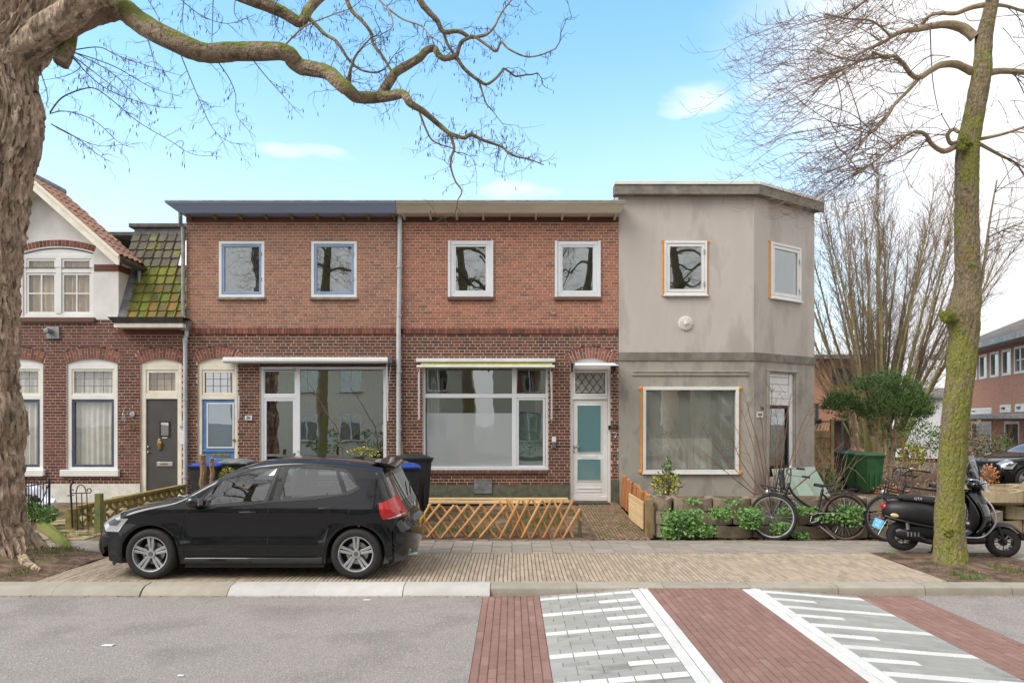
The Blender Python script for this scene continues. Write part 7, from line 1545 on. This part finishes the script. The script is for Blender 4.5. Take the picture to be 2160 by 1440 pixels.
for k, (px, py, d, r, m_, lb, zb) in enumerate(((75,1078,12.1,(.22,.2,.16),'leaf_bright','bright green ferny plant growing through the iron gate',.06), (100,1085,12.0,(.18,.16,.12),'leaf_bright','bright green tuft at the free end of the iron gate',.05), (1745,1030,16.5,(.3,.3,.5),'leaf_yew','dark conifer sapling beside the wooden fence panel',.2), (2085,960,22,(.9,.8,.7),'leaf_yew','green hedge bush in front of the far house door',.0), (1935,925,22,(1.2,.7,.55),'leaf_green','dark green hedge beneath the white house',.1), (2030,930,21.5,(.7,.6,.8),'leaf_dry','pale dry bush behind the tree trunk',.0), (1905,1000,15.5,(.40,.35,.36),'leaf_dry','brown dried hydrangea behind the crossbar bicycle',.25), (1880,1035,14.5,(.35,.3,.12),'leaf_rust','low rust-coloured dead fern by the bins',.2), (1925,965,17,(.3,.3,.35),'leaf_yellow','yellow green bush behind the dried hydrangea',.2), (2085,1005,13.4,(.16,.16,.22),'leaf_rust','rust-brown twiggy conifer in the tan planter',.7), (1965,1010,14.5,(.3,.3,.4),'leaf_dry','dry bramble behind the scooter seat',.3), (480,1000,13.0,(.14,.14,.12),'leaf_yellow','small yellowish sprig by the black bins',.1), (770,955,13.6,(.35,.2,.10),'leaf_yellow','yellow green low hedge above the car roof',.2), (2150,930,25,(.5,.5,.5),'leaf_green','green bush beside the parked dark car',0.))):
    shrub('shrub', lb, 'shrub', P(px, py, d), r, int(260+900*r[0]*r[2]*(3 if r[0] < .5 else 1.6)), .05 if d < 16 else .085, m_, 7, 'twig_brown', .55, .25, zb)
# tall bare shoots by the angled front
SB = thing('bare_shrub', 'leafless shrub of long reddish shoots in front of the angled grey wall', 'shrub', (XP(1605,12.2), 12.2, .55))
sb = [[(1612,1045),(1560,965),(1530,880)], [(1615,1045),(1595,960),(1570,880),(1560,848)], [(1618,1045),(1600,940),(1580,870),(1578,845)], [(1622,1045),(1625,900),(1628,830),(1618,810)], [(1635,1045),(1642,930),(1660,870),(1668,830)], [(1632,1045),(1635,940),(1640,890),(1630,845)], [(1645,1045),(1665,980),(1690,900),(1716,850)], [(1648,1045),(1680,960),(1700,900),(1720,862)], [(1600,1045),(1560,1000),(1500,930),(1480,890)], [(1595,1045),(1550,1010),(1480,950)], [(1640,1045),(1655,930),(1664,860),(1670,828)], [(1655,1045),(1700,1010),(1745,965),(1780,930)], [(1660,1045),(1710,1000),(1760,975)], [(1625,1045),(1645,960),(1650,900)], [(1540,880),(1580,960),(1600,1045)][::-1], [(1630,1045),(1612,960),(1608,900),(1600,872)]]
mb = MB()
for k, pt in enumerate(sb):
    pth = px_path(pt, 12.2, 12.2+.5*sin(k*1.9), .1, 5, k); mb.tube(pth, taper(len(pth), .010, .0028), 5, False); twigs_on(mb, pth, [.004]*len(pth), 3.2, .32, 1, .03, None, .5, .35, .0028, .14)
mb.build('shoots', 'shoot_red', SB, True)
SA = thing('sapling', 'thin leafless sapling in front of the wide shop-style window by the drainpipe', 'sapling', (XP(728,13.2), 13.2, .15)); mb = MB()
for pt, r in (([(730,1010),(722,950),(712,905),(695,880),(660,820),(640,795),(615,770)], .012), ([(724,950),(745,920),(765,895),(768,885)], .007), ([(712,905),(740,890),(760,880)], .004), ([(708,898),(705,880)], .004)):
    pth = px_path(pt, 13.2, 13.1, .1, 5, 3); mb.tube(pth, taper(len(pth), r, .003), 5, False); twigs_on(mb, pth, [.004]*len(pth), 2, .15, 0, 0, None, .3, .3, .002)
mb.build('stem', 'shoot_red', SA, True)
for k, (px, py, d, h, n, m_, lb) in enumerate(((1960,1020,15,1.3,14,'shoot_red','leafless red-brown shoots behind the crossbar bicycle'), (2110,1000,24,1.6,16,'leaf_dry','pale straw-coloured shoots by the far doorway'), (2052,1000,22,1.3,14,'twig_brown','brown leafless bush behind the scooter windscreen'), (1740,1020,15.2,.9,14,'leaf_dry','dry canes leaning by the wooden fence panel'), (2150,985,24,1.5,12,'shoot_red','twiggy red bush beside the parked dark car'))):
    c = P(px, py, d); T = MB(); zb = .15
    for j in range(n):
        v = Vector((rnd.gauss(0,.35), rnd.gauss(0,.3), 1)); zigzag(T, Vector((c.x+rnd.gauss(0,.12), d+rnd.gauss(0,.1), zb)), v, h*rnd.uniform(.6,1.2), .008, 1, 4, .13, .03, None, 6)
    solo(T, 'bare_bush', m_, lb, 'bush', loc=(c.x, d, zb))
# grass, moss, litter
def scatter(name, mt, fn, n, mk, label_kind='stuff'):
    mb = MB()
    for _ in range(n): mk(mb, *fn())
    return tag(mb.build(name, mt), kind='stuff')
def blade(mb, x, y, z, s=.05): a = rnd.uniform(0, 6.28); d = Vector((.4*cos(a), .4*sin(a), 1)); leaf(mb, Vector((x,y,z-.004)), d, Vector((cos(a+1.5), sin(a+1.5), 0)), s*rnd.uniform(.5,1.3), .18)
def flat(mb, x, y, z, s=.03): a = rnd.uniform(0, 6.28); leaf(mb, Vector((x,y,z+.004+rnd.random()*.012)), Vector((cos(a), sin(a), rnd.gauss(0,.25))), Vector((0,0,1)), s*rnd.uniform(.5,1.3), .6)
def in_garden():
    while True:
        x, y = rnd.uniform(-2.4, 1.25), rnd.uniform(11.5, 13.9)
        if mnoise.noise(Vector((x*1.3, y*1.3, 5))) > -.05: return x, y, gz(y)
scatter('grass', 'grass', in_garden, 5200, blade)
def pit_l():
    while True:
        x, y = rnd.uniform(-9, -5.9), rnd.uniform(8.4, 10.1)
        if mnoise.noise(Vector((x*1.6, y*1.6, 8))) > .02: return x, y, .03+.16*max(0, 1-((x+7.2)**2/2.6+(y-9.5)**2/1.3))
scatter('grass', 'grass', pit_l, 2600, blade)
def pit_r():
    while True:
        x, y = rnd.uniform(5.28, 6.9), rnd.uniform(8.38, 10.1)
        if mnoise.noise(Vector((x*2, y*2, 2))) > .18: return x, y, .01
scatter('grass', 'grass', pit_r, 900, blade)
scatter('leaf_litter', 'litter', lambda: (lambda x, y: (x, y, .02+.16*max(0, 1-((x+7.2)**2/2.6+(y-9.5)**2/1.3))))(rnd.uniform(-9,-5.6), rnd.uniform(8.38,10.15)), 900, flat)
scatter('leaf_litter', 'litter', lambda: (rnd.uniform(5.28,6.92), rnd.uniform(8.38,10.1), .015), 420, flat)
scatter('leaf_litter', 'litter', lambda: (lambda x: (x, 8.085-abs(rnd.gauss(0,.035)), hz(x)))(rnd.uniform(-6.5,6.5)), 1500, lambda m_, x, y, z: flat(m_, x, y, z, .02))
scatter('leaf_litter', 'litter', lambda: (rnd.uniform(2.3,7.8), 11.2-abs(rnd.gauss(0,.05)), .022), 500, flat)
scatter('leaf_litter', 'litter', lambda: (lambda y: (rnd.uniform(-2.4,1.3), y, gz(y)))(rnd.uniform(11.2,14)), 500, flat)
scatter('leaf_litter', 'litter', lambda: (lambda y: (rnd.uniform(-7.3,-6.7), y, gz(y)))(rnd.uniform(11.3,12.4)), 260, lambda m_, x, y, z: flat(m_, x, y, z, .05))
scatter('weeds', 'leaf_bright', lambda: rnd.choice([(-7.35+rnd.gauss(0,.08), 11.6+rnd.gauss(0,.06), .04), (2.3+rnd.gauss(0,.03), 13.3+rnd.gauss(0,.3), .12), (-7.0+rnd.gauss(0,.1), 11.5, .03), (5.5+rnd.gauss(0,.12), 8.5+rnd.gauss(0,.05), .01), (-6.2+rnd.gauss(0,.15), 9.2+rnd.gauss(0,.15), .08)]), 420, lambda m_, x, y, z: blade(m_, x, y, z, .05))
# ---------------------------------------------------------------- background houses
def simple_house(name, label, org, rz, w, dpt, h, wallmat, roof='flat', wins=(), roofmat='roof_dark', over=.4, ridge=2.6, canopy=None, glassmat='glass', winmat='white_paint', door=None, axis='x'):
    """local x along the front, y inwards, z up; wins: (x0,x1,z0,z1,mullions,frame material)"""
    T = thing(name, label, 'house', org, None, True, rz); holes = [(a, b, c, d) for a, b, c, d, n, m in wins]+([door[:4]] if door else [])
    mb = cells(MB(), 0, w, 0, h, holes, 0, .12); mb.add([(0,0,0),(0,dpt,0),(0,dpt,h),(0,0,h)], [(0,1,2,3)]); mb.add([(w,0,0),(w,dpt,0),(w,dpt,h),(w,0,h)], [(3,2,1,0)]); mb.add([(0,dpt,0),(w,dpt,0),(w,dpt,h),(0,dpt,h)], [(3,2,1,0)]); mb.build('wall', wallmat, T)
    MB().add([(.1,.5,0),(w-.1,.5,0),(w-.1,.5,h),(.1,.5,h)], [(0,1,2,3)]).build('room_back', 'room_dark', T)
    for a, b, c, d, n, m in wins:
        wo = MB().frame(a, b, c, d, .07, .02, .10); 
        for k in range(1, n): x = a+(b-a)*k/n; wo.box(x-.035, x+.035, .025, .10, c+.07, d-.07)
        wob = wo.build('window', m, T); MB().box(a-.05, b+.05, -.08, .02, c-.06, c-.002).build('sill', m if m != 'white_paint' else 'sill_stone', wob)
        for k in range(n): MB().box(a+(b-a)*k/n+.04, a+(b-a)*(k+1)/n-.04, .06, .066, c+.05, d-.05).build('pane', glassmat, wob)
    if door: MB().box(door[0], door[1], .05, .10, door[2], door[3]).build('door', door[4], T)
    if roof == 'flat': MB().box(-over*.5, w+over*.5, -over, dpt, h, h+.16).build('roof', roofmat, T); MB().box(-over*.5-.02, w+over*.5+.02, -over-.03, -over+.05, h+.02, h+.20).build('fascia', 'zinc', T)
    elif roof == 'gable':                               # ridge along x
        e = over; mb = MB(); mb.add([(-e,-e,h-.1),(w+e,-e,h-.1),(w+e,dpt/2,h+ridge),(-e,dpt/2,h+ridge),(-e,dpt+e,h-.1),(w+e,dpt+e,h-.1)], [(0,1,2,3),(3,2,5,4)]); mb.build('roof', roofmat, T); MB().add([(0,0,h),(0,dpt,h),(0,dpt/2,h+ridge-.2)], [(0,1,2)]).add([(w,0,h),(w,dpt,h),(w,dpt/2,h+ridge-.2)], [(2,1,0)]).build('gable', wallmat, T); MB().box(-e, w+e, -e-.06, -e+.05, h-.2, h-.06).build('gutter', 'white_paint', T)
    elif roof == 'front_gable':                          # ridge along y
        e = over; mb = MB(); mb.add([(-e,-e,h-.1),(w/2,-e,h+ridge),(w/2,dpt,h+ridge),(-e,dpt,h-.1),(w+e,-e,h-.1),(w+e,dpt,h-.1)], [(0,1,2,3),(1,4,5,2)]); mb.build('roof', roofmat, T); MB().add([(0,0,h),(w,0,h),(w/2,0,h+ridge-.15)], [(0,1,2)]).build('gable', wallmat, T)
    if canopy: MB().box(canopy[0], canopy[1], -.6, 0, canopy[2], canopy[2]+.18).build('canopy', 'zinc', T, bevel=.02)
    return T
wp = 'white_paint'
simple_house('brick_house', 'far red brick house with navy window frames behind the yew', (XP(1700,30), 30, 0), 0, 2.75, 8, 4.5, 'brick_terrace', 'flat', [(1.10,2.05,3.55,4.15,2,'navy_paint'), (.1,.55,1.75,2.65,1,'navy_paint'), (1.15,2.0,.3,1.95,2,'navy_paint')], 'dark_gutter', .35)
T = simple_house('brick_house', 'long red brick house with a row of white upper windows across the side street', (XP(2160,23)+.35, 19.0, 0), pi/2, 9.3, 7, 4.6, 'brick_far', 'flat', [], 'dark_gutter', .5)
# its street front is the left wall: windows set on the face that looks towards -x
RH = thing('brick_house', 'red brick terrace with white casements and grey canopy across the side street', 'house', (18.35, 29, 0))
def RX(px): return None
for o in [q for q in bpy.data.objects if q.parent == T]: bpy.data.objects.remove(o)
bpy.data.objects.remove(T)
hx = lambda d: 18.5-(28-d)*.26; A_ = Vector((hx(31), 31)); B_ = Vector((hx(17), 17)); dv = (B_-A_).normalized(); RM = Matrix.Translation((A_.x, A_.y, 0)) @ Matrix.Rotation(atan2(dv.y, dv.x), 4, 'Z')
def RS(px): k = (px-CX)/F; return (k*A_.y-A_.x)/(dv.x-k*dv.y)
LW = (B_-A_).length; hh = 4.62; ww = [(RS(2055), RS(2062)), (RS(2066), RS(2083)), (RS(2089), RS(2108)), (RS(2114), RS(2134)), (RS(2140), RS(2166)), (RS(2174), RS(2198))]
holes = [(a, b, 3.55, 4.5) for a, b in ww]+[(RS(2048), RS(2092), 2.18, 2.42), (RS(2110), RS(2133), 2.22, 2.5), (RS(2142), RS(2166), 2.22, 2.5), (RS(2118), RS(2150), .1, 1.9), (RS(2050), RS(2092), .6, 1.9)]
cells(MB(RM), 0, LW, 0, hh, holes, 0, .14).build('wall', 'brick_terrace', RH); MB(RM).add([(0,.6,0),(LW,.6,0),(LW,.6,hh),(0,.6,hh)], [(0,1,2,3)]).build('room_back', 'room_dark', RH)
for i, (a, b, c, d) in enumerate(holes):
    if i == 9: MB(RM).box(a, b, .06, .1, c, d).build('door', 'room_dark', RH); MB(RM).frame(a, b, c, d, .1, .0, .12).build('door_frame', 'white_paint', RH); continue
    wo = MB(RM).frame(a, b, c, d, .09, -.02, .10); 
    if i == 4: wo.box((a+b)/2-.03, (a+b)/2+.03, 0, .1, c+.09, d-.09); wo.box(a+.09, b-.09, .002, .1, (c+d)/2-.02, (c+d)/2+.02)
    wob = wo.build('window', 'white_paint', RH); MB(RM).box(a+.08, b-.08, .05, .056, c+.08, d-.08).build('pane', 'glass', wob)
MB(RM).box(-.5, LW, -.7, .2, hh, hh+.2).build('fascia', 'zinc', RH); MB(RM).add([(-.5,-.7,hh+.2),(LW,-.7,hh+.2),(LW,4,hh+2.3),(2.5,4,hh+2.3)], [(0,1,2,3)]).build('roof', 'roof_dark', RH)
ch = MB(RM); ch.box(RS(2150), RS(2185), 2.6, 3.2, hh+1.0, hh+2.9); ch.box(RS(2150)-.06, RS(2185)+.06, 2.5, 3.3, hh+2.6, hh+2.75); ch.build('chimney', 'brick_far', RH)
MB(RM).box(RS(2046), LW, -.7, 0, 1.98, 2.14).build('canopy', 'zinc', RH, bevel=.02); MB(RM).add([(0,.0,0),(0,8,0),(0,8,hh),(0,0,hh)], [(0,1,2,3)]).build('side_wall', 'brick_terrace', RH)
simple_house('white_house', 'low white rendered house with dark roof edge between yew and tree trunk', (XP(1925,36), 36, 0), 0, 4.6, 6, 3.05, 'render_white', 'flat', [(1.55,2.3,1.0,2.1,1,wp)], 'dark_gutter', .2)
simple_house('far_house', 'distant pale house with grey roof above the white house', (XP(1925,48), 48, 0), 0, 4.2, 6, 3.7, 'render_white', 'gable', [(.5,3.4,3.2,3.55,3,wp)], 'roof_dark', .3, .6)
# timber fence panel beside the corner house
FP = thing('garden_fence', 'weathered timber fence panel with scalloped lattice top by the corner house', 'fence', (XP(1732,17.2), 17.2, .1)); a, b = XP(1716,17.2), XP(1752,17.2)
for k in range(12): MB().box(a, b, 17.19-.015*(k % 2), 17.21-.015*(k % 2), .12+k*.125, .12+k*.125+.135).build('board', 'wood_old', FP)
for x in (a-.03, b+.03): MB().box(x-.04, x+.04, 17.16, 17.24, .05, 1.95).build('post', 'wood_old', FP)
MB().box(a, b, 17.17, 17.23, 1.62, 1.67).build('rail', 'wood_old', FP); MB().box(a, b, 17.17, 17.23, 1.87, 1.92).build('rail', 'wood_old', FP)
for k in range(5): x = a+.05+k*(b-a-.1)/4; MB().bar((x-.04,17.2,1.67),(x+.03,17.2,1.87), .035, .03).build('baluster', 'wood_new', FP)
solo(MB().box(XP(1728,17.1)-.05, XP(1728,17.1)+.07, 17.1, 17.16, 1.84, 1.96), 'work_glove', 'bag_black', 'black glove hung over the top of the fence panel', 'glove', bevel=.02)
# second parked car in the side street
car2 = make_car('dark plum-black car parked in the side street beyond the planters', (XP(2076,19.3), 19.6, .06), radians(-3), 'alloy')
# ---------------------------------------------------------------- across the street, behind the camera: what the windows mirror
simple_house('brick_house', 'tan brick house with steep tiled gable facing the row of houses', (8, -8, 0), pi, 9, 8, 5.2, 'brick_tan', 'front_gable', [(1,2.6,.8,2.4,2,wp), (3.4,5.6,.8,2.4,3,wp), (6.4,7.8,.8,2.4,2,wp), (1.2,2.6,3.4,4.8,2,wp), (3.6,5.4,3.4,4.8,3,wp), (6.4,7.8,3.4,4.8,2,wp)], 'roof_dark', .5, 3.6, door=(2.7,3.3,.1,2.3,'door_grey'))
simple_house('brick_house', 'brown brick terrace with long eaves facing the row of houses', (-2.5, -9, 0), pi, 13, 8, 5.4, 'brick_tan', 'gable', [(1+2.4*k, 2.2+2.4*k, .8, 2.3, 2, wp) for k in range(5)]+[(1+2.4*k, 2.2+2.4*k, 3.5, 4.8, 2, wp) for k in range(5)], 'roof_dark', .5, 3.2)
simple_house('brick_house', 'pale brick house with long ridge facing the corner house', (21, -9, 0), pi, 11, 8, 5.4, 'brick_tan', 'gable', [(1+2.6*k, 2.4+2.6*k, .8, 2.3, 2, wp) for k in range(4)]+[(1+2.6*k, 2.4+2.6*k, 3.5, 4.8, 2, wp) for k in range(4)], 'roof_dark', .5, 3.4)
for k in range(9): 
    mb = MB(); c = (-9+k*2.4, -4.2, .9); clump(mb, c, (.95,.5,.6), 330, .12, .5, .7); solo(mb, 'hedge', 'leaf_yew', 'clipped hedge bush in the front gardens facing the row of houses', 'hedge', 'hedge facing the row of houses', loc=(c[0], c[1], .02))
for x_, y_, r_, s_, lb in ((-2.0, -3.1, 2.4, 1.5, 'tall bare tree across the road facing the beige-cornice house'), (3.3, -4.0, .7, 1.45, 'tall bare tree across the road facing the white front door'), (8.2, -3.4, 3.6, 1.5, 'tall bare tree across the road facing the grey corner house'), (-9.0, -3.4, 5.0, 1.4, 'tall bare tree across the road facing the blue-cornice house')):
    c = copy_tree(TR, (x_, y_, .02), r_, lb); c.scale = (s_, s_, s_)

for k, (x, y, sz, lb) in enumerate(((-3.6, 6.3, .06, 'large white paper scrap lying flat on the open asphalt'), (-2.6, 5.55, .03, 'tiny white scrap out on the asphalt, smallest of the scraps'), (-1.62, 7.9, .05, 'crumpled white scrap in the gutter below the pale kerb'), (1.05, 11.0, .025, 'small white scrap on the paving flags'))):
    mb = MB(); mb.grid(lambda u, v: (x+sz*(u-.5)*1.6, y+sz*(v-.5), (RZ if y < 8 else gz(y))+.006+.012*abs(mnoise.noise(Vector((u*5+k, v*5, k))))), 5, 4); solo(mb, 'paper_scrap', 'white_pvc', lb, 'scrap', loc=(x, y, (RZ if y < 8 else gz(y))))
